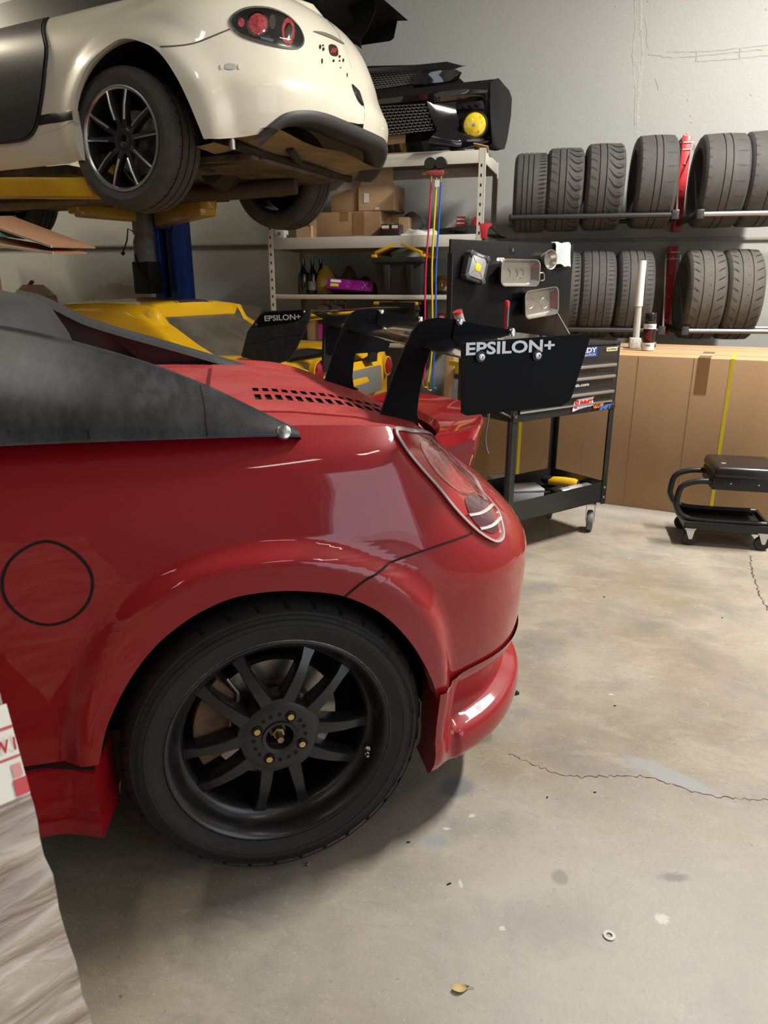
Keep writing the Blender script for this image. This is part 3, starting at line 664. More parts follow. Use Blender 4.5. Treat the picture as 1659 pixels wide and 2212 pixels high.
# ================================================================ white car on the lift
cream = mat('cream white paint', (.76, .72, .60), .4, coat=.6, n=(3, .35, (.70, .64, .49)), coat_rough=.08)
carbon = mat('carbon door skin', (.014, .014, .015), .42, n=(120, .6, (.028, .028, .029)), coat=.2, coat_rough=.2)
under = mat('dirty underside', (.06, .048, .035), .75, n=(7, .8, (.22, .155, .075)), bump=(25, .3))
LIFT_Z = 1.551
CARW = thing('white_car', 'cream white sports car raised overhead on the two-post lift', 'car', (-1.919, 3.386, LIFT_Z), R(-13))
MWW = WM[CARW]; WB = .79
planw, V0, V1 = make_plan([(-2.2, .06), (-1.2, .03), (-.5, -.005), (0, -.03), (.3, -.025), (.5, .015), (.65, .095), (.77, .22), (.845, .40), (.885, .6), (.895, .79)])
_ws = spl([.2, .27, .35, .5, .62, .70, .78, .85, .91, .96, 1.0], [.07, .03, .012, .0, .004, .012, .03, .06, .11, .17, .25])
_wr = spl([.2, .28, .36, .45, .53, .60, .66, .72, .80, .88, .95, 1.0], [.10, .055, .025, .006, .0, .03, .055, .07, .10, .14, .20, .28])
def wflare(u, v):
    r = math.hypot(u - .13, (v - .33)); return .035 * smooth((.50 - r) / .12)
def SW(u, v, off=0.0):
    p, nn = planw(u); k = smooth((u - .3) / .45); ins = lerp(float(_ws(v)), float(_wr(v)), k)
    q = p + nn * (off - ins + wflare(u, v)); return (q[0], q[1], v * lerp(.945, .97, k))
warch = trace(SW, MWW, [(158, 262), (161, 225), (168, 190), (190, 140), (225, 105), (262, 84), (310, 92), (345, 115), (380, 165), (405, 215), (430, 275), (440, 300)], -.23, .42)
WAR = np.array(curve_pts(warch, 90))
def wpanel(outer, name, m):
    d = [0.0]
    for a, b in zip(outer, outer[1:]): d.append(d[-1] + float(np.linalg.norm(np.array(b) - np.array(a))))
    rows = []
    for j in range(90):
        t = d[-1] * j / 89; o = np.array([np.interp(t, d, [q[0] for q in outer]), np.interp(t, d, [q[1] for q in outer])]); row = []
        for dd in (.022, .008): x = list(SW(*WAR[j])); x[1] += dd; row.append(x)
        for k in range(31): s = (k / 30) ** 1.3; row.append(SW(*(WAR[j] * (1 - s) + o * s)))
        rows.append(row)
    return MB().grid(rows).build(name, m, CARW, sm=60)
wbot = trace(SW, MWW, [(470, 300), (520, 297), (560, 290), (585, 268), (615, 247), (660, 240), (700, 246), (750, 265), (790, 283)], .5, .28)
wpanel([(-1.9, .255), (-1.9, 1.0), (0, 1.0), (V1, 1.0), (V1, .45)] + [tuple(q) for q in wbot[:5]][::-1] + [tuple(wbot[0])], 'rear_body', cream)
MB().grid([[(lambda q: (q[0], 2 * WB - q[1], q[2]))(SW(u, v)) for v in np.linspace(.42 if u > .5 else .26, 1.0, 30)] for u in np.linspace(-1.9, V1, 90)]).build('rear_body_far', cream, CARW, sm=60)
MB().grid([[SW(u, v, off=-.001) for v in np.linspace(.245, .47, 10)] + [SW(u, .47, off=-.03)] for u in np.linspace(-1.9, -.235, 40)] + [[(-.232, SW(-.235, v)[1] + .12, SW(-.235, v)[2]) for v in np.linspace(.245, .47, 10)] + [(-.232, SW(-.235, .47)[1] + .12, SW(-.235, .47)[2])]]).build('rocker_panel', cream, CARW, sm=50)
# closing lid
MB().grid([[tuple(lerp(np.array(SW(u, 1.0)), np.array((lambda q: (q[0], 2 * WB - q[1], q[2]))(SW(u, 1.0))), s) + np.array((0, 0, .03 * math.sin(math.pi * s)))) for s in np.linspace(0, 1, 12)] for u in np.linspace(-1.9, V1, 40)]).build('boot_lid', cream, CARW, sm=60)
wgap = mat('gap line on cream', (.10, .085, .065), .8)
ribbon(SW, trace(SW, MWW, [(346, 101), (380, 99), (412, 95), (450, 82), (497, 63)], .3, .68), .006, .002, 'panel_gap', wgap, CARW, 30)
ribbon(SW, trace(SW, MWW, [(103, 40), (101, 100), (98, 150), (90, 220), (78, 275), (60, 297), (30, 305), (-20, 309)], -.33, .85), .02, .012, 'door_edge', carbon, CARW, 40, h=.012)
de = trace(SW, MWW, [(103, 40), (101, 100), (98, 150), (90, 220), (78, 275), (60, 297), (30, 305), (-20, 309)], -.33, .85)
rows = []
for q in curve_pts(de, 40): rows.append([SW(*(q * (1 - s) + np.array([-1.2, max(q[1], .42) if q[1] > .42 else q[1]]) * s), off=.016) for s in np.linspace(0, 1, 14)])
MB().grid(rows).build('carbon_door', carbon, CARW, sm=50)
ribbon(SW, trace(SW, MWW, [(78, 262), (110, 256), (157, 248)], -.48, .43), .045, .004, 'rocker_strip', blackp, CARW, 20, h=.004)
# tail lamp
wl = trace(SW, MWW, [(498, 46), (508, 30), (530, 19), (560, 16), (595, 22), (625, 38), (645, 60), (654, 84), (648, 101), (630, 104), (600, 100), (560, 90), (525, 78), (506, 64)], .62, .76)
TL = patch(SW, wl, .004, 'tail_lamp', mat('lamp dark housing', (.05, .05, .05), .15, metal=.6, coat=1), CARW, bulge=.002)
def disc_at(S_, Mw_, c, rx, ry, off, name, m, par, guess, bulge=0.0):
    o = trace(S_, Mw_, [(c[0] + rx * math.cos(t), c[1] + ry * math.sin(t)) for t in np.linspace(0, 2 * math.pi, 14)[:-1]], *guess); return patch(S_, o, off, name, m, par, n=32, rings=5, bulge=bulge, pw=2)
lens_red = mat('red lamp lens', (.35, .02, .03), .1, coat=1, n=(60, .5, (.6, .25, .25)))
chr_l = mat('chromed reflector', (.75, .75, .75), .12, metal=1)
disc_at(SW, MWW, (556, 53), 24, 27, .007, 'lamp_ring', chr_l, TL, (.7, .76)); disc_at(SW, MWW, (556, 53), 20, 23, .010, 'red_lens', lens_red, TL, (.7, .76), .008)
disc_at(SW, MWW, (621, 69), 14, 30, .007, 'red_ring', lens_red, TL, (.8, .72)); disc_at(SW, MWW, (621, 69), 8, 19, .010, 'reverse_lens', chr_l, TL, (.8, .72), .006)
disc_at(SW, MWW, (521, 50), 7, 10, .008, 'side_marker_lens', lens_red, TL, (.63, .74)); disc_at(SW, MWW, (587, 48), 7, 16, .008, 'indicator_bowl', chr_l, TL, (.75, .77))
lcw = sum(wl) / len(wl); patch(SW, [lcw + (q - lcw) * .97 for q in wl], .014, 'lens', clear_mat('clear tail lens', (.95, .95, .95), .02, .06), TL, bulge=.014, skirt=.012)
ribbon(SW, wl, .010, .008, 'lens_rim', mat('grey lamp rim', (.10, .10, .10), .2, coat=1), TL, 90, True, h=.006)
# side marker recess, plate details
mk = trace(SW, MWW, [(488, 138), (508, 139), (508, 149), (488, 149)], .58, .55)
patch(SW, mk, .003, 'side_marker', mat('grey marker', (.45, .44, .42), .5), CARW, n=16, rings=3)
for x in (480, 518): disc_at(SW, MWW, (x, 144), 4, 6, .005, 'marker_clip', mat('pale clip', (.75, .74, .68), .5), CARW, (.58, .55))
pr = trace(SW, MWW, [(676, 68), (700, 70), (730, 84), (760, 106), (788, 132), (782, 136), (752, 118), (722, 96), (690, 82)], .95, .8)
patch(SW, pr, .004, 'plate_lamp_recess', mat('recess grey', (.16, .14, .11), .6), CARW, n=40, rings=4)
st = trace(SW, MWW, [(710, 97), (727, 101), (729, 120), (713, 117)], 1.0, .72)
STK = patch(SW, st, .003, 'striped_sticker', mat('dark sticker', (.03, .012, .01), .4), CARW, n=16, rings=2)
for k in range(3): ribbon(SW, trace(SW, MWW, [(713 + 4 * k, 114), (717 + 4 * k, 104)], 1.0, .72), .006, .005, 'sticker_stripe', mat('red stripe print', (.45, .05, .03), .4), STK, 4)
for x, y, rx, ry in [(691, 101, 2, 5), (698, 106, 2, 4), (697, 98, 2, 2), (695, 132, 1.5, 6), (720, 131, 2, 3), (733, 122, 2, 3), (741, 130, 1.5, 4), (733, 131, 1.5, 2), (749, 162, 1.2, 5), (784, 172, 1.2, 5), (735, 146, 1.2, 1.5)]:
    disc_at(SW, MWW, (x, y), rx, ry, .003, 'plate_hole', void, CARW, (1.0, .7))
ribbon(SW, trace(SW, MWW, [(768, 190), (772, 205), (782, 216), (793, 235), (801, 258), (805, 276)], 1.15, .6), .075, .008, 'vent_trim', blackp, CARW, 30, h=.01)
# black rear lip
lp_top = [np.array(q) for q in wbot[2:]]
rows = []
for q in curve_pts(lp_top, 40):
    rows.append([SW(q[0], q[1] + .004, off=.004), SW(q[0], q[1] - .012, off=.012), SW(q[0], q[1] - .035, off=.012), SW(q[0], q[1] - .055, off=-.01), SW(q[0], q[1] - .05, off=-.12)])
MB().grid(rows).build('rear_lip', mat('matte black lip', (.045, .045, .047), .5), CARW, sm=60)
MB().grid([[(lambda q: (q[0], 2 * WB - q[1], q[2]))(p) for p in r] for r in rows]).build('rear_lip_far', MATS['matte black lip'], CARW, sm=60)
# hardtop edge and rear shelf seen at the top of the frame
MB().grid([[(a, .14 + .1 * s, .87 + .2 * s + .06 * (a + .45)) for s in np.linspace(0, 1, 6)] for a in np.linspace(-1.0, .05, 16)]).build('black_top', carbon, CARW, sm=50)
cap = MB().lathe([(0, .01), (.05, .012), (.058, .008), (.062, 0)], SW(.40, .96), (.25, -.55, .8), 28).build('fuel_cap_ring', blackp, CARW)
for k in range(9):
    a = 2 * math.pi * k / 9; M3 = rot_to((.25, -.55, .8)); p = Vector(SW(.40, .96)) + M3 @ Vector((.055 * math.cos(a), .055 * math.sin(a), .012)); MB().lathe([(0, .004), (.004, .002)], p, (.25, -.55, .8), 6).build('cap_bolt', chrome, cap)
# ---- wheels of the white car
gun = mat('gunmetal wheel', (.045, .042, .040), .3, metal=.6, coat=.3)
mach = mat('machined silver edge', (.62, .60, .57), .28, metal=1.0)
grey_rub = mat('dusty tire tread', (.055, .051, .046), .75, n=(12, .7, (.095, .087, .075)), bump=(60, .15))
def car_wheel(par, o, flip=1, RO=.31, RI=.222, w=.235, detail=True, m_t=grey_rub, m_r=gun, edge=True, back=False):
    ax = (0, flip, 0); o = Vector(o)
    tw = MB().lathe(tire_profile(RO, RI, w), o, ax, 72).build('tire', m_t, par, sm=35)
    for r_ in (.3, .5, .7):
        b = w * r_; MB().lathe([(RO + .0012, b - .004), (RO + .0016, b), (RO + .0012, b + .004)], o, ax, 72).build('tread_groove', void, tw)
    rim = [(RI + .004, .016), (RI + .0045, .008), (RI - .002, .006), (RI - .010, .012), (RI - .016, .022), (RI - .02, .05), (RI - .022, .2), (RI + .004, .222)]
    wr_ = MB().lathe(rim, o, ax, 72).build('rim', m_r, par, sm=50)
    MB().lathe([(RI + .003, .0065), (RI - .001, .0045), (RI - .008, .0055), (RI - .014, .012)], o, ax, 72).build('rim_edge', mach if edge else m_r, wr_)
    yb = (lambda d: o.y + flip * d)
    if detail:
        for k in range(5):
            ca = R(90 + 72 * k)
            for sg in (-1, 1):
                a1 = ca + sg * R(14); sp = MB(); p0 = (o.x + math.cos(ca + sg * R(13)) * .045, yb(.030), o.z + math.sin(ca + sg * R(13)) * .045); p1 = (o.x + math.cos(a1) * (RI - .012), yb(.016), o.z + math.sin(a1) * (RI - .012))
                spoke_bar(sp, p0, p1, .030, .016, .04, .03); so = sp.build('spoke', m_r, wr_, sm=50)
                if edge:
                    d = Vector(p1) - Vector(p0); n_ = Vector((-d.z, 0, d.x)).normalized() * .008 * sg
                    MB().tube([Vector(p0).lerp(Vector(p1), .25) + n_ + Vector((0, -.004 - .01 * .7, 0)), Vector(p0).lerp(Vector(p1), .6) + n_ + Vector((0, -.002 - .01, 0)), Vector(p1) + n_ * .9 + Vector((0, -.002, 0))], .0058, 6).build('spoke_edge', mach, so)
        MB().lathe([(.022, .07), (.022, .03), (.03, .026), (.05, .028), (.062, .034), (.066, .06)], o, ax, 40).build('hub_face', m_r, wr_)
        for k in range(5):
            a = R(54 + 72 * k); MB().lathe([(0, .03), (.008, .03), (.009, .06)], (o.x + math.cos(a) * .05, o.y, o.z + math.sin(a) * .05), ax, 6).build('lug_nut', blackp, wr_)
    if not back: MB().lathe([(0, .12), (.14, .12), (.14, .14), (RI - .03, .2)], o, ax, 48).build('brake_disc', disc_m, par, sm=30)
    else:
        MB().lathe([(0, .06), (RI - .03, .06)], o, ax, 48).build('wheel_web', void, wr_)
        for k in range(10):
            a = R(36 * k); MB().bar((o.x + .04 * math.cos(a), yb(.075), o.z + .04 * math.sin(a)), (o.x + (RI - .02) * math.cos(a), yb(.065), o.z + (RI - .02) * math.sin(a)), .02, .012).build('spoke', m_r, wr_)
        MB().lathe([(RI - .012, .205), (RI - .004, .218), (RI + .004, .224)], o, ax, 72).build('inner_flange', mat('bronze flange', (.20, .14, .07), .4, metal=.8), wr_)
        MB().lathe([(0, .16), (.12, .16), (.12, .14)], o, ax, 40).build('brake_disc', disc_m, par)
    return tw
tw_ = car_wheel(CARW, (0, 0, .31))
for i in range(40):       # siping along the outer tread
    a = 2 * math.pi * i / 40
    MB().bar((math.cos(a) * .3115, .05, .31 + math.sin(a) * .3115), (math.cos(a + .03) * .3115, .075, .31 + math.sin(a + .03) * .3115), .003, .002).build('tread_sipe', void, tw_, sm=0)
car_wheel(CARW, (.02, 1.52, .315), -1, detail=False, back=True); car_wheel(CARW, (-2.33, 1.52, .315), -1, detail=False, back=True)
wh = MB().grid([[(.40 * math.cos(a) + .11, y, .33 + .37 * math.sin(a)) for y in (.03, .16, .32)] for a in np.linspace(R(-10), R(190), 30)])
wh.prism([(.40 * math.cos(a), .37 * math.sin(a)) for a in np.linspace(R(-10), R(190), 30)], (.11, .32, .33), (1, 0, 0), (0, 0, 1), (0, .01, 0)); wh.build('wheel_house', void, CARW)
# ---- underside
MB().bb(-3.0, -.45, .10, 1.48, .20, .24).bb(-.45, .5, .34, 1.24, .24, .28).build('floor_pan', under, CARW)
MB().grid([[(a, b, .27 + .05 * smooth((a - .3) / .4) + .01 * math.sin(9 * b)) for b in np.linspace(.16, 1.42, 14)] for a in np.linspace(.3, .74, 12)]).build('boot_floor', mat('primer underside', (.42, .32, .16), .7, n=(6, .8, (.16, .12, .07))), CARW)
sub = mat('black subframe', (.02, .018, .016), .6, n=(20, .5, (.05, .04, .03)))
for p, q, r_ in (((.16, .12, .27), (.16, 1.45, .27), .03), ((.50, .2, .28), (.50, 1.4, .28), .022), ((-.05, .35, .22), (.5, .42, .27), .022), ((-.05, 1.2, .22), (.5, 1.15, .27), .022), ((.62, .5, .30), (.42, 1.0, .27), .02)): MB().cyl(p, q, r_, n=10).build('subframe_tube', sub, CARW)
for p, q in (((0.0, .12, .30), (-.2, .5, .24)), ((.05, .14, .24), (.12, .55, .24)), ((.0, 1.40, .30), (-.2, 1.0, .24)), ((.05, 1.38, .24), (.12, .95, .24)), ((-2.3, .15, .25), (-2.1, .5, .24))): MB().bar(p, q, .035, .025).build('control_arm', sub, CARW, bevel=.004)
MB().lathe([(0, -.1), (.08, -.09), (.11, 0), (.08, .09), (0, .1)], (.0, .78, .28), (0, 1, 0), 24).build('differential', sub, CARW)
ex = curve_pts([(-2.6, .85, .18), (-1.2, .86, .18), (-.3, .9, .18), (.15, .95, .19), (.42, 1.02, .21), (.66, 1.10, .25), (.80, 1.14, .29)], 30)
MB().tube(ex[:20], .038, 14).build('exhaust_pipe', mat('tan exhaust', (.30, .22, .12), .5, metal=.5, n=(8, .6, (.14, .1, .06))), CARW)
MB().tube(ex[19:26], .046, 14).build('exhaust_section', mat('rusty exhaust', (.10, .07, .055), .6, metal=.4), CARW)
MB().tube([(.56, .10, .24), (.56, .10, .335)], .016, 12).lathe([(.0165, .09), (.024, .105), (.025, .112), (.012, .112)], (.56, .10, .23), (0, 0, 1), 16).build('tie_down_tube', mat('worn steel tube', (.45, .42, .38), .35, metal=.9), CARW)
# ---- rear wing of the white car
wg = lambda pts, a: [tuple((MWW.inverted() @ Vector(atpl(x, y, np.array(MWW @ Vector((a, 0, 0))), np.array(MWW.to_3x3() @ Vector((1, 0, 0))))))) for x, y in pts]
def nplate(pts, b, th, name, m):
    nrm = np.array(MWW.to_3x3() @ Vector((0, 1, 0))); P0 = np.array(MWW @ Vector((0, b, 0))); iv = MWW.inverted(); L_ = []
    for x, y in pts: q = iv @ Vector(atpl(x, y, P0, nrm)); L_.append((q.x, q.z))
    return MB().prism(L_, (0, b, 0), (1, 0, 0), (0, 0, 1), (0, th, 0)).build(name, m, CARW)
nplate([(712, -40), (735, -10), (765, 40), (745, 78), (780, 105), (778, 88), (795, 60), (812, 20), (800, -40)], 1.15, .008, 'wing_upright', blacksheet)
w_ep = nplate([(768, 42), (800, 20), (861, 28), (850, 82), (842, 88), (775, 98), (780, 70)], 1.5, .006, 'wing_endplate', blacksheet)
MB().grid([[(.50 + .34 * s, b, 1.02 + .08 * s + .04 * math.sin(math.pi * s)) for s in np.linspace(0, 1, 10)] for b in np.linspace(.1, 1.5, 8)]).build('wing_blade', blacksheet, CARW)
# ================================================================ two-post lift
blue = mat('blue lift enamel', (.010, .045, .24), .35, coat=.4, n=(5, .3, (.008, .03, .17)))
yel = mat('yellow lift enamel', (.62, .36, .01), .4, coat=.3, n=(7, .5, (.42, .22, .02)))
LP = aty(373, 560, 5.32); LIFT = thing('vehicle_lift', 'blue two-post vehicle lift with yellow arms holding the white car', 'lift', (LP[0], LP[1], 0), R(-13))
def post(y, sg, nm):
    c = MB(); w, d = .22, .20; yo = y
    c.bb(-w / 2, -w / 2 + .06, yo - d / 2, yo + d / 2, 0, 3.6).bb(w / 2 - .06, w / 2, yo - d / 2, yo + d / 2, 0, 3.6).bb(-w / 2, w / 2, yo + sg * (d / 2 - .02) - .02, yo + sg * (d / 2 - .02) + .02, 0, 3.6)
    po = c.build('post', blue, LIFT, bevel=.006)
    MB().bb(-.012, .022, yo - sg * .03 - .01, yo - sg * .03 + .02, 0, 3.5).build('lift_chain', mat('grey chain', (.32, .31, .3), .5), po)
    for x in (-.055, .055): MB().cyl((x, yo - sg * .08, 0), (x, yo - sg * .08, 3.5), .006, n=6).build('guide_rail', mat('rail steel', (.45, .44, .42), .4), po)
    MB().bb(-.28, .28, yo - .22, yo + .22, 0, .03).build('base_plate', blue, LIFT)
    return MB().bb(-.10, .10, yo - sg * .15 - .04, yo - sg * .15 + .04, 1.60, 2.05).build('carriage', blue, LIFT, bevel=.01)
c_far = post(0, 1, 'far'); c_near = post(-2.85, -1, 'near')
def arm(p, q, w, h, name='arm'):
    a_ = MB().bar(p, q, w, h).build(name, yel, LIFT, bevel=.012)
    e_ = Vector(q); t_ = MB().lathe([(0, -.06), (.05, -.06), (.055, -.04), (.055, .06), (0, .06)], e_ + Vector((0, 0, h / 2)), (0, 0, 1), 20).build('pad_cup', yel, a_)
    MB().lathe([(.05, .06), (.06, .065), (.06, .10), (0, .10)], e_ + Vector((0, 0, h / 2)), (0, 0, 1), 20).build('rubber_pad', blackp, a_)
    return a_
iv = WM[LIFT].inverted()
def wpt(v): return iv @ Vector(v)
zarm = 1.66
e1 = wpt(aty(449, 448, 4.45)); arm((.06, -.16, e1.z), e1, .11, .10)
e2 = wpt(aty(165, 455, 4.75)); arm((-.06, -.16, e2.z - .01), e2, .10, .08)
e3 = wpt(MWW @ Vector((-.20, .12, .12))); arm(wpt(MWW @ Vector((-1.15, -.12, .14))), e3, .12, .09)
e4 = wpt(MWW @ Vector((-2.1, .2, .12))); arm(wpt(MWW @ Vector((-1.3, -.2, .14))), e4, .12, .09)
# power unit on the post
pu = aty(310, 520, 5.1); pl_ = wpt(pu)
PU = MB().lathe([(0, .0), (.055, .0), (.075, -.06), (.075, -.16), (.08, -.18), (.08, -.2)], (pl_.x, pl_.y, pl_.z + .05), (0, 0, 1), 20).bb(pl_.x - .05, pl_.x + .06, pl_.y - .05, pl_.y + .05, pl_.z + .04, pl_.z + .25).build('power_unit', mat('grey motor', (.24, .23, .20), .5, n=(15, .5, (.12, .11, .1))), LIFT, bevel=.006)
MB().bb(pl_.x - .07, pl_.x + .085, pl_.y - .07, pl_.y + .07, pl_.z - .37, pl_.z - .145).build('oil_tank', blackp, PU, bevel=.008)
MB().tube([(pl_.x - .05, pl_.y - .04, pl_.z + .06), (pl_.x - .08, pl_.y - .06, pl_.z + .08), (pl_.x - .10, pl_.y - .06, pl_.z), (pl_.x - .15, pl_.y - .06, pl_.z - .08)], .006, 6).lathe([(0, -.02), (.02, 0), (0, .02)], (pl_.x - .15, pl_.y - .06, pl_.z - .085), (0, 0, 1), 10).build('release_lever', blackp, PU)
MB().tube(curve_pts([(pl_.x - .02, pl_.y - .08, pl_.z - .10), (pl_.x + .03, pl_.y - .09, pl_.z - .2), (pl_.x + .1, pl_.y - .08, pl_.z - .28), (pl_.x + .2, pl_.y - .06, pl_.z - .36)], 12), .006, 6).build('hydraulic_hose', void, PU)
# ================================================================ yellow car under the lift
yp = mat('yellow car paint', (.72, .40, .008), .35, coat=.8, n=(4, .2, (.64, .34, .01)), coat_rough=.06)
CARY = thing('yellow_car', 'low yellow sports car with black roof stripe and rear wing, under the lift', 'car', (-1.25, 3.38, 0), R(-13))
YW = 1.48; YC = YW / 2
_clam = lambda a: float(np.interp(a, [-3.8, -3.0, -2.4, -1.6, -1.0, -.6, -.25, -.05, 0.0], [.55, .68, .76, .74, .78, .84, .855, .835, .80]))
_roof = spl([-2.6, -2.2, -1.8, -1.4, -1.1, -.9, -.7, -.5, -.3, -.1], [.84, 1.0, 1.105, 1.135, 1.13, 1.105, 1.05, .97, .88, .80])
_butt = lambda a: float(np.interp(a, [-1.15, -1.0, -.85, -.7, -.58, -.48], [1.12, 1.07, .99, .90, .84, .80]))
_win = lambda a: float(np.interp(a, [-1.05, -.95, -.4, -.2], [1.10, 1.055, .84, .79]))
def yh(a, b):
    e = abs(b - YC); cl = _clam(a) - .05 * smooth((e - (YC - .12)) / .12) - .03 * (1 - smooth((e - .35) / .2)) * smooth((a + .9) / .4)
    if a < -2.55 or a > -.12: return cl, 'body'
    w = lerp(.60, .56, smooth((a + 1.5) / 1.2)); top = float(_roof(a)) - .05 * (e / .6) ** 2
    z = cl + (top - cl) * (1 - smooth((e - (w - .16)) / .20)) if top > cl else cl
    if a > -1.1: z = max(cl, min(z, _butt(a) - .04 * (e / .6) ** 2 + .14 * smooth((.46 - e) / .05) * (1 - smooth((a + .95) / .05))))
    kind = 'body'
    if a > -1.0 and e < .40:
        zw = _win(a); k = smooth((.40 - e) / .05) * smooth((a + 1.0) / .04); z = lerp(z, min(z, zw - .02), k)
        if a > -.96 and e < .37: kind = 'glass' if a < -.42 else ('louvre' if a < -.26 else 'body')
    elif a < -.98 and a > -2.3:
        if e < .15: kind = 'stripe'
        elif .17 < e < .185: kind = 'stripe'
    return z, kind
na, nb = 150, 100; As = np.linspace(-3.6, 0, na); Bs = np.linspace(0, YW, nb)
parts = {'body': MB(), 'stripe': MB(), 'glass': MB(), 'louvre': MB()}
H = [[yh(a, b) for b in Bs] for a in As]
for i in range(na - 1):
    for j in range(nb - 1):
        k = H[i][j][1]; parts[k].add([(As[i], Bs[j], H[i][j][0]), (As[i + 1], Bs[j], H[i + 1][j][0]), (As[i + 1], Bs[j + 1], H[i + 1][j + 1][0]), (As[i], Bs[j + 1], H[i][j + 1][0])], [(0, 1, 2, 3)])
parts['body'].build('body_shell', yp, CARY, sm=50); parts['stripe'].build('roof_stripe', mat('matte black stripe', (.03, .03, .032), .5, n=(4, .6, (.10, .10, .10))), CARY, sm=50)
parts['glass'].build('rear_window', mat('dusty rear glass', (.07, .06, .045), .25, n=(5, .7, (.14, .12, .09)), coat=.6, coat_rough=.2), CARY, sm=50); parts['louvre'].build('engine_cover', blackp, CARY, sm=50)
# flank and tail
MB().grid([[(a, -.02 * math.sin(math.pi * s), lerp(yh(a, 0)[0], .16, s)) for s in np.linspace(0, 1, 10)] for a in As[::4]] + [[(0, -.02 * math.sin(math.pi * s), lerp(yh(0, 0)[0], .16, s)) for s in np.linspace(0, 1, 10)]]).build('flank', yp, CARY, sm=50)
MB().grid([[(a, YW, lerp(yh(a, YW)[0], .16, s)) for s in np.linspace(0, 1, 6)] for a in As[::6]]).build('flank_far', yp, CARY, sm=50)
def ytail(b, s):
    e = abs(b - YC) / YC; z0 = yh(0, b)[0]; z = lerp(z0, .30, s); return (.07 * (1 - e ** 4) * math.sin(math.pi * min(1, s * 1.6 + .12)) + .03 * (1 - e ** 4), b, z)
TLY = MB().grid([[ytail(b, s) for s in np.linspace(0, 1, 16)] for b in Bs[::2]] + [[ytail(YW, s) for s in np.linspace(0, 1, 16)]]).build('tail_fascia', yp, CARY, sm=50)
for px in ((690, 803), (838, 790)):
    nrm = np.array(WM[CARY].to_3x3() @ Vector((1, 0, 0))); q = WM[CARY].inverted() @ Vector(atpl(*px, np.array(WM[CARY] @ Vector((.085, 0, 0))), nrm))
    MB().lathe([(0, .02), (.03, .018), (.05, .008), (.055, -.03)], (q.x, q.y, q.z), (1, 0, 0), 28).build('tail_lamp', mat('dark red tail lens', (.22, .01, .015), .12, coat=1), TLY)
    MB().lathe([(.054, .004), (.062, .002), (.064, -.03)], (q.x, q.y, q.z), (1, 0, 0), 28).build('lamp_bezel', mat('yellow bezel', (.5, .27, .01), .4), TLY)
q = WM[CARY].inverted() @ Vector(atpl(800, 815, np.array(WM[CARY] @ Vector((.09, 0, 0))), np.array(WM[CARY].to_3x3() @ Vector((1, 0, 0)))))
MB().bb(.05, .098, q.y - .33, q.y + .16, q.z - .1, q.z + .06).build('plate_panel', mat('grey plate recess', (.22, .22, .21), .5, metal=.4), TLY, bevel=.01)
# wheels just visible to other views
for a, b, fl_ in ((-.62, .01, 1), (-.62, YW - .01, -1), (-2.85, .02, 1), (-2.85, YW - .02, -1)): MB().lathe(tire_profile(.30, .2, .22), (a, b, .30), (0, fl_, 0), 32).lathe([(.2, .03), (0, .04)], (a, b, .30), (0, fl_, 0), 24).build('wheel', rubber, CARY)
# rear wing of the yellow car
def yplane(pts, b):
    nrm = np.array(WM[CARY].to_3x3() @ Vector((0, 1, 0))); P0 = np.array(WM[CARY] @ Vector((0, b, 0))); ivy = WM[CARY].inverted(); o = []
    for x, y in pts: q = ivy @ Vector(atpl(x, y, P0, nrm)); o.append((q.x, q.z))
    return o
pl_px = [(520, 770), (534, 716), (566, 672), (672, 668), (668, 690), (640, 752), (624, 778), (600, 786), (560, 782)]
ypl = yplane(pl_px, .05)
YEP = MB().prism(ypl, (0, .05, 0), (1, 0, 0), (0, 0, 1), (0, .012, 0)).build('wing_endplate', mat('worn black fibreglass', (.016, .016, .017), .45, n=(30, .6, (.045, .045, .047)), bump=(40, .15)), CARY, bevel=.003)
bd = yplane([(536, 714), (568, 704), (664, 686), (650, 722), (600, 728), (560, 740), (530, 742)], .046)
MB().prism(bd, (0, .044, 0), (1, 0, 0), (0, 0, 1), (0, .004, 0)).build('endplate_fold', MATS['worn black fibreglass'], YEP, bevel=.002)
bd = yplane([(549, 703), (562, 681), (575, 675), (650, 669), (660, 672), (645, 692), (632, 697), (556, 707)], .040)
BDG = MB().prism(bd, (0, .042, 0), (1, 0, 0), (0, 0, 1), (0, .004, 0)).build('badge_plate', blacksheet, YEP, bevel=.001)
(x0, z0), (x1, z1), (x2, z2) = yplane([(572, 694), (650, 690), (574, 682)], .040)
dx = Vector((x1 - x0, 0, z1 - z0)); text('EPSILON+', 'lettering', mat('white print', (.75, .75, .75), .5), BDG, (x0, .0405, z0), dx, Vector((-dx.z, 0, dx.x)), (z2 - z0), dx.length, bold=.02)
for s in ((553, 701), (656, 674)): (a, z), = yplane([s], .04); MB().lathe([(0, .003), (.006, .002), (.007, 0)], (a, .042, z), (0, -1, 0), 10).build('bolt', chrome, BDG)
(a, z), = yplane([(668, 678)], .06); (a2, z2), = yplane([(608, 705)], .06)
MB().grid([[(lerp(a - .22, a, s), b, z - .03 * (1 - s) + .02 * math.sin(math.pi * s)) for s in np.linspace(0, 1, 8)] + [(lerp(a, a - .22, s), b, z - .03 * s - .025 * math.sin(math.pi * s)) for s in np.linspace(.1, .9, 6)] for b in np.linspace(.06, YW - .08, 10)], cv=True).build('wing_blade', gloss, CARY, sm=50)
MB().bb(a - .24, a + .01, YW - .08, YW - .07, z - .12, z + .03).build('wing_endplate_far', blackp, CARY)
for b in (.45, YW - .45): MB().bar((a - .12, b, .76), (a - .10, b, z - .02), .012, .12).build('wing_upright', blackp, CARY)
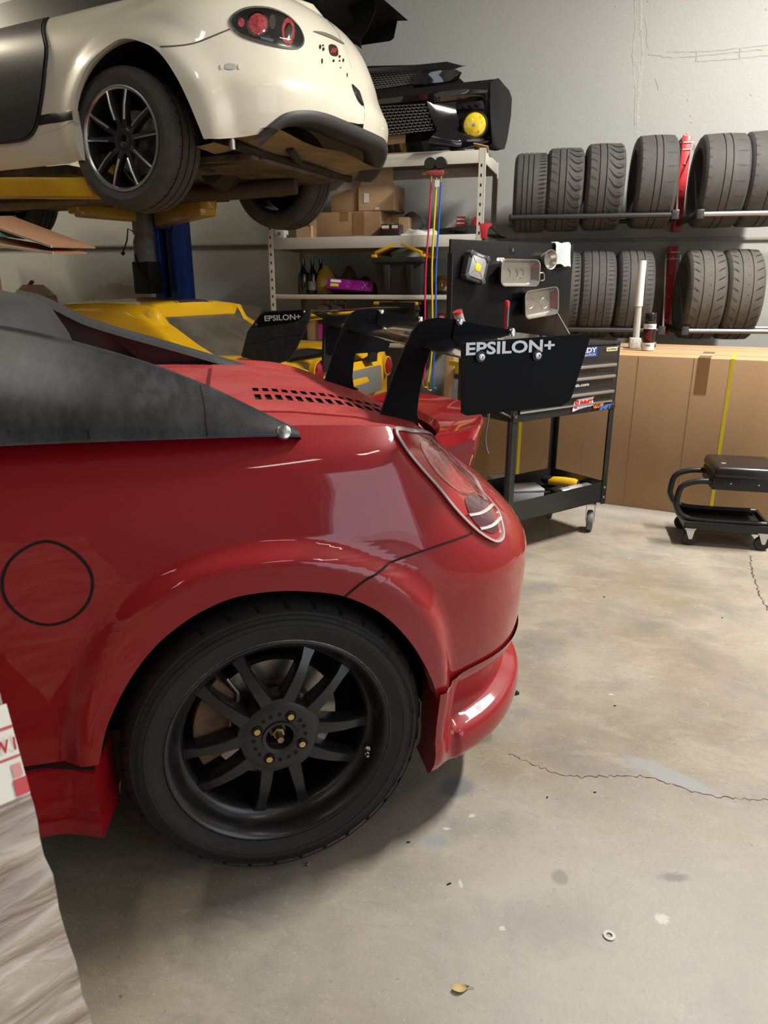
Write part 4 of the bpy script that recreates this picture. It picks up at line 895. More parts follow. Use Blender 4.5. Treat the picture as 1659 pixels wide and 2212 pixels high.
# ================================================================ shelf unit
kraft = mat('kraft cardboard', (.40, .245, .125), .75, n=(6, .4, (.35, .205, .10)), n2=(60, .2, (.46, .30, .17)), bump=(120, .05))
kraft2 = mat('pale cardboard', (.47, .31, .175), .75, n=(5, .4, (.40, .25, .135)), bump=(120, .05))
tape = mat('brown packing tape', (.30, .17, .07), .3, coat=.4)
shelf_m = mat('cream shelf enamel', (.58, .56, .50), .45, n=(10, .4, (.50, .48, .42)))
pR = Vector(aty(1046, 400, 4.97)); pL = Vector(aty(580, 560, 5.12))
SHW = (Vector((pR.x, pR.y)) - Vector((pL.x, pL.y))).length; SHA = math.atan2(pR.y - pL.y, pR.x - pL.x); SHD = .60
SH = thing('shelf_unit', 'tall cream boltless metal shelf unit standing against the back wall', 'shelf', (pL.x, pL.y, 0), SHA)
ivs = WM[SH].inverted()
def sz(px, py, d=0.0):
    """height on the shelf plane at depth d behind its front"""
    n = np.array(WM[SH].to_3x3() @ Vector((0, 1, 0))); q = ivs @ Vector(atpl(px, py, np.array(WM[SH] @ Vector((0, d, 0))), n)); return q
ZT, ZM, ZL, ZB = sz(1040, 323).z, sz(800, 510).z, sz(640, 636, .1).z, sz(700, 736, .1).z
SHTOP = ZT + .01
for x, y in ((0, 0), (SHW, 0), (0, SHD), (SHW, SHD)):
    sx = 1 if x == 0 else -1; sy = 1 if y == 0 else -1
    po = MB().bb(min(x, x + sx * .04), max(x, x + sx * .04), min(y, y + sy * .004), max(y, y + sy * .004), 0, SHTOP).bb(min(x, x + sx * .004), max(x, x + sx * .004), min(y, y + sy * .04), max(y, y + sy * .04), 0, SHTOP).build('post', shelf_m, SH)
    if y == 0 or x > 0:
        hz = MB()
        for k in range(26):
            z = .5 + k * .057
            if z < SHTOP - .05: hz.bb(min(x + sx * .017, x + sx * .026), max(x + sx * .017, x + sx * .026), y - sy * .0008 - .0004, y - sy * .0008 + .0004, z, z + .018)
        hz.build('slot_holes', void, po, sm=0)['kind'] = 'stuff'
for k, z in enumerate((ZT, ZM, ZL, ZB, .25)):
    h = .075 if k < 2 else .03
    for y in (.006, SHD - .006): MB().bb(.004, SHW - .004, y - .005, y + .005, z - h, z).build('beam', shelf_m, SH, bevel=.002)
    for x in (.006, SHW - .006): MB().bb(x - .005, x + .005, .01, SHD - .01, z - h, z).build('beam', shelf_m, SH, bevel=.002)
    MB().bb(.01, SHW - .01, .012, SHD - .012, z - .012, z - .001).build('deck', mat('shelf board', (.26, .21, .15), .8, n=(8, .5, (.18, .15, .11))) , SH)
MB().bar((.02, SHD - .01, ZM - .15), (.7, SHD - .01, ZB - .2), .03, .004).build('brace', shelf_m, SH)
MB().bar((.05, SHD - .02, ZT - .25), (.6, SHD - .02, ZM + .1), .03, .004).build('brace', shelf_m, SH)
def on_shelf(px, py, z, d):
    """(x, y) on the shelf at depth d, column of px"""
    q = sz(px, py, d); return q.x
def shelf_box(name, label, px0, px1, d0, dd, z, h, m, cat='box', yaw=0.0, group=None, py=500):
    x0, x1 = on_shelf(px0, py, z, d0), on_shelf(px1, py, z, d0)
    base = WM[SH] @ Vector(((x0 + x1) / 2, d0 + dd / 2, z)); t = thing(name, label, cat, base, SHA + yaw, group); return t, x1 - x0
def carton(t, w, d, h, m, flaps=False, tp=True):
    b = MB(); th = .006
    if flaps:
        b.bb(-w/2, w/2, -d/2, -d/2 + th, 0, h).bb(-w/2, w/2, d/2 - th, d/2, 0, h).bb(-w/2, -w/2 + th, -d/2, d/2, 0, h).bb(w/2 - th, w/2, -d/2, d/2, 0, h).bb(-w/2, w/2, -d/2, d/2, 0, th)
    else: b.bb(-w/2, w/2, -d/2, d/2, 0, h)
    o = b.build('body', m, t, bevel=.003)
    if not flaps:
        MB().bb(-w/2 + .002, w/2 - .002, -.002, .002, h - .001, h + .0012).build('lid_seam', tape, t)
        if tp: MB().bb(-.03, .03, -d/2 - .0012, d/2 + .0012, h - .06, h + .002).build('tape_strip', tape, t)
    return o
# mid shelf
t, w = shelf_box('cardboard_box', 'long low taped cardboard box lying on the middle shelf', 668, 822, .10, .36, ZM + .002, .16, kraft)
carton(t, w, .36, .165, kraft)
MB().bb(w * .12, w * .28, -.1825, -.18, .02, .16).build('tape_patch', tape, t); MB().bb(-.49 * w, -.40 * w, -.184, -.18, .0, .12).build('torn_flap', kraft2, t)
bxw = w
t, w = shelf_box('cardboard_box', 'flattened taped carton end beside the long low cardboard box', 823, 882, .20, .30, ZM + .002, .16, kraft2); carton(t, w, .3, .13, kraft2)
MB().bb(-w * .2, -w * .02, -.1515, -.15, .05, .09).build('address_label', mat('white paper', (.78, .77, .74), .7), t)
t, w = shelf_box('cardboard_box', 'open tan carton with raised flap on top of the long cardboard box', 775, 849, .10, .30, ZM + .17, .2, kraft2); 
carton(t, w, .30, .165, kraft2, True)
MB().box((0, -.155, .165 + .085), (w, .005, .165), Matrix.Rotation(R(-4), 3, 'X')).build('raised_flap', kraft2, t); MB().bb(-w * .34, -w * .2, -.1525, -.15, .05, .11).build('address_label', MATS['white paper'], t); MB().bb(-w * .02, w * .10, -.1525, -.15, .003, .02).build('shipping_mark', MATS['white paper'], t)
t, w = shelf_box('cardboard_box', 'beige half open carton behind the raised-flap carton', 716, 775, .12, .32, ZM + .17, .16, kraft)
b = MB(); b.prism([(-w/2, 0), (w/2, 0), (w/2, .165), (-w/2, .10)], (0, -.16, 0), (1, 0, 0), (0, 0, 1), (0, .32, 0)); b.build('body', kraft, t, bevel=.003)
t, w = shelf_box('cardboard_box', 'small torn carton at the left end of the middle shelf', 640, 672, .06, .2, ZM + .002, .1, kraft2); carton(t, w, .2, .08, kraft2, True)
MB().lathe([(0, .09), (.03, .10), (.04, .07), (.02, .06)], (0, -.03, 0), (0, 0, 1), 10).build('plastic_wrap', clear_mat('crinkled film', (.9, .9, .9), .15, .1), t)
t, w = shelf_box('white_box', 'tiny white carton at the far left of the middle shelf', 593, 613, .05, .08, ZM + .002, .05, kraft); MB().bb(-w/2, w/2, -.04, .04, 0, .055).build('body', mat('white carton', (.62, .58, .52), .6), t, bevel=.002); MB().bb(-.012, .012, -.042, -.04, .02, .04).build('print', mat('grey print', (.2, .2, .2), .6), t)
t, w = shelf_box('parts_box', 'black parts carton with white and red print on the middle shelf', 823, 861, .04, .12, ZM + .002, .08, kraft)
MB().bb(-w/2, w/2, -.06, .06, 0, .075).build('body', mat('black carton', (.03, .028, .028), .4), t, bevel=.002)
for x0, x1 in ((-.45, -.05), (.12, .45)): MB().bb(w * x0, w * x1, -.062, -.06, .048, .066).build('white_print', MATS['white paper'], t); MB().bb(w * (x0 + .05), w * x1, -.0625, -.06, .040, .046).build('red_print', mat('red print', (.5, .03, .03), .5), t)
t, w = shelf_box('air_filter', 'grey round mechanical part on the middle shelf behind the white cloth', 876, 902, .28, .15, ZM + .002, .1, kraft); MB().lathe([(0, -.06), (.07, -.05), (.08, 0), (.07, .03), (.085, .045), (.05, .06), (0, .06)], (0, 0, .085), (-.5, -1, .2), 24).build('body', mat('grey casting', (.22, .22, .23), .45, metal=.5, bump=(40, .3)), t)
MB().bb(-.10, -.04, -.02, .02, .02, .14).build('red_tab', mat('deep red plastic', (.35, .02, .02), .4), t)
# crumpled cloths
def cloth(name, label, c, w, d, h, m, seed, cat='cloth', rz=0.0):
    rnd = random.Random(seed); ph = [rnd.uniform(0, 6) for _ in range(6)]; t = []
    for i in range(22):
        r_ = []
        for j in range(16):
            x, y = i / 21 - .5, j / 15 - .5; e = max(0, 1 - (2 * abs(x)) ** 3) * max(0, 1 - (2 * abs(y)) ** 3)
            z = h * e * (.55 + .45 * math.sin(9 * x + ph[0] + 3 * y) * math.cos(7 * y + ph[1] + 4 * x)) + .004
            r_.append((x * w + .02 * math.sin(5 * y + ph[2]), y * d + .02 * math.sin(6 * x + ph[3]), max(.002, z)))
        t.append(r_)
    b = MB().grid(t); b.grid([[(p[0], p[1], 0.0) for p in r_] for r_ in t], flip=True); o = b.build(name, m, sm=60); o.location = c; o.rotation_euler = (0, 0, rz); return tag(o, label, cat)
q = WM[SH] @ Vector((on_shelf(900, 500, 0, .15), .17, ZM)); cloth('shop_cloth', 'crumpled white cloth lying on the middle shelf', q, .30, .2, .075, mat('white cloth', (.68, .67, .63), .9), 3, rz=SHA)
q = WM[SH] @ Vector((on_shelf(1000, 500, 0, .25), .30, ZM)); cloth('black_bag', 'slumped black fabric bag on the right end of the middle shelf', q, .52, .36, .12, mat('black fabric', (.012, .012, .012), .8), 5, 'bag', SHA)
t, w = shelf_box('blister_pack', 'red packaged fastener sets leaning on the middle shelf', 983, 1030, .06, .05, ZM + .055, .07, kraft)
MB().box((-w * .28, 0, .03), (w * .4, .012, .062), Matrix.Rotation(R(4), 3, 'Y')).build('red_card', mat('red card', (.55, .03, .02), .45), t, bevel=.002); MB().box((w * .12, .005, .028), (w * .3, .02, .05), Matrix.Rotation(R(-8), 3, 'Y')).build('clear_blister', mat('grey blister', (.25, .25, .25), .2, coat=1), t, bevel=.004)
for k in range(2): MB().bb(-w * .45, -w * .1, -.0085, -.006, .014 + .024 * k, .024 + .024 * k).build('print', mat('white print 2', (.7, .65, .62), .5), t)
MB().box((w * .38, 0, .03), (w * .16, .02, .05), Matrix.Rotation(R(12), 3, 'Y')).build('red_card', MATS['red card'], t)
# ---- lower shelves
def bottle(label, px, py, d, z, r_, h, m, cat='bottle', neck=.35, cap=None, group=None, cap_m=None, name='bottle'):
    x = on_shelf(px, py, z, d); p = WM[SH] @ Vector((x, d, z)); t = thing(name, label, cat, p, SHA, group)
    MB().lathe([(0, 0), (r_ * .95, 0), (r_, .008), (r_, h * .55), (r_ * .9, h * .62), (r_ * neck, h * .78), (r_ * neck, h * .93)], (0, 0, 0), (0, 0, 1), 20).build('body', m, t, sm=50)
    MB().lathe([(r_ * neck * 1.15, h * .92), (r_ * neck * 1.15, h), (0, h)], (0, 0, 0), (0, 0, 1), 14).build('cap', cap_m or m, t); return t
dk = mat('dark glass', (.012, .010, .008), .12, coat=1)
bottle('tall dark bottle leftmost on the lower shelf', 656, 640, .18, ZL + .001, .042, .24, dk)
tb = bottle('dark bottle with pale label beside the yellow jug', 676, 640, .2, ZL + .001, .038, .24, dk); MB().lathe([(.0388, .03), (.0388, .09)], (0, 0, 0), (0, 0, 1), 20).build('label_band', mat('grey label', (.30, .28, .25), .6), tb)
bottle('dark bottle at the back behind the yellow jug', 694, 640, .34, ZL + .001, .04, .25, dk)
x = on_shelf(703, 640, 0, .2); p = WM[SH] @ Vector((x, .22, ZL + .001)); t = thing('yellow_jug', 'faded yellow plastic jug beside the dark bottles', 'jug', p, SHA)
MB().lathe([(0, 0), (.065, 0), (.07, .01), (.07, .11), (.05, .16), (.025, .185), (.02, .20), (0, .20)], (0, 0, 0), (0, 0, 1), 24).build('body', mat('faded yellow plastic', (.50, .36, .08), .5), t)
x = on_shelf(745, 600, 0, .3); p = WM[SH] @ Vector((x, .34, ZL + .001)); MBo = MB()
cloth('plastic_sheet', 'crumpled clear plastic packaging behind the purple box', p, .42, .25, .20, mat('cloudy plastic', (.13, .11, .07), .25, coat=.6), 8, 'packaging', SHA)
t, w = shelf_box('purple_box', 'glossy purple product box tilted on the lower shelf', 704, 803, .05, .18, ZL + .012, .075, kraft, py=625)
PB = MB().bb(-w/2, w/2, -.09, .09, 0, .07).build('body', mat('purple carton', (.30, .012, .26), .35, coat=.5), t, bevel=.003); t.rotation_euler = (R(-14), R(4), SHA)
MB().bb(-w * .42, -w * .2, -.0925, -.09, .044, .062).build('white_label', MATS['white paper'], t); MB().bb(-w * .42, -w * .24, -.0925, -.09, .015, .035).build('yellow_label', mat('yellow print', (.7, .55, .04), .5), t)
for k in range(8):
    a = k * math.pi / 4; MB().bar((-.01 + .008 * math.cos(a), -.0915, .036 + .008 * math.sin(a)), (-.01 + .026 * math.cos(a), -.0915, .036 + .026 * math.sin(a)), .002, .001).build('burst_print', mat('pink print', (.65, .30, .58), .5), t, sm=0)
for s_ in (-1, 1): MB().bar((w * .33 - .018 * s_, -.0915, .015), (w * .33 + .018 * s_, -.0915, .058), .006, .001).build('logo_print', mat('pale print', (.75, .6, .75), .5), t, sm=0)
def tote(label, px0, px1, py0, z, h, d0=.0, open_=True):
    x0, x1 = on_shelf(px0, py0, 0, d0), on_shelf(px1, py0, 0, d0); w = x1 - x0; p = WM[SH] @ Vector(((x0 + x1) / 2, d0 + .2, z)); t = thing('storage_tote', label, 'storage tote', p, SHA)
    tm = mat('black tote plastic', (.028, .027, .026), .45, n=(20, .3, (.04, .04, .04)))
    MB().box((0, 0, h / 2), (w * .84, .34, h), taper=1.12).build('tub', tm, t, bevel=.012)
    MB().bb(-w * .49, w * .49, -.205, .205, h - .035, h).build('rim', tm, t, bevel=.006)
    for s_ in (-.22, .22): MB().box((s_ * w, -.185, h * .45), (.035, .02, h * .7), Matrix.Rotation(R(6), 3, 'X'), taper=1.4).build('rib', tm, t, bevel=.004)
    ym = mat('yellow tote lid', (.68, .42, .02), .4, coat=.2)
    for s_ in (-1, 1):
        ang = R(22) if open_ else 0; lw = w * .43
        M3 = Matrix.Rotation(s_ * ang, 3, 'Y'); c = Vector((s_ * w * .25, 0, h + (.055 if open_ else .012)))
        MB().box(c, (lw, .40, .022), M3).build('lid_flap', ym, t, bevel=.005)
        if open_: MB().box(Vector((s_ * w * .46, 0, h + .008)), (w * .10, .40, .02)).build('lid_hinge', ym, t, bevel=.004)
    return t
tote('black storage tote with yellow flaps half open on the lower shelf', 803, 916, 600, ZL + .002, sz(860, 566, .0).z - ZL + .03)
tote('black storage tote with closed yellow lid below the half-open tote', 803, 905, 690, ZB + .002, sz(860, 660, .0).z - ZB, open_=False)
t, w = shelf_box('grey_bin', 'grey plastic bin behind the coloured hoses', 922, 972, .1, .3, ZB + .002, .3, kraft, py=640)
MB().box((0, 0, .15), (w * .9, .3, .30), taper=1.1).build('tub', mat('grey bin plastic', (.23, .23, .22), .5), t, bevel=.01); MB().bb(-w * .55, w * .55, -.175, .175, .29, .32).build('lid', mat('clear grey lid', (.30, .30, .29), .35), t, bevel=.008)
MB().bb(w * .02, w * .4, -.172, -.165, .06, .20).build('red_label', mat('red label', (.50, .03, .03), .5), t); MB().bb(w * .1, w * .3, -.1735, -.17, .15, .185).build('white_emblem', MATS['white paper'], t)
for k in range(3): MB().bb(w * .05, w * .36, -.1735, -.17, .075 + .022 * k, .081 + .022 * k).build('print_line', mat('pale pink print', (.7, .45, .42), .5), t)
x = on_shelf(958, 590, 0, .25); p = WM[SH] @ Vector((x, .26, ZB + .33)); t = thing('amber_lamp', 'amber domed beacon on the grey bin', 'lamp', p, SHA); MB().lathe([(.0, .11), (.04, .10), (.07, .06), (.078, 0)], (0, 0, .02), (0, 0, 1), 24).build('dome', mat('amber plastic', (.25, .12, .02), .2, coat=1), t); MB().lathe([(.08, .0), (.082, .02), (.078, .022)], (0, 0, 0), (0, 0, 1), 24).lathe([(0, 0), (.08, 0)], (0, 0, 0), (0, 0, 1), 24).build('base', blackp, t)
x = on_shelf(640, 660, 0, .05); p = WM[SH] @ Vector((x, .16, ZL - .155)); 
cb = MB().box((0, 0, .0), (.27, .2, .012), Matrix.Rotation(R(-12), 3, 'X') @ Matrix.Rotation(R(8), 3, 'Y')).build('cardboard_sheet', kraft2, bevel=.002); cb.location = p; cb.rotation_euler = (0, 0, SHA); tag(cb, 'loose tan cardboard sheet poking out of the bottom shelf', 'cardboard')
jm = mat('silver oil jug', (.26, .27, .29), .35, metal=.3)
for i, (px, d, cm, lb) in enumerate(((699, .08, mat('pink cap', (.6, .08, .25), .4), 'silver oil jug with magenta label and pink cap on the bottom shelf'), (728, .10, mat('grey cap', (.3, .3, .3), .4), 'silver oil jug with grey cap beside the magenta labelled jug'))):
    x = on_shelf(px, 735, 0, d); p = WM[SH] @ Vector((x, d + .05, ZB + .001)); t = thing('oil_jug', lb, 'jug', p, SHA)
    MB().prism([(-.055, 0), (.055, 0), (.055, .2), (.035, .245), (-.01, .255), (-.03, .26), (-.055, .22)], (0, -.04, 0), (1, 0, 0), (0, 0, 1), (0, .08, 0)).build('body', jm, t, bevel=.01)
    MB().tube([(.01, 0, .25), (.03, 0, .285), (.055, 0, .275), (.058, 0, .21)], .01, 8).build('handle', jm, t); MB().cyl((-.025, 0, .255), (-.025, 0, .285), .02, n=16).build('cap', cm, t)
    MB().bb(-.045, .045, -.042, -.04, .02, .12).build('front_label', mat('magenta label', (.45, .03, .28), .4) if i == 0 else mat('slate label', (.12, .13, .15), .4), t)
    if i == 0: MB().bb(-.045, .045, -.042, -.04, .12, .16).build('black_label', blackp, t)
for px0, px1, h, m, lb in ((745, 775, .14, mat('yellow carton', (.55, .45, .04), .5), 'yellow green carton on the bottom shelf beside the oil jugs'), (664, 690, .22, kraft2, 'plain cardboard carton left of the oil jugs on the bottom shelf')):
    t, w = shelf_box('carton', lb, px0, px1, .1, .12, ZB + .001, h, m, py=730); MB().bb(-w/2, w/2, -.06, .06, 0, h).build('body', m, t, bevel=.003); MB().bb(-w/2, w/2, -.062, .062, h - .02, h + .001).build('lid', m, t, bevel=.002)
# ---- gauge set with three hoses
gp = WM[SH] @ Vector((sz(942, 370, -.03).x, -.05, sz(942, 375, -.03).z)); GS = thing('manifold_gauge', 'refrigerant gauge set hanging from the top shelf with red, yellow and blue hoses', 'gauge set', gp, SHA)
MB().box((0, 0, 0), (.11, .03, .035)).build('manifold', mat('gauge red', (.30, .05, .05), .4), GS, bevel=.004)
for s_ in (-1, 1):
    MB().lathe([(0, .02), (.034, .02), (.038, .012), (.038, -.02), (0, -.02)], (s_ * .034, .0, .055), (0, -1, 0), 24).build('gauge', blackp, GS); MB().cyl((s_ * .055, 0, 0), (s_ * .085, 0, .002), .007, n=8).build('valve_knob', brass, GS)
hang = WM[GS].inverted() @ (WM[SH] @ Vector((0, -.01, ZT - .03))); MB().bar((0, .02, .05), (0, .03, hang.z), .01, .004).build('hook', chrome, GS)
for i, (c, px) in enumerate((((.55, .02, .07), [(932, 392), (927, 480), (920, 580), (918, 680), (919, 760), (915, 826)]), ((.70, .50, .02), [(943, 395), (938, 480), (933, 580), (934, 680), (933, 760), (924, 832)]), ((.02, .12, .52), [(953, 392), (948, 480), (942, 580), (941, 680), (938, 760), (934, 828)]))):
    P = []
    for k, (x, y) in enumerate(px): q = WM[GS].inverted() @ (WM[SH] @ sz(x, y, -.06 - .012 * k)); P.append(q)
    m = mat(f'hose {i}', c, .35, coat=.3); ho = MB().tube(curve_pts(P, 40), .0065, 8).build('hose', m, GS, sm=60)
    MB().cyl((P[0].x, P[0].y, P[0].z - .005), (P[0].x, P[0].y, P[0].z + .03), .007, n=8).build('brass_fitting', brass, ho)
    e = P[-1]; MB().cyl((e.x, e.y, e.z + .02), (e.x + .008, e.y, e.z - .03), .009, n=8).cyl((e.x + .004, e.y, e.z - .03), (e.x + .03, e.y, e.z - .035), .008, n=8).build('coupler', brass if i != 2 else mat('blue coupler', (.05, .25, .55), .3, metal=.6), ho)
MB().bb(.006, .034, -.03, -.026, -.085, -.045).build('paper_tag', MATS['white paper'], GS)
# ================================================================ black bumper cover on the top shelf
gb = mat('gloss black bumper', (.006, .006, .007), .1, coat=1.0, coat_rough=.02)
mb_ = mat('matte black inner', (.006, .006, .006), .5, spec=.2)
BC = thing('bumper_cover', 'glossy black car bumper cover with yellow fog lamp on top of the shelf unit', 'car part', WM[SH] @ Vector((SHW * .72, .22, ZT)), SHA)
ivb = WM[BC].inverted()
def bpt(px, py, d):
    n = np.array(WM[SH].to_3x3() @ Vector((0, 1, 0))); return ivb @ Vector(atpl(px, py, np.array(WM[SH] @ Vector((0, d, 0))), n))
def sheet(pts, th, name, m, par=BC, bev=.003):
    """outline with its own depth at each corner, thickened backwards"""
    P = [bpt(*q) for q in pts]; n = len(P); c = sum(P, Vector()) / n; b = MB(); D = Vector((0, th, 0))
    b.add(P + [p + D for p in P] + [c, c + D], [(i, (i + 1) % n, n + (i + 1) % n, n + i) for i in range(n)] + [(i, (i + 1) % n, 2 * n) for i in range(n)] + [(n + (i + 1) % n, n + i, 2 * n + 1) for i in range(n)])
    return b.build(name, m, par, bevel=bev, sm=40)
def strip(rows, name, m, par=BC):
    return MB().grid([[bpt(*q) for q in r] for r in rows]).build(name, m, par, sm=45)
# curved face strips from left (behind the white car) to the right end
strip([[(700, 160, .0), (800, 147, .02), (900, 140, .05), (965, 133, .10), (1000, 142, .14), (1010, 141, .15)], [(700, 165, -.04), (800, 155, -.03), (900, 150, .0), (950, 150, .04), (975, 152, .10), (995, 145, .14)]], 'top_lip', gb)
strip([[(950, 152, .03), (985, 150, .10), (998, 157, .14)], [(910, 160, .0), (960, 162, .05), (996, 160, .14)], [(902, 182, .0), (950, 178, .04), (990, 172, .14)], [(905, 185, .03), (950, 182, .06), (985, 176, .16)]], 'lamp_brow', gb)
strip([[(700, 215, -.04), (790, 206, -.04), (900, 190, -.02), (1000, 178, .06), (1075, 170, .20), (1082, 172, .30)], [(700, 225, -.07), (790, 218, -.07), (900, 205, -.06), (1000, 192, .02), (1060, 195, .12), (1084, 178, .30)], [(700, 236, -.05), (790, 228, -.05), (900, 218, -.05), (1010, 202, .04), (1060, 205, .13), (1090, 190, .32)]], 'centre_bar', gb)
strip([[(1060, 176, .12), (1076, 168, .20), (1100, 195, .38)], [(1058, 205, .11), (1082, 200, .22), (1106, 212, .40)], [(1060, 260, .08), (1078, 262, .2), (1104, 250, .40)], [(1063, 310, .05), (1076, 318, .18), (1096, 300, .40)], [(1040, 322, .02), (1070, 326, .14), (1090, 322, .38)]], 'side_flank', mat('satin black flank', (.005, .005, .006), .4, spec=.2))
sheet([(690, 150, .12), (800, 142, .12), (960, 138, .16), (1005, 180, .2), (1075, 175, .30), (1095, 215, .4), (1085, 318, .36), (1000, 322, .14), (800, 330, .1), (690, 335, .1)], .01, 'inner_shell', mb_)
strip([[(928, 212, -.03), (990, 206, .02), (1050, 200, .08), (1060, 202, .09)], [(932, 222, -.02), (990, 215, .04), (1040, 210, .10), (1058, 225, .10)]], 'fog_surround_top', gb)
strip([[(922, 218, -.04), (935, 225, -.02), (985, 220, .05)], [(930, 250, -.04), (950, 252, .0), (985, 240, .06)], [(944, 282, -.05), (975, 280, .0), (1000, 295, .06)], [(925, 303, -.07), (985, 303, -.02), (1045, 300, .06)], [(930, 318, -.05), (985, 318, 0), (1050, 316, .07)]], 'fog_surround', gb)
strip([[(700, 320, -.06), (800, 317, -.06), (920, 304, -.06), (1000, 306, .0), (1058, 304, .07)], [(700, 340, -.03), (800, 332, -.03), (920, 328, -.03), (1000, 322, .02), (1056, 318, .08)]], 'lower_lip', gb)
strip([[(978, 225, .07), (1045, 215, .11), (1060, 218, .11)], [(985, 300, .10), (1045, 302, .11), (1060, 300, .11)]], 'fog_recess', mb_)
sheet([(985, 236, .05), (1000, 223, .06), (1042, 217, .09), (1046, 236, .09)], .01, 'fog_vent', mb_)
for k in range(3): sheet([(1000 + 14 * k, 226 - 2 * k, .05 + .01 * k), (1008 + 14 * k, 225 - 2 * k, .05 + .01 * k), (1012 + 14 * k, 231 - 2 * k, .052 + .01 * k), (1003 + 14 * k, 233 - 2 * k, .05 + .01 * k)], .004, 'vent_facet', void, bev=0)
fg = bpt(1025, 270, .05); fo = MB().lathe([(.0, .030), (.04, .026), (.065, .012), (.075, -.01), (.078, -.04)], fg, (.12, -1, -.1), 32).build('fog_lamp', mat('yellow fog glass', (.78, .55, .01), .08, coat=1, n=(40, .6, (.9, .75, .12))), BC)
MB().lathe([(0, .034), (.008, .033), (.01, .028)], fg, (.12, -1, -.1), 12).build('bulb_cap', mat('blue bulb tip', (.2, .3, .6), .2), fo); MB().lathe([(.076, .0), (.084, -.004), (.086, -.03)], fg, (.12, -1, -.1), 32).build('lamp_bezel', mb_, BC)
for yy, n_ in ((-.5, 1), (.15, 1), (.6, 1)): MB().bar(fg + Vector((-.06 * math.sqrt(1 - yy * yy), -.02, .07 * yy)), fg + Vector((.06 * math.sqrt(1 - yy * yy), -.02, .07 * yy)), .002, .002).build('lens_rib', mat('pale yellow rib', (.85, .7, .1), .2), fo, sm=0)
def mesh_grille(quad, nx, nz, name):
    """honeycomb of bars inside the four-cornered opening"""
    A, B, C_, D = [bpt(*q) for q in quad]; g = MB(); P = lambda u, v: A.lerp(B, u).lerp(D.lerp(C_, u), v)
    for r in range(nz + 1):
        for k in range(nx):
            v0 = r / nz; u0 = (k + (.5 if r % 2 else 0)) / nx
            if u0 + .5 / nx > 1: continue
            p, q, s_ = P(u0, v0), P(min(1, u0 + .25 / nx), min(1, v0 + .35 / nz)), P(min(1, u0 + .5 / nx), min(1, v0 + .35 / nz)); e = P(min(1, u0 + .75 / nx), v0)
            g.bar(p, q, .0055, .006, (0, 1, 0)); g.bar(q, s_ + Vector((1e-4, 0, 0)), .0055, .006, (0, 1, 0)); g.bar(s_, e, .0055, .006, (0, 1, 0))
            if r < nz: g.bar(q.lerp(s_, .0), P(min(1, u0 + .25 / nx), min(1, v0 + 1 / nz)), .0055, .006, (0, 1, 0)) if False else None
    o = g.build(name, mat('grille plastic', (.13, .13, .125), .5), BC, sm=0); o['kind'] = 'stuff'
    MB().grid([[A + Vector((0, .03, 0)), B + Vector((0, .03, 0))], [D + Vector((0, .03, 0)), C_ + Vector((0, .03, 0))]]).build('grille_backing', mat('grille backing', (.004, .004, .004), .8, spec=.1), BC); return o
mesh_grille([(780, 158, .0), (905, 150, .02), (892, 180, .02), (780, 196, .0)], 15, 7, 'upper_grille'); mesh_grille([(780, 232, -.04), (920, 224, -.03), (938, 280, -.03), (790, 296, -.04)], 16, 9, 'lower_grille')
strip([[(905, 146, -.01), (912, 152, .0)], [(890, 182, -.01), (904, 182, .0)]], 'grille_edge', gb); strip([[(780, 198, -.02), (892, 184, -.01)], [(780, 208, -.03), (895, 192, -.02)]], 'grille_sill', gb)
# cardboard bits by the bumper
q = WM[SH] @ Vector((on_shelf(848, 320, 0, .0), -.0, ZT)); t = thing('cardboard_sheet', 'upright tan cardboard piece on the top shelf by the bumper cover', 'cardboard', q, SHA)
MB().box((-.02, .02, .075), (.20, .006, .15), Matrix.Rotation(R(-10), 3, 'X')).build('panel', kraft, t); MB().box((-.02, .09, .003), (.2, .16, .006)).build('foot_flap', kraft, t)
for px, a, lb in ((985, 10, 'flat brown cardboard scrap under the bumper cover'), (1038, 28, 'folded cardboard scrap at the right front corner of the top shelf')):
    q = WM[SH] @ Vector((on_shelf(px, 322, 0, .02), .05, ZT)); o = MB().box((0, 0, .018), (.10, .06, .006), Matrix.Rotation(R(-a), 3, 'X') @ Matrix.Rotation(R(a * .6), 3, 'Y')).build('cardboard_scrap', kraft2); o.location = q; o.rotation_euler = (0, 0, SHA); tag(o, lb, 'cardboard')
# small red stand in front of the shelf
rj = aty(1046, 500, 4.88); t = thing('jack_stand', 'red topped support stand behind the tool cart', 'stand', (rj[0], rj[1], 0)); MB().cyl((0, 0, 0), (0, 0, rj[2]), .012, n=10).build('rod', mat('dark steel rod', (.12, .12, .12), .4, metal=.8), t); MB().prism([(-.018, 0), (.018, 0), (.022, .055), (.045, .08), (.045, .092), (-.03, .092), (-.03, .08)], (0, -.02, rj[2] - .045), (1, 0, 0), (0, 0, 1), (0, .04, 0)).build('saddle', mat('red enamel', (.45, .03, .04), .4), t, bevel=.003); MB().lathe([(0, 0), (.09, 0), (.085, .02), (.03, .05), (.02, .3)], (0, 0, 0), (0, 0, 1), 16).build('base', MATS['red enamel'], t)
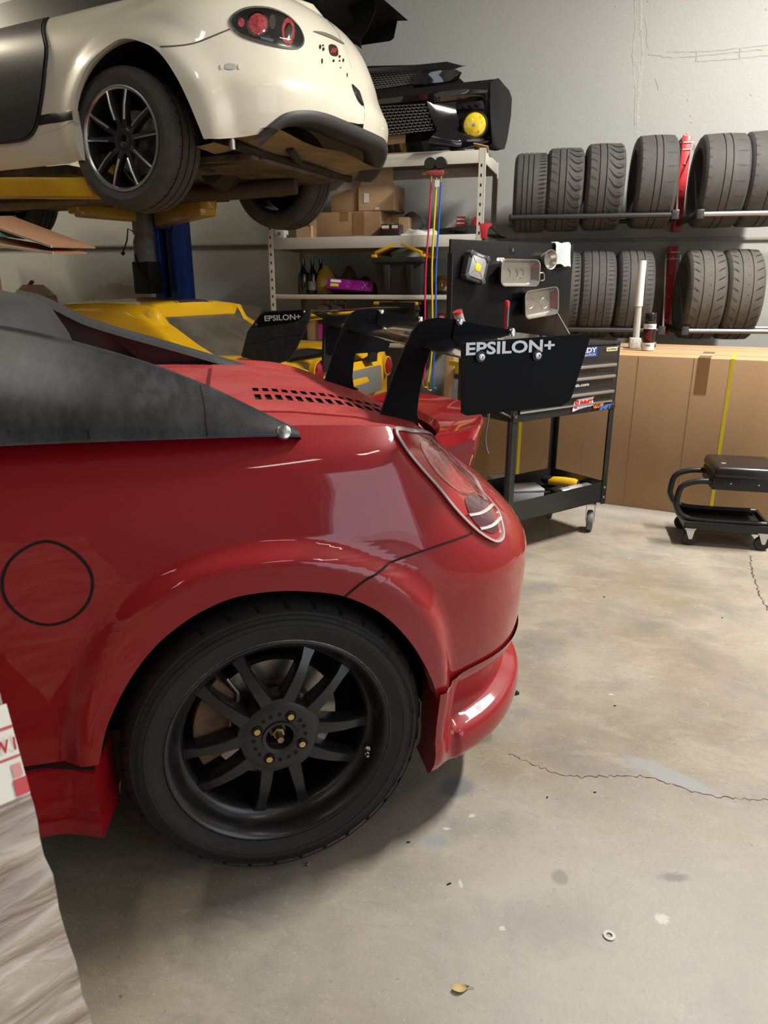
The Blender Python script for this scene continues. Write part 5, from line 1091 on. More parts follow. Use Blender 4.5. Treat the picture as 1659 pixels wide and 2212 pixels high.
# ================================================================ tire racks
RKY = 5.38; steel = mat('galvanised tube', (.45, .45, .45), .35, metal=.9); rackred = mat('rack red', (.50, .02, .03), .4, coat=.3); tubeblk = mat('dark tube', (.06, .06, .065), .35, metal=.5, coat=.3)
def zat(px, py, Y): return aty(px, py, Y)[2]
FYR = 5.17
def rack(name, label, ux, zb, x0, x1, xs, mlist, red_side):
    t = thing(name, label, 'tire rack', (ux, ROOM_Y1 - .05, zb)); O = Vector((ux, ROOM_Y1 - .05, zb))
    MB().bb(-.03, .03, -.012, .05, -.06, .56).build('upright', rackred, t, bevel=.003)
    MB().bb(-.033, -.027, -.045, 0, -.06, .56).build('upright_flange', rackred, t); 
    for k in range(3): MB().lathe([(0, .006), (.006, .005), (.008, 0)], (0, -.014, .04 + .17 * k), (0, -1, 0), 10).build('bolt', chrome, t)
    for s_ in (-1, 1):
        MB().bb(s_ * .055 - .059, s_ * .055 - .051, FYR - O.y, .045, -.03, .02).build('arm', tubeblk, t, bevel=.002); MB().bar((s_ * .05, -.012, .50), (s_ * .06 - .055, FYR - O.y + .02, 0), .01, .004).build('stay_wire', steel, t)
        MB().bb(s_ * .075 - .077, s_ * .075 - .033, FYR - O.y - .02, FYR - O.y + .02, -.028, .028).build('end_bracket', tubeblk, t, bevel=.003)
    MB().bb(-.045, .045, -.02, -.012, .47, .476).bb(-.045, .045, -.02, -.012, .515, .521).build('clamp_wire', mat('white wire', (.7, .7, .7), .4), t)
    for (a, b), m in zip(((x0 - ux, -.135), (.025, x1 - ux)), mlist):
        for y in (FYR - O.y, FYR - O.y + .42): MB().cyl((a, y, 0), (b, y, 0), .016, n=12).build('tube', m, t)
        MB().bb(a - .01, a + .01, FYR - O.y, .045, -.02, .02).build('end_arm', tubeblk, t) if a < -.2 else MB().bb(b - .01, b + .01, FYR - O.y, .045, -.02, .02).build('end_arm', tubeblk, t)
    return t
UX1 = aty(1473, 400, ROOM_Y1 - .06)[0]; ZR1 = zat(1438, 464, FYR); ZR2 = zat(1454, 714, FYR); UX2 = aty(1444, 640, ROOM_Y1 - .06)[0]
XL = aty(1102, 475, FYR)[0]
rack('tire_rack', 'upper wall rack of steel tubes carrying the top row of tires', UX1, ZR1, XL, 2.6, None, (tubeblk, steel), 0)
rack('tire_rack', 'lower wall rack of steel tubes carrying the bottom row of tires', UX2, ZR2, XL, 2.6, None, (tubeblk, steel), 0)
wornr = mat('worn tread rubber', (.060, .058, .056), .72, n=(14, .6, (.085, .082, .078)), bump=(70, .12)); wornr2 = mat('warm worn rubber', (.075, .070, .062), .75, n=(14, .6, (.11, .10, .088)), bump=(70, .12))
groove_m = mat('groove black', (.012, .012, .012), .8)
def rack_tire(label, x, y, z, RO, w, style, m, tilt=0.0):
    """axle along x; tread seen from the front"""
    t = thing('tire', label, 'tire', (x, y, z), 0, 'tires on the wall racks', rot=(0, tilt, 0)); g = {'A': (.25, .40, .55), 'B': (.32, .5), 'C': (.42, .58), 'D': (.34, .62), 'E': (.3, .5, .7)}[style]; gw = {'A': .006, 'B': .006, 'C': .005, 'D': .008, 'E': .005}[style]
    pr_ = [(RO * .70, .012 * w / .24), (RO * .72, 0), (RO * .86, -.002), (RO * .94, .008), (RO * .985, .022)]
    for f in g: b = f * w; pr_ += [(RO, b - gw / 2 - .001), (RO - .007, b - gw / 2), (RO - .007, b + gw / 2), (RO, b + gw / 2 + .001)]
    pr_ += [(RO * .985, w - .022), (RO * .94, w - .008), (RO * .86, w + .002), (RO * .72, w), (RO * .70, w - .012)]
    pr_ = [(r, h - w / 2) for r, h in pr_]; pr_.append((RO * .68, 0))
    c = MB().lathe(pr_ + [pr_[0]], (0, 0, 0), (1, 0, 0), 56).build('carcass', m, t, sm=28)
    def mark(xf0, a0, xf1, a1, ww, n=5, bend=0.0):
        rows = []
        for k in range(n):
            s_ = k / (n - 1); xx = lerp(xf0, xf1, s_) * w - w / 2; a = lerp(a0, a1, s_) + bend * math.sin(math.pi * s_); e = abs(xx) / (w / 2); r = RO * (1 - .015 * smooth((e - .8) / .2)) + .0008
            wd_ = ww * (1 - .6 * abs(2 * s_ - 1) ** 3); rows.append([(xx, -r * math.cos(a - wd_), r * math.sin(a - wd_)), (xx, -r * math.cos(a + wd_), r * math.sin(a + wd_))])
        return rows
    mk = MB(); rnd = random.Random(int(x * 1000))
    for k in range(26):
        a = R(-80 + k * 160 / 26)
        if style == 'A': mk.grid(mark(.72, a, .97, a + .03, .010)); 
        if style == 'B' and k % 2 == 0: mk.grid(mark(.56, a, .97, a - .16, .016, 8, -.12)); mk.grid(mark(.03, a + .05, .28, a - .06, .007, 5, .03))
        if style == 'B' and k % 2: mk.grid(mark(.78, a, .97, a - .03, .005))
        if style == 'C' and k % 2: mk.grid(mark(.06, a, .16, a - .03, .005))
        if style == 'C' and k % 3 == 0: mk.grid(mark(.66, a, .94, a + rnd.uniform(-.02, .02), .003))
        if style == 'D' and k % 2 == 0: mk.grid(mark(.72, a, .92, a + .10, .010)); mk.grid(mark(.26, a - .03, .10, a + .08, .010))
        if style == 'D' and k % 2: mk.grid(mark(.50, a, .54, a + .02, .008))
        if style == 'E': mk.grid(mark(.04, a, .24, a + .01, .005)); mk.grid(mark(.76, a + .02, .97, a + .03, .005)); 
        if style == 'E' and k % 2: mk.grid(mark(.55, a, .66, a + .05, .005))
    o = mk.build('tread_pattern', groove_m, c, sm=0); o['kind'] = 'stuff'; return t
rows_t = [(1147, 312, 488, 78, 'A', wornr, 'narrow tire at the left end of the upper rack'), (1218, 306, 490, 82, 'B', wornr, 'tire with sweeping curved grooves, second on the upper rack'), (1301, 301, 492, 85, 'B', wornr, 'tire with sweeping curved grooves, third on the upper rack'), (1408, 285, 490, 88, 'C', wornr, 'smooth worn tire just left of the upper red upright'),
          (1550, 280, 487, 97, 'C', wornr, 'wide worn tire just right of the upper red upright'), (1645, 275, 486, 95, 'C', wornr, 'wide worn tire cut off by the right picture edge')]
for i, (px, y0, y1, wpx, st_, m, lb) in enumerate(rows_t):
    a, b = aty(px, y0, RKY), aty(px, y1, RKY); RO = (a[2] - b[2]) / 2 * .985; x = (a[0] + b[0]) / 2; w = wpx / FPX * RKY * 1.0
    zc = ZR1 + math.sqrt(max(.01, (RO + .016) ** 2 - .21 ** 2)) + .002; rack_tire(lb, x, FYR + .21, zc, RO, w * .80, st_, m)
rows_b = [(1228, 560, 730, 40, 'A', wornr, 'tire half hidden behind the tool cart back panel'), (1283, 543, 735, 80, 'E', wornr, 'ribbed all-weather tire behind the tool cart on the lower rack'), (1362, 543, 735, 80, 'E', wornr, 'ribbed all-weather tire behind the white pipe on the lower rack'), (1508, 549, 735, 82, 'D', wornr2, 'brownish tire with arrow sipes right of the lower red upright'), (1587, 549, 735, 78, 'D', wornr2, 'brownish tire with arrow sipes at the right end of the lower rack')]
for i, (px, y0, y1, wpx, st_, m, lb) in enumerate(rows_b):
    RO = .292; top_ = aty(px, y0, RKY); w = wpx / FPX * RKY; zc = ZR2 + math.sqrt((RO + .016) ** 2 - .21 ** 2); x = aty(px, (y0 + y1) / 2, RKY)[0]
    if i == 0: w = .2; x -= .02
    rack_tire(lb, x, FYR + .21, zc, RO, w * .82, st_, m)
# ================================================================ tool cart
CTA = R(46.0); CO = (-.035, 3.115, 0); CT = thing('tool_cart', 'black steel tool cart with drawers, open back panel and caster wheels', 'tool cart', CO, CTA)
ck = mat('black cart enamel', (.014, .014, .015), .38, n=(9, .4, (.022, .022, .023)), coat=.2, coat_rough=.2)
CW, CD, CZ = .69, .37, .955
ivc = WM[CT].inverted()
def cpt(px, py, y):
    n = np.array(WM[CT].to_3x3() @ Vector((0, 1, 0))); return ivc @ Vector(atpl(px, py, np.array(WM[CT] @ Vector((0, y, 0))), n))
for x in (0, CW):
    for y in (0, CD):
        sx = 1 if x == 0 else -1; sy = 1 if y == 0 else -1
        po = MB().bb(min(x, x + sx * .032), max(x, x + sx * .032), min(y, y + sy * .004), max(y, y + sy * .004), .15, CZ).bb(min(x, x + sx * .004), max(x, x + sx * .004), min(y, y + sy * .032), max(y, y + sy * .032), .15, CZ).build('post', ck, CT, bevel=.001)
        for z in (.185, .235, .66, .93): MB().lathe([(0, .004), (.005, .003), (.0065, 0)], (x + sx * .016, y - sy * .001, z), (0, -sy, 0), 10).lathe([(0, .004), (.005, .003), (.0065, 0)], (x - sx * .001, y + sy * .016, z), (-sx, 0, 0), 10).build('bolt', chrome, po)
def tray(z0, z1, nm):
    t = .004; MB().bb(t, CW - t, t, CD - t, z0, z0 + .004).bb(t, CW - t, .004, .008, z0, z1).bb(t, CW - t, CD - .008, CD - .004, z0, z1).bb(.004, .008, t, CD - t, z0, z1).bb(CW - .008, CW - .004, t, CD - t, z0, z1).build(nm, ck, CT)
tray(.165, .265, 'lower_tray')
MB().bb(.004, CW - .004, .01, CD - .004, .66, CZ - .01).build('drawer_case', ck, CT); MB().bb(.0, CW, -.004, CD, .635, .668).build('bottom_rail', ck, CT, bevel=.002)
MB().bb(-.002, CW + .002, -.002, CD + .002, CZ - .012, CZ).build('top_rim', ck, CT, bevel=.002)
trimm = mat('drawer trim', (.68, .68, .68), .3, metal=.9)
zs = [.668, .722, .795, .848, CZ - .014]
for k in range(4):
    dr = MB().bb(.036, CW - .036, -.006, .012, zs[k] + .003, zs[k + 1] - .003).build('drawer', ck, CT, bevel=.002)
    if k: MB().bb(.036, CW - .034, -.018, -.005, zs[k] - .006, zs[k] + .008).build('handle', trimm, dr, bevel=.003)
MB().bb(.034, CW - .034, -.010, -.004, .672, .680).build('bottom_trim', trimm, CT)
def sticker(name, px0, px1, parts_, bg=None, y=-.0075):
    """px0 lower left, px1 upper right of the sticker on the drawer fronts"""
    a, b = cpt(*px0, y), cpt(*px1, y); base = None
    if bg: base = MB().bb(min(a.x, b.x), max(a.x, b.x), y - .0006, y, min(a.z, b.z), max(a.z, b.z)).build(name, bg, CT, bevel=.0)
    x0, x1, z0, z1 = min(a.x, b.x), max(a.x, b.x), min(a.z, b.z), max(a.z, b.z); w, h = x1 - x0, z1 - z0
    for (s, u0, v0, u1, v1, m, bold, shr) in parts_:
        o = text(s, 'sticker_lettering' if base else name, m, base or CT, (x0 + u0 * w, y - .0008, z0 + v0 * h), (1, 0, 0), (0, 0, 1), (v1 - v0) * h, (u1 - u0) * w, bold=bold, shear=shr)
wp_ = mat('white vinyl', (.8, .8, .8), .4); bl_ = mat('blue vinyl', (.02, .07, .42), .4); rd_ = mat('red vinyl', (.6, .02, .02), .4); or_ = mat('orange vinyl', (.8, .22, .03), .4); gr_ = mat('grey vinyl', (.22, .22, .22), .4); cr_ = mat('cream vinyl', (.8, .72, .42), .4)
sticker('blue_sticker', (1235, 774), (1291, 748), [('EDY', .42, .42, .97, .92, cr_, .03, 0), ('RIG CLUTCH', .2, .10, .92, .32, cr_, .01, 0)], bl_)
sticker('small_label', (1310, 759), (1334, 749), [('IS-OWNA', .08, .25, .92, .75, mat('black print', (.02, .02, .02), .5), .02, 0)], cr_)
sticker('silver_logo', (1288, 801), (1325, 787), [('O TGMEI', .0, .42, 1, 1, gr_, .0, .2), ('The Engine Specialists', .0, .0, 1, .25, gr_, .0, 0)])
sticker('white_lettering', (1228, 838), (1272, 826), [('mods.com', .0, .0, 1, 1, wp_, .02, 0)])
a, b = cpt(1236, 890, -.0075), cpt(1284, 856, -.0075); w_, h_ = b.x - a.x, abs(b.z - a.z) * 1.0; z0 = min(a.z, b.z)
def flat(poly, y, name, m, par=CT): return MB().prism([(a.x + u * w_, z0 + v * h_) for u, v in poly], (0, y, 0), (1, 0, 0), (0, 0, 1), (0, .0005, 0)).build(name, m, par, sm=0)
SB = flat([(.0, .0), (.02, .12), (0, .12), (.06, .75), (.16, .92), (.86, .98), (1.0, 1.0), (.94, .8), (.98, .3), (.3, .14)], -.0080, 'racing_sticker', wp_)
for (s, u0, v0, u1, v1, m, bold, shr) in [('S', .05, .25, .24, .9, rd_, .05, .15), ('UMMIT', .22, .36, .93, .80, rd_, .05, .1), ('RACING EQUIPMENT', .16, .18, .9, .28, bl_, .02, 0)]: text(s, 'sticker_lettering', m, SB, (a.x + u0 * w_, -.0086, z0 + v0 * h_), (1, 0, 0), (0, 0, 1), (v1 - v0) * h_, (u1 - u0) * w_, bold=bold, shear=shr)
sticker('orange_lettering', (1281, 885), (1305, 866), [('GLOW', 0, .15, 1, .95, or_, .04, .15)]); sticker('blue_lettering', (1294, 886), (1321, 872), [('SHIFT', 0, .0, 1, 1, mat('light blue vinyl', (.08, .22, .7), .4), .04, .25)], y=-.0079)
# casters
def caster(x, y, fixed, yaw=0.0):
    M3 = Matrix.Rotation(yaw, 3, 'Z'); o = Vector((x, y, 0)); fk = MB()
    for s_ in (-1, 1): fk.prism([(-.02, .145), (.03, .145), (.012, .05), (-.008, .05)], o + M3 @ Vector((0, s_ * .021 - .0015, 0)), M3 @ Vector((1, 0, 0)), (0, 0, 1), M3 @ Vector((0, .003, 0)))
    fk.box(o + Vector((0, 0, .147)), (.055, .05, .006), M3); fk.cyl(o + Vector((0, 0, .15)), o + Vector((0, 0, .165)), .02, n=14); f_ = fk.build('caster_fork', mat('zinc fork', (.45, .44, .42), .35, metal=.9), CT)
    MB().lathe([(0, -.016), (.04, -.016), (.052, -.013), (.055, 0), (.052, .013), (.04, .016), (0, .016)], o + Vector((0, 0, .055)), M3 @ Vector((0, 1, 0)), 28).build('caster_wheel', mat('grey caster rubber', (.14, .14, .135), .6, n=(20, .5, (.3, .3, .29))), f_)
for x, y in ((CW - .045, .05), (.045, .05), (CW - .045, CD - .05), (.045, CD - .05)): caster(x, y, 0, R(40) if x > .3 else R(10))
# open back panel
PN = MB(); tl, tr, bl2, br2 = cpt(972, 517, CD + .012), cpt(1242, 528, CD + .012), cpt(965, 702, CD + .012), cpt(1215, 712, CD + .012)
px0_, px1_, pz1 = tl.x + .005, tr.x - .005, (tl.z + tr.z) / 2; PY = CD + .012
pn = MB().bb(px0_, px1_, PY, PY + .012, CZ - .01, pz1).build('back_panel', mat('black panel enamel', (.007, .007, .008), .35, n=(5, .4, (.012, .012, .013)), spec=.3), CT, bevel=.002)
MB().bb(px0_ - .006, px0_, PY - .02, PY + .012, CZ, pz1 - .06).build('panel_return', ck, pn)
a = cpt(1107, 540, PY); MB().bb(a.x - .018, a.x + .018, PY - .0015, PY + .001, a.z - .014, a.z + .014).build('latch_slot', void, pn); MB().bb(a.x - .004, a.x + .006, PY - .003, PY, a.z - .008, a.z + .008).build('latch', mat('grey latch', (.2, .2, .2), .4, metal=.8), pn)
a = cpt(1072, 567, PY); text('enp', 'panel_lettering', wp_, pn, (a.x, PY - .001, a.z), (1, 0, 0), (0, 0, 1), .022, .05, bold=.03, shear=.2)
a, b = cpt(1204, 677, PY), cpt(1230, 722, PY - .10); MB().cyl(a, b, .004, n=8).build('gas_strut', trimm, pn)
# magnetic trays on the panel (held by their magnets)
def mag_tray(label, pts, dep, m):
    P = [cpt(x, y, PY - dep) for x, y in pts]; xs_ = [p.x for p in P]; zs_ = [p.z for p in P]; cx, cz, w, h = (min(xs_) + max(xs_)) / 2, (min(zs_) + max(zs_)) / 2, max(xs_) - min(xs_), max(zs_) - min(zs_)
    base = WM[CT] @ Vector((cx, PY, cz)); t = thing('magnetic_tray', label, 'tray', base, CTA); return t, w, h
def rrect(w, h, r, n=6):
    o = []
    for cx, cz, a0 in ((w/2-r, h/2-r, 0), (-w/2+r, h/2-r, 90), (-w/2+r, -h/2+r, 180), (w/2-r, -h/2+r, 270)):
        for k in range(n): a = R(a0 + 90 * k / (n - 1)); o.append((cx + r * math.cos(a), cz + r * math.sin(a)))
    return o
bowl_m = mat('brushed tray steel', (.55, .53, .49), .32, metal=.9, n=(18, .5, (.38, .35, .30)))
def dish(t, w, h, dep, r, tilt=0.0):
    M3 = Matrix.Rotation(tilt, 3, 'Y'); rows = []
    for k, dy, o in ((.80, -.012, 0), (.97, -dep + .006, 0), (1.0, -dep, 0), (1.0, -dep - .002, 0), (.95, -dep - .002, 0), (.76, -.018, 0), (.01, -.018, 0)): rows.append([M3 @ Vector((a * k, dy, b * k)) for a, b in rrect(w, h, r)])
    MB().grid(rows, cv=True).build('dish', bowl_m, t, sm=40)
t, w, h = mag_tray('stainless magnetic tray with wire clips inside on the cart panel', [(1080, 555), (1168, 622)], .05, bowl_m); dish(t, w * .92, h * .9, .05, .03); MB().bb(-.06, .06, -.012, 0, -.025, .025).build('magnet', void, t)
for k, pts in enumerate(([(.0, .02), (.012, .0), (.01, -.02), (.002, -.024)], [(.03, .018), (.05, .012), (.045, -.012), (.03, -.018), (.036, -.024)], [(-.05, .02), (-.035, .0), (-.04, -.02)])): MB().tube(curve_pts([(x, -.022, z) for x, z in pts], 14), .0016, 6).build('wire_clip', mat('clip wire', (.5, .45, .35), .35, metal=.9), t)
MB().tube(curve_pts([(w * .45, -.05, .0), (w * .54, -.052, .0), (w * .56, -.052, -.03), (w * .48, -.05, -.035)], 14), .003, 6).build('hook', trimm, t)
t, w, h = mag_tray('empty stainless magnetic tray lowest on the cart panel', [(1133, 618), (1207, 688)], .05, bowl_m); dish(t, w * .92, h * .86, .05, .028, R(-6)); MB().bb(-.05, .05, -.012, 0, -.025, .025).build('magnet', void, t)
for s_ in (-1, 1): MB().lathe([(.024, .0), (.026, .0012), (.028, 0)], (s_ * w * .2, -.0185, -.002), (0, -1, 0), 28).build('magnet_ring', bowl_m, t)
t, w, h = mag_tray('small round magnetic dish near the top right of the cart panel', [(1173, 534), (1209, 586)], .05, bowl_m)
MB().lathe([(0, .018), (.030, .018), (.042, .045), (.046, .047), (.044, .040), (.034, .01), (.03, 0)], (0, 0, 0), (0, -1, 0), 32).build('dish', bowl_m, t); MB().lathe([(0, .012), (.02, .012), (.022, 0)], (0, 0, 0), (0, -1, 0), 20).build('magnet', void, t)
# work light on the panel
t, w, h = mag_tray('square grey LED work light with yellow chip on the cart panel', [(1003, 542), (1068, 612)], .06, bowl_m); Mt = Matrix.Rotation(R(14), 3, 'Y')
oct_ = lambda w, c: [(w, w - c), (w - c, w), (c - w, w), (-w, w - c), (-w, c - w), (c - w, -w), (w - c, -w), (w, c - w)]
def oprism(w, c, y0, y1, name, m, par, bev=.003): return MB().prism(oct_(w, c), Vector((0, y0, 0)), Mt @ Vector((1, 0, 0)), Mt @ Vector((0, 0, 1)), (0, y1 - y0, 0)).build(name, m, par, bevel=bev)
wk = mat('grey rubber housing', (.06, .063, .068), .5); S_ = min(w, h) * .46
B_ = oprism(S_, S_ * .35, -.045, -.01, 'housing', wk, t); 
for sx in (-1, 1):
    for sz_ in (-1, 1): MB().box(Mt @ Vector((sx * S_ * .80, -.032, sz_ * S_ * .80)), (.024, .04, .024), Mt @ Matrix.Rotation(R(45), 3, 'Y')).build('corner_bumper', wk, B_, bevel=.004)
oprism(S_ * .72, S_ * .12, -.048, -.044, 'reflector', mat('pale reflector', (.62, .62, .60), .25, metal=.6), B_, .001); oprism(S_ * .26, S_ * .1, -.050, -.047, 'led_chip', mat('yellow LED chip', (.85, .68, .02), .4), B_, .001)
for k in range(4): a_ = R(45 + 90 * k); MB().bar(Mt @ Vector((S_ * .35 * math.cos(a_), -.0485, S_ * .35 * math.sin(a_))), Mt @ Vector((S_ * .95 * math.cos(a_) * .95, -.0485, S_ * .95 * math.sin(a_) * .95)), .001, .001).build('reflector_crease', wk, B_, sm=0)
text('DEFIANT', 'maker_lettering', wp_, B_, Mt @ Vector((-S_ * .3, -.0456, S_ * .80)), Mt @ Vector((1, 0, 0)), Mt @ Vector((0, 0, 1)), .008, S_ * .7, bold=.02)
MB().lathe([(0, 0), (.02, 0), (.02, .012)], (0, 0, 0), (0, -1, 0), 16).build('magnet', void, t)
# rag over the panel corner
rg = cpt(1212, 548, PY - .012); rows = []
for i in range(14):
    r_ = []
    for j in range(18):
        u, v = i / 13, j / 17; x = rg.x + (u - .45) * .105 + .015 * v; z = pz1 + .006 - max(0, v - .12) * .115 * (1 + .12 * u); y = PY - .004 - .016 * smooth(v * 4) + .006 * math.sin(6 * u + 3 * v) + (.02 * (.12 - v) / .12 if v < .12 else 0); r_.append((x, y, z + .004 * math.sin(9 * u)))
    rows.append(r_)
RG = MB().grid(rows); RG = RG.build('shop_rag', mat('pale green rag', (.52, .60, .58), .9, n=(60, .5, (.42, .50, .49))), sm=60); RG.matrix_world = WM[CT]; tag(RG, 'pale grey-green rag folded over the corner of the cart panel', 'rag')
# things standing on the cart
p = WM[CT] @ Vector((cpt(1092, 690, CD * .55).x, CD * .55, CZ)); t = thing('screwdriver', 'red handled tool standing upright on the tool cart', 'tool', p, CTA); MB().lathe([(.0, .005), (.004, .005), (.004, .06), (.009, .065), (.012, .09), (.010, .13), (.013, .17), (.011, .185), (0, .19)], (0, 0, 0), (.03, 0, 1), 14).build('handle', mat('red grip', (.50, .03, .05), .4), t); MB().bb(-.004, .006, -.0145, -.010, .075, .165).build('grip_inlay', mat('grey grip', (.10, .10, .10), .6), t)
p = WM[CT] @ Vector((cpt(1003, 690, CD * .6).x, CD * .6, CZ)); t = thing('flashlight', 'silver tipped tube leaning on the left of the tool cart', 'tool', p, CTA); MB().cyl((.03, 0, 0), (-.02, 0, .10), .015, n=16).build('barrel', mat('dark barrel', (.05, .05, .05), .4), t); MB().cyl((-.012, 0, .085), (-.04, 0, .145), .019, .02, 16).build('head', mat('clear grey head', (.4, .38, .36), .2, coat=1), t); MB().cyl((-.036, 0, .135), (-.041, 0, .147), .021, .021, 16).build('red_ring', mat('red ring', (.45, .05, .05), .4), t)
# lower tray contents
def lt(px, py, z=.172): q = atz(px, py, z); return Vector(q)
q = lt(1130, 1082); t = thing('organizer_case', 'clear plastic organizer case in the lower tray of the tool cart', 'case', (q.x, q.y + .02, .170), R(20)); MB().bb(-.085, .085, -.065, .065, 0, .06).build('body', mat('frosted plastic', (.50, .53, .55), .25, coat=.6), t, bevel=.008); MB().bb(-.087, .087, -.067, .067, .06, .074).build('lid', mat('frosted lid', (.58, .60, .62), .2, coat=.6), t, bevel=.006)
q = lt(1085, 1060); t = thing('organizer_case', 'second clear case at the left end of the lower cart tray', 'case', (q.x - .01, q.y + .02, .170), R(30)); MB().bb(-.06, .06, -.05, .05, 0, .07).build('body', MATS['frosted plastic'], t, bevel=.01); MB().bb(-.062, .062, -.052, .052, .07, .08).build('lid', MATS['frosted lid'], t, bevel=.005)
q = lt(1222, 1062); t = thing('power_drill', 'yellow and black power drill lying in the lower cart tray', 'drill', (q.x, q.y, .215), R(-35)); dy = mat('drill yellow', (.70, .42, .02), .4)
MB().lathe([(0, -.10), (.028, -.09), (.034, -.02), (.034, .04), (.028, .06)], (0, 0, 0), (1, .25, .0), 18).build('body', dy, t); MB().lathe([(.026, .055), (.026, .10), (.014, .135), (0, .14)], (0, 0, 0), (-1, -.25, .05), 16).build('chuck', blackp, t); MB().bar((.02, .0, -.01), (.0, -.13, -.025), .035, .04).build('grip', blackp, t, bevel=.008)
q = lt(1245, 1072); t = thing('can', 'silver can lying on its side in the lower cart tray', 'can', (q.x, q.y - .02, .205), R(30)); MB().lathe([(0, -.10), (.03, -.10), (.034, -.095), (.034, .06), (.022, .085), (.018, .10), (0, .10)], (0, 0, 0), (1, 0, .1), 20).build('body', mat('silver printed can', (.55, .55, .54), .3, metal=.5, n=(25, .5, (.35, .33, .32))), t); MB().lathe([(.0345, -.05), (.0345, .02)], (0, 0, 0), (1, 0, .1), 20).build('label_wrap', mat('pale wrap', (.6, .58, .58), .5), t)
for k, (p0, p1, w_, m, lb) in enumerate((((1150, 1068), (1200, 1062), .018, steel, 'steel wrench lying in the middle of the lower cart tray'), ((1140, 1058), (1195, 1052), .014, mat('dark wrench', (.10, .09, .08), .4, metal=.8), 'dark wrench beside the drill in the lower cart tray'), ((1150, 1085), (1185, 1078), .03, mat('worn file grey', (.32, .28, .27), .5, metal=.5), 'flat grey file at the front of the lower cart tray'))):
    a, b = lt(*p0, .18), lt(*p1, .18); c = (a + b) / 2; t = thing('hand_tool', lb, 'tool', (c.x, c.y, .171)); d = (b - a) / 2; d.z = 0; a2, b2 = -d + Vector((0, 0, .012)), d + Vector((0, 0, .014)); MB().bar(a2, b2, w_, .008).build('shank', m, t, bevel=.002); MB().lathe([(.008, -.005), (.02, -.005), (.02, .005), (.008, .005), (.008, -.005)], b2, (0, 0, 1), 14).build('ring_end', m, t); MB().box(a2, (.035, .03, .010)).build('jaw', m, t, bevel=.003)
t = thing('black_cable', 'coiled black cable in the lower cart tray', 'cable', tuple(lt(1175, 1060, .18))); MB().tube([(.06 * math.cos(a) + .01 * math.sin(3 * a), .04 * math.sin(a), .01 + .006 * (a / 6)) for a in np.linspace(0, 14, 60)], .004, 6).build('coil', void, t); MB().cyl((.06, 0, .01), (.10, .02, .015), .008, n=8).build('plug', void, t)
# rod hanging at the left of the cart
a = Vector(aty(1056, 890, 3.12)); t = thing('hanging_rod', 'bent steel rod hanging from the left side of the tool cart', 'rod', a); iva = WM[t].inverted(); MB().tube(curve_pts([iva @ Vector(aty(*p, 3.12)) for p in ((1058, 880), (1054, 910), (1049, 940), (1050, 965), (1055, 980))], 16), .006, 8).build('rod', mat('dull steel', (.2, .19, .18), .4, metal=.8), t); MB().cyl(iva @ Vector(aty(1058, 880, 3.12)), iva @ (WM[CT] @ Vector((.0, .01, .66))), .005, n=6).build('hook', MATS['dull steel'], t)
# ================================================================ spray bottle left of the cart
zb_ = .62; p = aty(985, 880, 3.95); t = thing('spray_bottle', 'clear spray bottle with yellow trigger head left of the tool cart', 'bottle', (p[0], p[1], p[2] - .05)); cl = mat('milky clear plastic', (.42, .46, .50), .25, coat=.6, n=(8, .5, (.55, .58, .60)))
MB().lathe([(0, 0), (.042, 0), (.045, .01), (.045, .12), (.036, .17), (.018, .195), (.016, .215)], (0, 0, 0), (0, 0, 1), 24).build('body', cl, t); MB().cyl((0, 0, .21), (0, 0, .235), .019, n=16).build('collar', mat('navy collar', (.02, .03, .08), .4), t)
MB().cyl((0, 0, .235), (0, 0, .28), .013, n=12).bar((.01, 0, .285), (-.045, 0, .295), .02, .025).build('trigger_head', mat('yellow trigger', (.72, .52, .03), .4), t); MB().lathe([(.0455, .035), (.0455, .085)], (0, 0, 0), (0, 0, 1), 24).build('label_band', mat('navy label', (.03, .06, .25), .5), t)
st_z = p[2] - .05; s = thing('side_cabinet', 'dark cabinet behind the tool cart holding the spray bottle', 'cabinet', (p[0] - .03, p[1] + .05, 0)); MB().bb(-.13, .09, -.12, .12, 0, st_z - .012).build('body', mat('dark cabinet', (.02, .02, .02), .6), s, bevel=.004); MB().bb(-.135, .095, -.125, .125, st_z - .012, st_z).build('top', mat('cabinet top', (.03, .03, .03), .5), s, bevel=.003)
# ================================================================ long cartons along the wall
def long_carton(label, p0, p1, dep, h, m, marks=None, straps=(), name='cardboard_box'):
    p0, p1 = Vector(p0), Vector(p1); L = (p1 - p0).length; ang = math.atan2(p1.y - p0.y, p1.x - p0.x); t = thing(name, label, 'box', (p0.x, p0.y, 0), ang)
    MB().bb(0, L, 0, dep, 0, h).build('body', m, t, bevel=.004)
    for x in straps:
        MB().bb(x - .008, x + .008, -.0015, .001, 0, h + .001).bb(x - .008, x + .008, -.0015, dep, h, h + .0015).build('strap', mat('yellow strap', (.72, .58, .03), .4), t)
    for x in (marks or ()): MB().bb(x - .0015, x + .0015, -.001, .002, 0.005, h - .004).build('fold_crease', mat('carton crease', (.27, .155, .075), .8), t)
    MB().bb(.003, L - .003, dep * .45, dep * .45 + .004, h - .001, h + .001).build('lid_seam', MATS['carton crease'], t) if MATS.get('carton crease') else None
    return t, L
box_m = mat('brown carton', (.46, .285, .15), .78, n=(4, .4, (.41, .245, .125)), n2=(70, .15, (.52, .33, .18)), bump=(90, .06), stretch=(3, 1, .25))
A0, A1 = (-.33, 4.36), (2.1, 3.66)
d_ = np.array(A1) - np.array(A0); d_ = d_ / np.linalg.norm(d_)
def xon(px, py=900): # distance along the front carton
    n = np.array([-d_[1], d_[0], 0]); q = atpl(px, py, (A0[0], A0[1], 0), n); return float((q[:2] - np.array(A0)) @ d_)
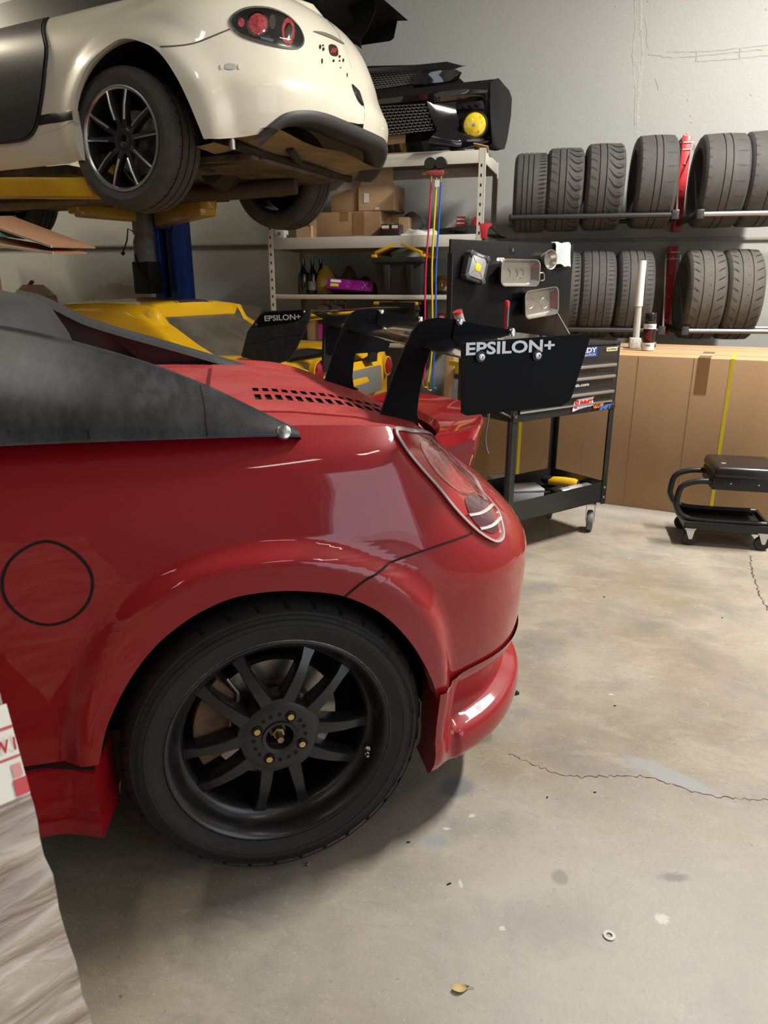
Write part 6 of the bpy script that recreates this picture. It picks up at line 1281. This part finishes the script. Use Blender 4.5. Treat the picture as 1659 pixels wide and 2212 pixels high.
t, L = long_carton('long brown carton along the wall with yellow straps, behind the creeper stool', A0, A1, .42, .848, box_m, (xon(1366), xon(1497, 800)), (xon(1122, 950), xon(1565)))
MB().bb(xon(1505, 800), xon(1532, 800), -.0015, .42, .66, .8495).build('tape_strip', tape, t)
o2 = np.array(A0) + np.array([-d_[1], d_[0]]) * .44
t, L = long_carton('second long carton behind the strapped front carton', o2 + d_ * .22, o2 + d_ * 2.3, .34, .842, kraft2, (), (xon(1630, 760),))
o3 = np.array(A0) + np.array([-d_[1], d_[0]]) * .80
t, L = long_carton('third long carton nearest the wall under the lower rack', o3 + d_ * .35, o3 + d_ * 2.3, .30, .835, kraft2)
t, w_ = None, 0
q = Vector(aty(970, 800, 4.42)); t = thing('cardboard_box', 'narrow upright carton edge left of the spray bottle', 'box', (q.x, q.y, 0), R(-10)); MB().bb(-.03, .03, 0, .30, 0, q.z + .1).build('body', kraft, t, bevel=.003); MB().bb(-.031, .031, .14, .15, q.z + .099, q.z + .102).build('lid_seam', tape, t)
# on the cartons: spray can, pipe
sc_ = atz(1399, 757, .85); t = thing('spray_can', 'black and white aerosol can standing on the front carton', 'spray can', (sc_[0], sc_[1] + .01, .849)); rs = .034
BDY = MB().lathe([(0, 0), (rs * .97, 0), (rs, .004), (rs, .155), (rs * .8, .168)], (0, 0, 0), (0, 0, 1), 28).build('body', mat('dark can body', (.025, .012, .014), .3, metal=.3, coat=.4), t)
MB().lathe([(rs * .85, .163), (rs * .9, .168), (rs * .9, .205), (rs * .8, .21), (0, .21)], (0, 0, 0), (0, 0, 1), 28).build('cap', mat('black cap', (.012, .01, .012), .3), t)
MB().lathe([(rs + .0004, .003), (rs + .0004, .045)], (0, 0, 0), (0, 0, 1), 28).build('lower_label', mat('white can label', (.72, .70, .69), .4), BDY); MB().lathe([(rs + .0004, .122), (rs + .0004, .15)], (0, 0, 0), (0, 0, 1), 28).build('upper_label', MATS['white can label'], BDY)
fc = Vector((0, 0, 0)) - Vector((sc_[0], sc_[1], 0)); fc.normalize(); sd_ = Vector((-fc.y, fc.x, 0))
text('JRAL', 'hand_lettering', mat('black ink', (.01, .01, .01), .5), BDY, fc * (rs + .0012) - sd_ * .019 + Vector((0, 0, .127)), sd_, (0, 0, 1), .017, .036, shear=.3)
for k in range(4): b0 = fc * (rs + .001) + Vector((0, 0, .084)); MB().bar(b0 + sd_ * (-.02 + .006 * k), b0 + sd_ * (.0 + .006 * k) + Vector((0, 0, .028)), .0022, .001).bar(b0 + sd_ * (-.02 + .006 * k), b0 + sd_ * (.0 + .006 * k) - Vector((0, 0, .028)), .0022, .001).build('red_chevron', mat('red graphic', (.6, .03, .03), .4), BDY, sm=0)
for k in range(7): MB().bar(fc * (rs + .001) + sd_ * (-.014 + .0045 * k) + Vector((0, 0, .026)), fc * (rs + .001) + sd_ * (-.014 + .0045 * k) + Vector((0, 0, .036)), .002, .0006).build('barcode_bar', MATS['black ink'], BDY, sm=0)
a, b = Vector(aty(1372, 750, 4.72)), Vector(aty(1388, 563, 4.72)); t = thing('white_pipe', 'white plastic tube standing on the cartons in front of the lower rack', 'pipe', (a.x, a.y, a.z)); dv = b - a; MB().cyl((0, 0, 0), dv * .5, .020, n=18).build('grey_length', mat('pale grey tube', (.45, .45, .44), .4), t); MB().cyl(dv * .48, dv, .0235, n=18).build('white_length', mat('chalky white tube', (.72, .72, .70), .5), t)
q = atz(1372, 752, .845); t = thing('battery', 'small boxed adapter lying at the foot of the white tube', 'adapter', (q[0], q[1] + .02, .845)); MB().bb(-.035, .03, -.03, .03, 0, .06).build('body', mat('white adapter', (.6, .6, .58), .5, n=(60, .6, (.2, .2, .2))), t, bevel=.004); MB().cyl((.03, 0, .025), (.12, .01, .02), .022, .016, 12).build('grey_barrel', mat('grey cloth tube', (.14, .15, .16), .7), t)
# ================================================================ creeper stool
sq = atz(1570, 1188); CS = thing('creeper_stool', 'black rolling creeper stool with padded seat and tool tray', 'stool', (sq[0], sq[1], 0), R(-3))
ivt = WM[CS].inverted(); sblk = mat('black powder coat', (.012, .012, .013), .4, n=(30, .3, (.02, .02, .02))); vin = mat('black vinyl', (.010, .010, .011), .32, bump=(200, .05), coat=.3, coat_rough=.2)
def cs(px, py, z): return ivt @ Vector(atz(px, py, z))
def csy(px, py, y): n = np.array(WM[CS].to_3x3() @ Vector((0, 1, 0))); return ivt @ Vector(atpl(px, py, np.array(WM[CS] @ Vector((0, y, 0))), n))
x0, x1, y0, y1, zt = -.20, .185, .02, .30, .115
MB().bb(x0, x1, y0, y1, zt - .02, zt - .014).bb(x0, x1, y0, y0 + .012, zt - .035, zt + .008).bb(x0, x1, y1 - .012, y1, zt - .035, zt + .008).bb(x0, x0 + .012, y0, y1, zt - .035, zt + .008).bb(x1 - .012, x1, y0, y1, zt - .035, zt + .008).build('tray', sblk, CS, bevel=.003)
for x, y in ((x0 + .03, y0 + .015), (x1 - .03, y0 + .015), (x0 + .03, y1 - .015), (x1 - .03, y1 - .015)):
    f_ = MB().prism([(-.022, .085), (.022, .085), (.012, .034), (-.002, .034)], (x, y - .016, 0), (1, 0, 0), (0, 0, 1), (0, .003, 0)).prism([(-.022, .085), (.022, .085), (.012, .034), (-.002, .034)], (x, y + .014, 0), (1, 0, 0), (0, 0, 1), (0, .003, 0)).bb(x - .026, x + .026, y - .018, y + .018, .083, .088).build('caster_fork', mat('bright zinc', (.65, .65, .65), .3, metal=.9), CS)
    MB().lathe([(0, -.011), (.032, -.011), (.035, -.007), (.035, .007), (.032, .011), (0, .011)], (x, y, .035), (0, 1, 0), 24).build('caster_wheel', sblk, f_)
zs_ = .33
for y in (y0 + .03, y1 - .03):
    MB().tube(curve_pts([(x1 - .02, y, zt + .01), (x0 + .05, y, zt + .01), (x0 - .015, y, zt + .03), (x0 - .045, y, zt + .08), (x0 - .045, y, zs_ - .12), (x0 - .03, y, zs_ - .045), (x0 + .03, y, zs_ - .015), (x0 + .10, y, zs_ - .01), (x0 + .25, y, zs_ - .01)], 40), .014, 12).build('side_tube', sblk, CS, sm=60)
MB().bb(x0 + .10, x1 - .0, y0 + .01, y1 - .01, zs_ - .045, zs_ + .02).build('seat_drawer', sblk, CS, bevel=.004)
for xx in (x0 + .18, x0 + .30): MB().lathe([(0, .003), (.004, .002), (.005, 0)], (xx, y0 + .009, zs_ - .01), (0, -1, 0), 8).build('screw', chrome, CS)
MB().box((( x0 + x1) / 2 + .055, (y0 + y1) / 2, zs_ + .045), (.30, .31, .05), taper=.94).build('seat_pad', vin, CS, bevel=.014, seg=3)
a = Vector(((x0 + x1) / 2 - .04, y0 + .08, zs_ + .0715)); MB().bb(a.x - .012, a.x + .008, a.y - .012, a.y + .006, a.z - .002, a.z).build('seat_tag', mat('grey tag', (.3, .3, .3), .5), CS)
# ================================================================ small things on the floor
w = atz(1316, 2022); t = MB().lathe([(.0058, 0), (.0115, 0), (.0115, .002), (.0058, .002), (.0058, 0)], (0, 0, 0), (0, 0, 1), 24).build('washer', mat('zinc washer', (.62, .62, .62), .3, metal=.9)); t.location = (w[0], w[1], .0008); tag(t, 'small zinc washer lying on the concrete floor', 'washer')
w = atz(995, 2138); t = thing('dry_leaf', 'small dry yellowish leaf lying on the concrete', 'leaf', (w[0], w[1], .001), R(20)); lf = []
for i in range(9):
    u = i / 8; hw = .0085 * math.sin(math.pi * u ** .8) + .0003; lf.append([((u - .5) * .032, hw * s_, .0015 + .003 * abs(s_) ** 2 + .001 * math.sin(7 * u)) for s_ in (-1, -.5, 0, .5, 1)])
MB().grid(lf).build('blade', mat('dry leaf', (.55, .42, .20), .7, n=(90, .6, (.42, .30, .12))), t); MB().tube([(.016, 0, .002), (.024, -.002, .001)], .0006, 5).build('stalk', mat('leaf stalk', (.3, .2, .1), .7), t)
w = atz(663, 1870); t = MB().lathe([(0, 0), (.004, 0), (.0045, .003), (.002, .004), (.0018, .010), (0, .010)], (0, 0, 0), (.6, .3, .5), 10).build('screw', chrome); t.location = (w[0], w[1], .002); tag(t, 'tiny screw on the floor beside the black wheel', 'screw')
rnd = random.Random(4)
for k, (x, y, lb) in enumerate(((882, 1820, 'dark grit chip on the floor right of the black wheel'), (1328, 1525, 'dark flake on the floor behind the red bumper'), (1182, 1723, 'dark crumb near the long floor crack'), (1305, 1290, 'small dark scrap on the floor between car and stool'), (970, 1910, 'black crumb lowest of the floor specks'), (1560, 1335, 'dark scrap under the right end of the floor'), (1285, 1712, 'tiny black crumb just below the floor crack'))):
    w = atz(x, y); o = MB().box((0, 0, 0), (.006 + .005 * rnd.random(), .003, .002), Matrix.Rotation(rnd.random() * 3, 3, 'Z')).build('debris', void, bevel=.0006); o.location = (w[0], w[1], .001); tag(o, lb, 'debris')
# ================================================================ wrapped pallet load in the foreground
def film_mat():
    m = bpy.data.materials.new('stretch film over carton'); m.use_nodes = True; nt = m.node_tree; N = nt.nodes; L = nt.links; b = N['Principled BSDF']
    tc = N.new('ShaderNodeTexCoord'); mp = N.new('ShaderNodeMapping'); mp.inputs['Rotation'].default_value = (0, R(-32), 0); mp.inputs['Scale'].default_value = (7, 7, 34); L.new(tc.outputs['Object'], mp.inputs[0])
    n1 = N.new('ShaderNodeTexNoise'); n1.inputs['Scale'].default_value = 1.0; n1.inputs['Detail'].default_value = 5; n1.inputs['Distortion'].default_value = 1.0; L.new(mp.outputs[0], n1.inputs['Vector'])
    r = N.new('ShaderNodeValToRGB'); e = r.color_ramp.elements; e[0].position = .36; e[0].color = (.20, .125, .07, 1); e[1].position = .70; e[1].color = (.52, .44, .35, 1); L.new(n1.outputs[0], r.inputs[0]); L.new(r.outputs[0], b.inputs['Base Color'])
    b.inputs['Roughness'].default_value = .45; b.inputs['Coat Weight'].default_value = 1; b.inputs['Coat Roughness'].default_value = .12
    bp = N.new('ShaderNodeBump'); bp.inputs['Strength'].default_value = .4; bp.inputs['Distance'].default_value = .01; L.new(n1.outputs[0], bp.inputs['Height']); L.new(bp.outputs[0], b.inputs['Coat Normal']); L.new(bp.outputs[0], b.inputs['Normal'])
    return m
film = film_mat()
Pt, Pb = Vector(aty(-6, 1458, .60)), Vector(aty(200, 2225, .52)); dz = (Pt - Pb) / (Pt.z - Pb.z)
edge = lambda z: Pb + dz * (z - Pb.z)
PLT = thing('wrapped_pallet', 'stretch-wrapped carton load with red printed tape at the left picture edge', 'pallet load', (edge(0).x - .35, edge(0).y - .2, 0))
WALL_D = Vector((-.50, -.866, 0))          # the wrapped face runs from the visible edge towards the left and the camera
BACK_D = Vector((-.866, .50, 0))
rnd = random.Random(9)
rows = []
for k in range(34):
    z = lerp(.13, Pt.z, k / 33); e = edge(z); row = []
    for s in (.75, .6, .45, .3, .2, .12, .06, .02): row.append(e + WALL_D * s + Vector((rnd.uniform(-.003, .003), rnd.uniform(-.003, .003), 0)))
    row.append(e + Vector((rnd.uniform(-.004, .003), 0, 0)))
    for s in (.02, .08, .15, .25, .4): row.append(e + BACK_D * s + Vector((rnd.uniform(-.002, .002), rnd.uniform(-.002, .002), 0)))
    rows.append(row)
top_c = sum((Vector(p) for p in rows[-1]), Vector()) / len(rows[-1]); rows.append([Vector(p).lerp(top_c, .15) + Vector((0, 0, .012)) for p in rows[-1]]); rows.append([top_c + Vector((0, 0, .012))] * len(rows[0]))
MB().grid(rows).build('wrapped_load', film, PLT, sm=50, world=True)
# the wooden pallet underneath
wood = mat('pallet wood', (.33, .22, .12), .8, n=(12, .5, (.24, .15, .08)))
e0 = edge(.06); U_, V_ = WALL_D.normalized(), BACK_D.normalized()
for s in (.02, .17, .32, .47, .62): c = e0 + U_ * (s + .05) + V_ * .3; MB().bar(c - V_ * .29 + Vector((0, 0, .058)), c + V_ * .29 + Vector((0, 0, .058)), .09, .02).build('deck_board', wood, PLT, bevel=.002, world=True)
for s in (.03, .27, .55): c = e0 + V_ * s; MB().bar(c + U_ * .02, c + U_ * .73, .04, .09).build('stringer', wood, PLT, bevel=.003, world=True)
# printed tape band on the wrapped face
def face_pt(s, z, off=.004): e = edge(z); return e + WALL_D * s + Vector((.866, -.5, 0)) * off
zb0, zb1 = aty(60, 1745, .55)[2], aty(20, 1575, .55)[2]
def band(z0, z1, s0, s1, off, name, m, slope=.08): return MB().grid([[face_pt(s, z + s * slope, off) for z in (z0, z1)] for s in np.linspace(s0, s1, 8)]).build(name, m, PLT, sm=0, world=True)
band(zb0, zb1, 0.0, .7, .005, 'tape_band', mat('white tape', (.74, .70, .60), .35, coat=.4)); rp = mat('red tape print', (.55, .05, .05), .4)
hh = zb1 - zb0
band(zb0 + hh * .42, zb0 + hh * .445, .0, .7, .0058, 'red_rule', rp); band(zb0 + hh * .74, zb0 + hh * .77, .0, .7, .0058, 'red_rule', rp); band(zb0 + hh * .02, zb0 + hh * .2, .0, .014, .0062, 'red_mark', rp); band(zb0 + hh * .22, zb0 + hh * .36, .002, .012, .0060, 'pink_mark', mat('pink tape print', (.66, .28, .26), .4))
O = face_pt(.036, zb0 + hh * .50 + .036 * .08, .0062); text('E W I', 'tape_lettering', rp, PLT, O, -WALL_D - Vector((0, 0, .08)), (0, 0, 1), hh * .17, .034, bold=.03, world=True)
# ================================================================ open carton with corrugated flaps at the left edge
FY = 2.95
body_x = aty(-60, 520, FY)[0]; f1a, f1b, f2a, f2b = [Vector(aty(*q)) for q in ((-70, 468, FY + .1), (112, 531, FY), (-70, 520, FY - .05), (115, 545, FY - .02))]
OC = thing('open_carton', 'tall open carton with two flaps folded out at the left picture edge', 'box', (body_x - .35, FY + .1, 0)); zc_ = (f1a.z + f2a.z) / 2
MB().bb(body_x - .80, body_x - .20, FY - .1, FY + .4, 0, zc_ - .02).build('body', kraft, OC, bevel=.004, world=True)
cor = mat('pale corrugated edge', (.66, .55, .42), .8); inn = mat('brown carton inside', (.30, .14, .07), .8)
def flapq(a, b, wd, name):
    q = [a, b, b + Vector((.02, wd, .01)), a + Vector((0, wd, .03))]; th = Vector((0, 0, -.007)); m = MB().add(q + [p + th for p in q], [(0, 1, 2, 3), (7, 6, 5, 4), (0, 4, 5, 1), (1, 5, 6, 2), (2, 6, 7, 3), (3, 7, 4, 0)]); o = m.build(name, inn, OC, world=True)
    MB().bar(a + Vector((0, -.002, -.0035)), b + Vector((0, -.002, -.0035)), .010, .004, (0, 1, 0)).build('corrugated_edge', cor, o, world=True)
    n_ = 46
    fl_ = MB()
    for k in range(n_): p = a.lerp(b, (k + .5) / n_) + Vector((0, -.0045, -.0035)); fl_.box(p, (.003, .002, .004))
    x = fl_.build('flute_holes', mat('flute shadow', (.25, .17, .1), .9), o, sm=0, world=True); x['kind'] = 'stuff'
flapq(f1a, f1b, .30, 'upper_flap'); flapq(f2a, f2b, .22, 'lower_flap')
# ================================================================ poster on the back wall
a, b = Vector(aty(-40, 512, ROOM_Y1)), Vector(aty(60, 440, ROOM_Y1)); PO = thing('poster', 'blue wall poster with white capital lettering behind the lifted car', 'poster', (a.x, ROOM_Y1 - .003, a.z)); W_, H_ = b.x - a.x, b.z - a.z
MB().bb(0, W_, -.002, .002, 0, H_).build('sheet', mat('poster blue', (.045, .10, .17), .6), PO, sm=0); MB().bb(.02, W_ * .46, -.003, -.001, H_ * .3, H_ * .9).build('tan_patch', mat('poster tan', (.45, .28, .18), .6), PO, sm=0)
pw = mat('poster white', (.70, .72, .70), .6)
for k, s in enumerate(("DON'T", 'WORRY,', 'SMILE')): text(s, 'lettering', pw, PO, (W_ * .56, -.004, H_ * (.46 - .17 * k)), (1, 0, 0), (0, 0, 1), H_ * .12, W_ * (.34 if k != 1 else .38), bold=.03)
# ================================================================ pale torn foam board behind the yellow car
bx = [(205, 690), (205, 630), (214, 615), (228, 622), (232, 612), (262, 611), (268, 617), (300, 618), (304, 622), (352, 630), (352, 700)]
FBY = 5.5; L_ = [aty(x, y, FBY) for x, y in bx]; o0 = aty(280, 700, FBY); zmin = min(p[2] for p in L_)
t = thing('foam_board', 'pale torn-edged board standing behind the yellow car roof', 'board', (o0[0], FBY, 0)); MB().prism([(p[0] - o0[0], p[2] if p[2] > zmin + .02 else 0) for p in L_], (0, 0, 0), (1, 0, 0), (0, 0, 1), (0, .012, 0)).build('panel', mat('pale green white foam', (.80, .82, .72), .7, n=(30, .3, (.70, .72, .62))), t)
MB().bb(-.2, .2, .012, .10, 0, .02).build('foot', wood, t)
a, b = aty(412, 645, 5.55), aty(565, 664, 5.55); t = thing('white_board', 'long low white board leaning on the wall right of the blue lift post', 'panel', ((a[0] + b[0]) / 2, 5.55, 0)); m_ = Vector(((a[0] + b[0]) / 2, 5.55, 0)); MB().prism([(a[0] - m_.x, 0), (b[0] - m_.x, 0), (b[0] - m_.x, b[2]), (a[0] - m_.x, a[2])], (0, 0, 0), (1, 0, 0), (0, 0, 1), (0, .05, 0)).build('sheet', mat('dull white panel', (.62, .61, .56), .6), t, bevel=.004); MB().bb(a[0] - m_.x, b[0] - m_.x, .05, .12, 0, .03).build('foot_rail', wood, t)
# tan sack and tools far left
q = aty(75, 640, 5.58); t = thing('paper_sack', 'slumped tan paper sack at the far left behind the black hardtop', 'sack', (q[0], 5.58, 0)); zt_ = aty(80, 615, 5.58)[2]
MB().lathe([(0, 0), (.20, .0), (.23, .1), (.22, zt_ * .6), (.17, zt_ * .93), (.08, zt_), (0, zt_)], (0, 0, 0), (0, 0, 1), 20).build('sack', mat('tan paper', (.42, .28, .16), .8, bump=(14, .6), n=(6, .5, (.34, .22, .12))), t); MB().bar((-.05, 0, zt_ - .02), (.0, 0, zt_ + .03), .03, .02).build('tie', mat('brown tie', (.12, .08, .04), .8), t)
bx_ = aty(175, 720, 5.68); t = thing('tool_shelf', 'low wooden tool stand against the back wall at the far left', 'tool stand', (bx_[0], 5.68, 0)); MB().bb(-.05, .3, -.12, .12, 0, aty(175, 745, 5.5)[2]).build('bench', wood, t, bevel=.004); MB().bb(-.05, .3, .09, .12, aty(175, 745, 5.5)[2], aty(175, 690, 5.5)[2]).build('back_board', kraft, t)
zb2 = aty(175, 745, 5.5)[2]
for px, nm, lb, m, cat in ((152, 'file_block', 'upright tan block at the left on the wooden tool stand', kraft2, 'block'), (212, 'glass_jar', 'glass jar of hardware on the wooden tool stand', mat('jar glass', (.35, .36, .34), .1, coat=1), 'jar')):
    q = aty(px, 730, 5.64); t = thing(nm, lb, cat, (q[0], 5.64, zb2)); 
    if cat == 'jar': MB().lathe([(0, 0), (.045, 0), (.05, .02), (.05, .12), (.04, .14)], (0, 0, 0), (0, 0, 1), 18).build('body', m, t); MB().cyl((0, 0, .14), (0, 0, .16), .042, n=16).build('lid', mat('dark lid', (.08, .07, .06), .4, metal=.6), t)
    else: MB().bb(-.03, .03, -.03, .03, 0, .17).build('body', m, t, bevel=.003); MB().bb(-.031, .031, -.031, .031, .08, .1).build('band', tape, t)
q = aty(185, 730, 5.64); t = thing('hammer', 'hammer standing head up on the wooden tool stand', 'hammer', (q[0], 5.64, zb2)); MB().cyl((0, 0, 0), (0, 0, .17), .012, .01, 10).build('handle', blackp, t); MB().bar((-.045, 0, .17), (.05, 0, .17), .03, .03).build('head', steel, t, bevel=.006)
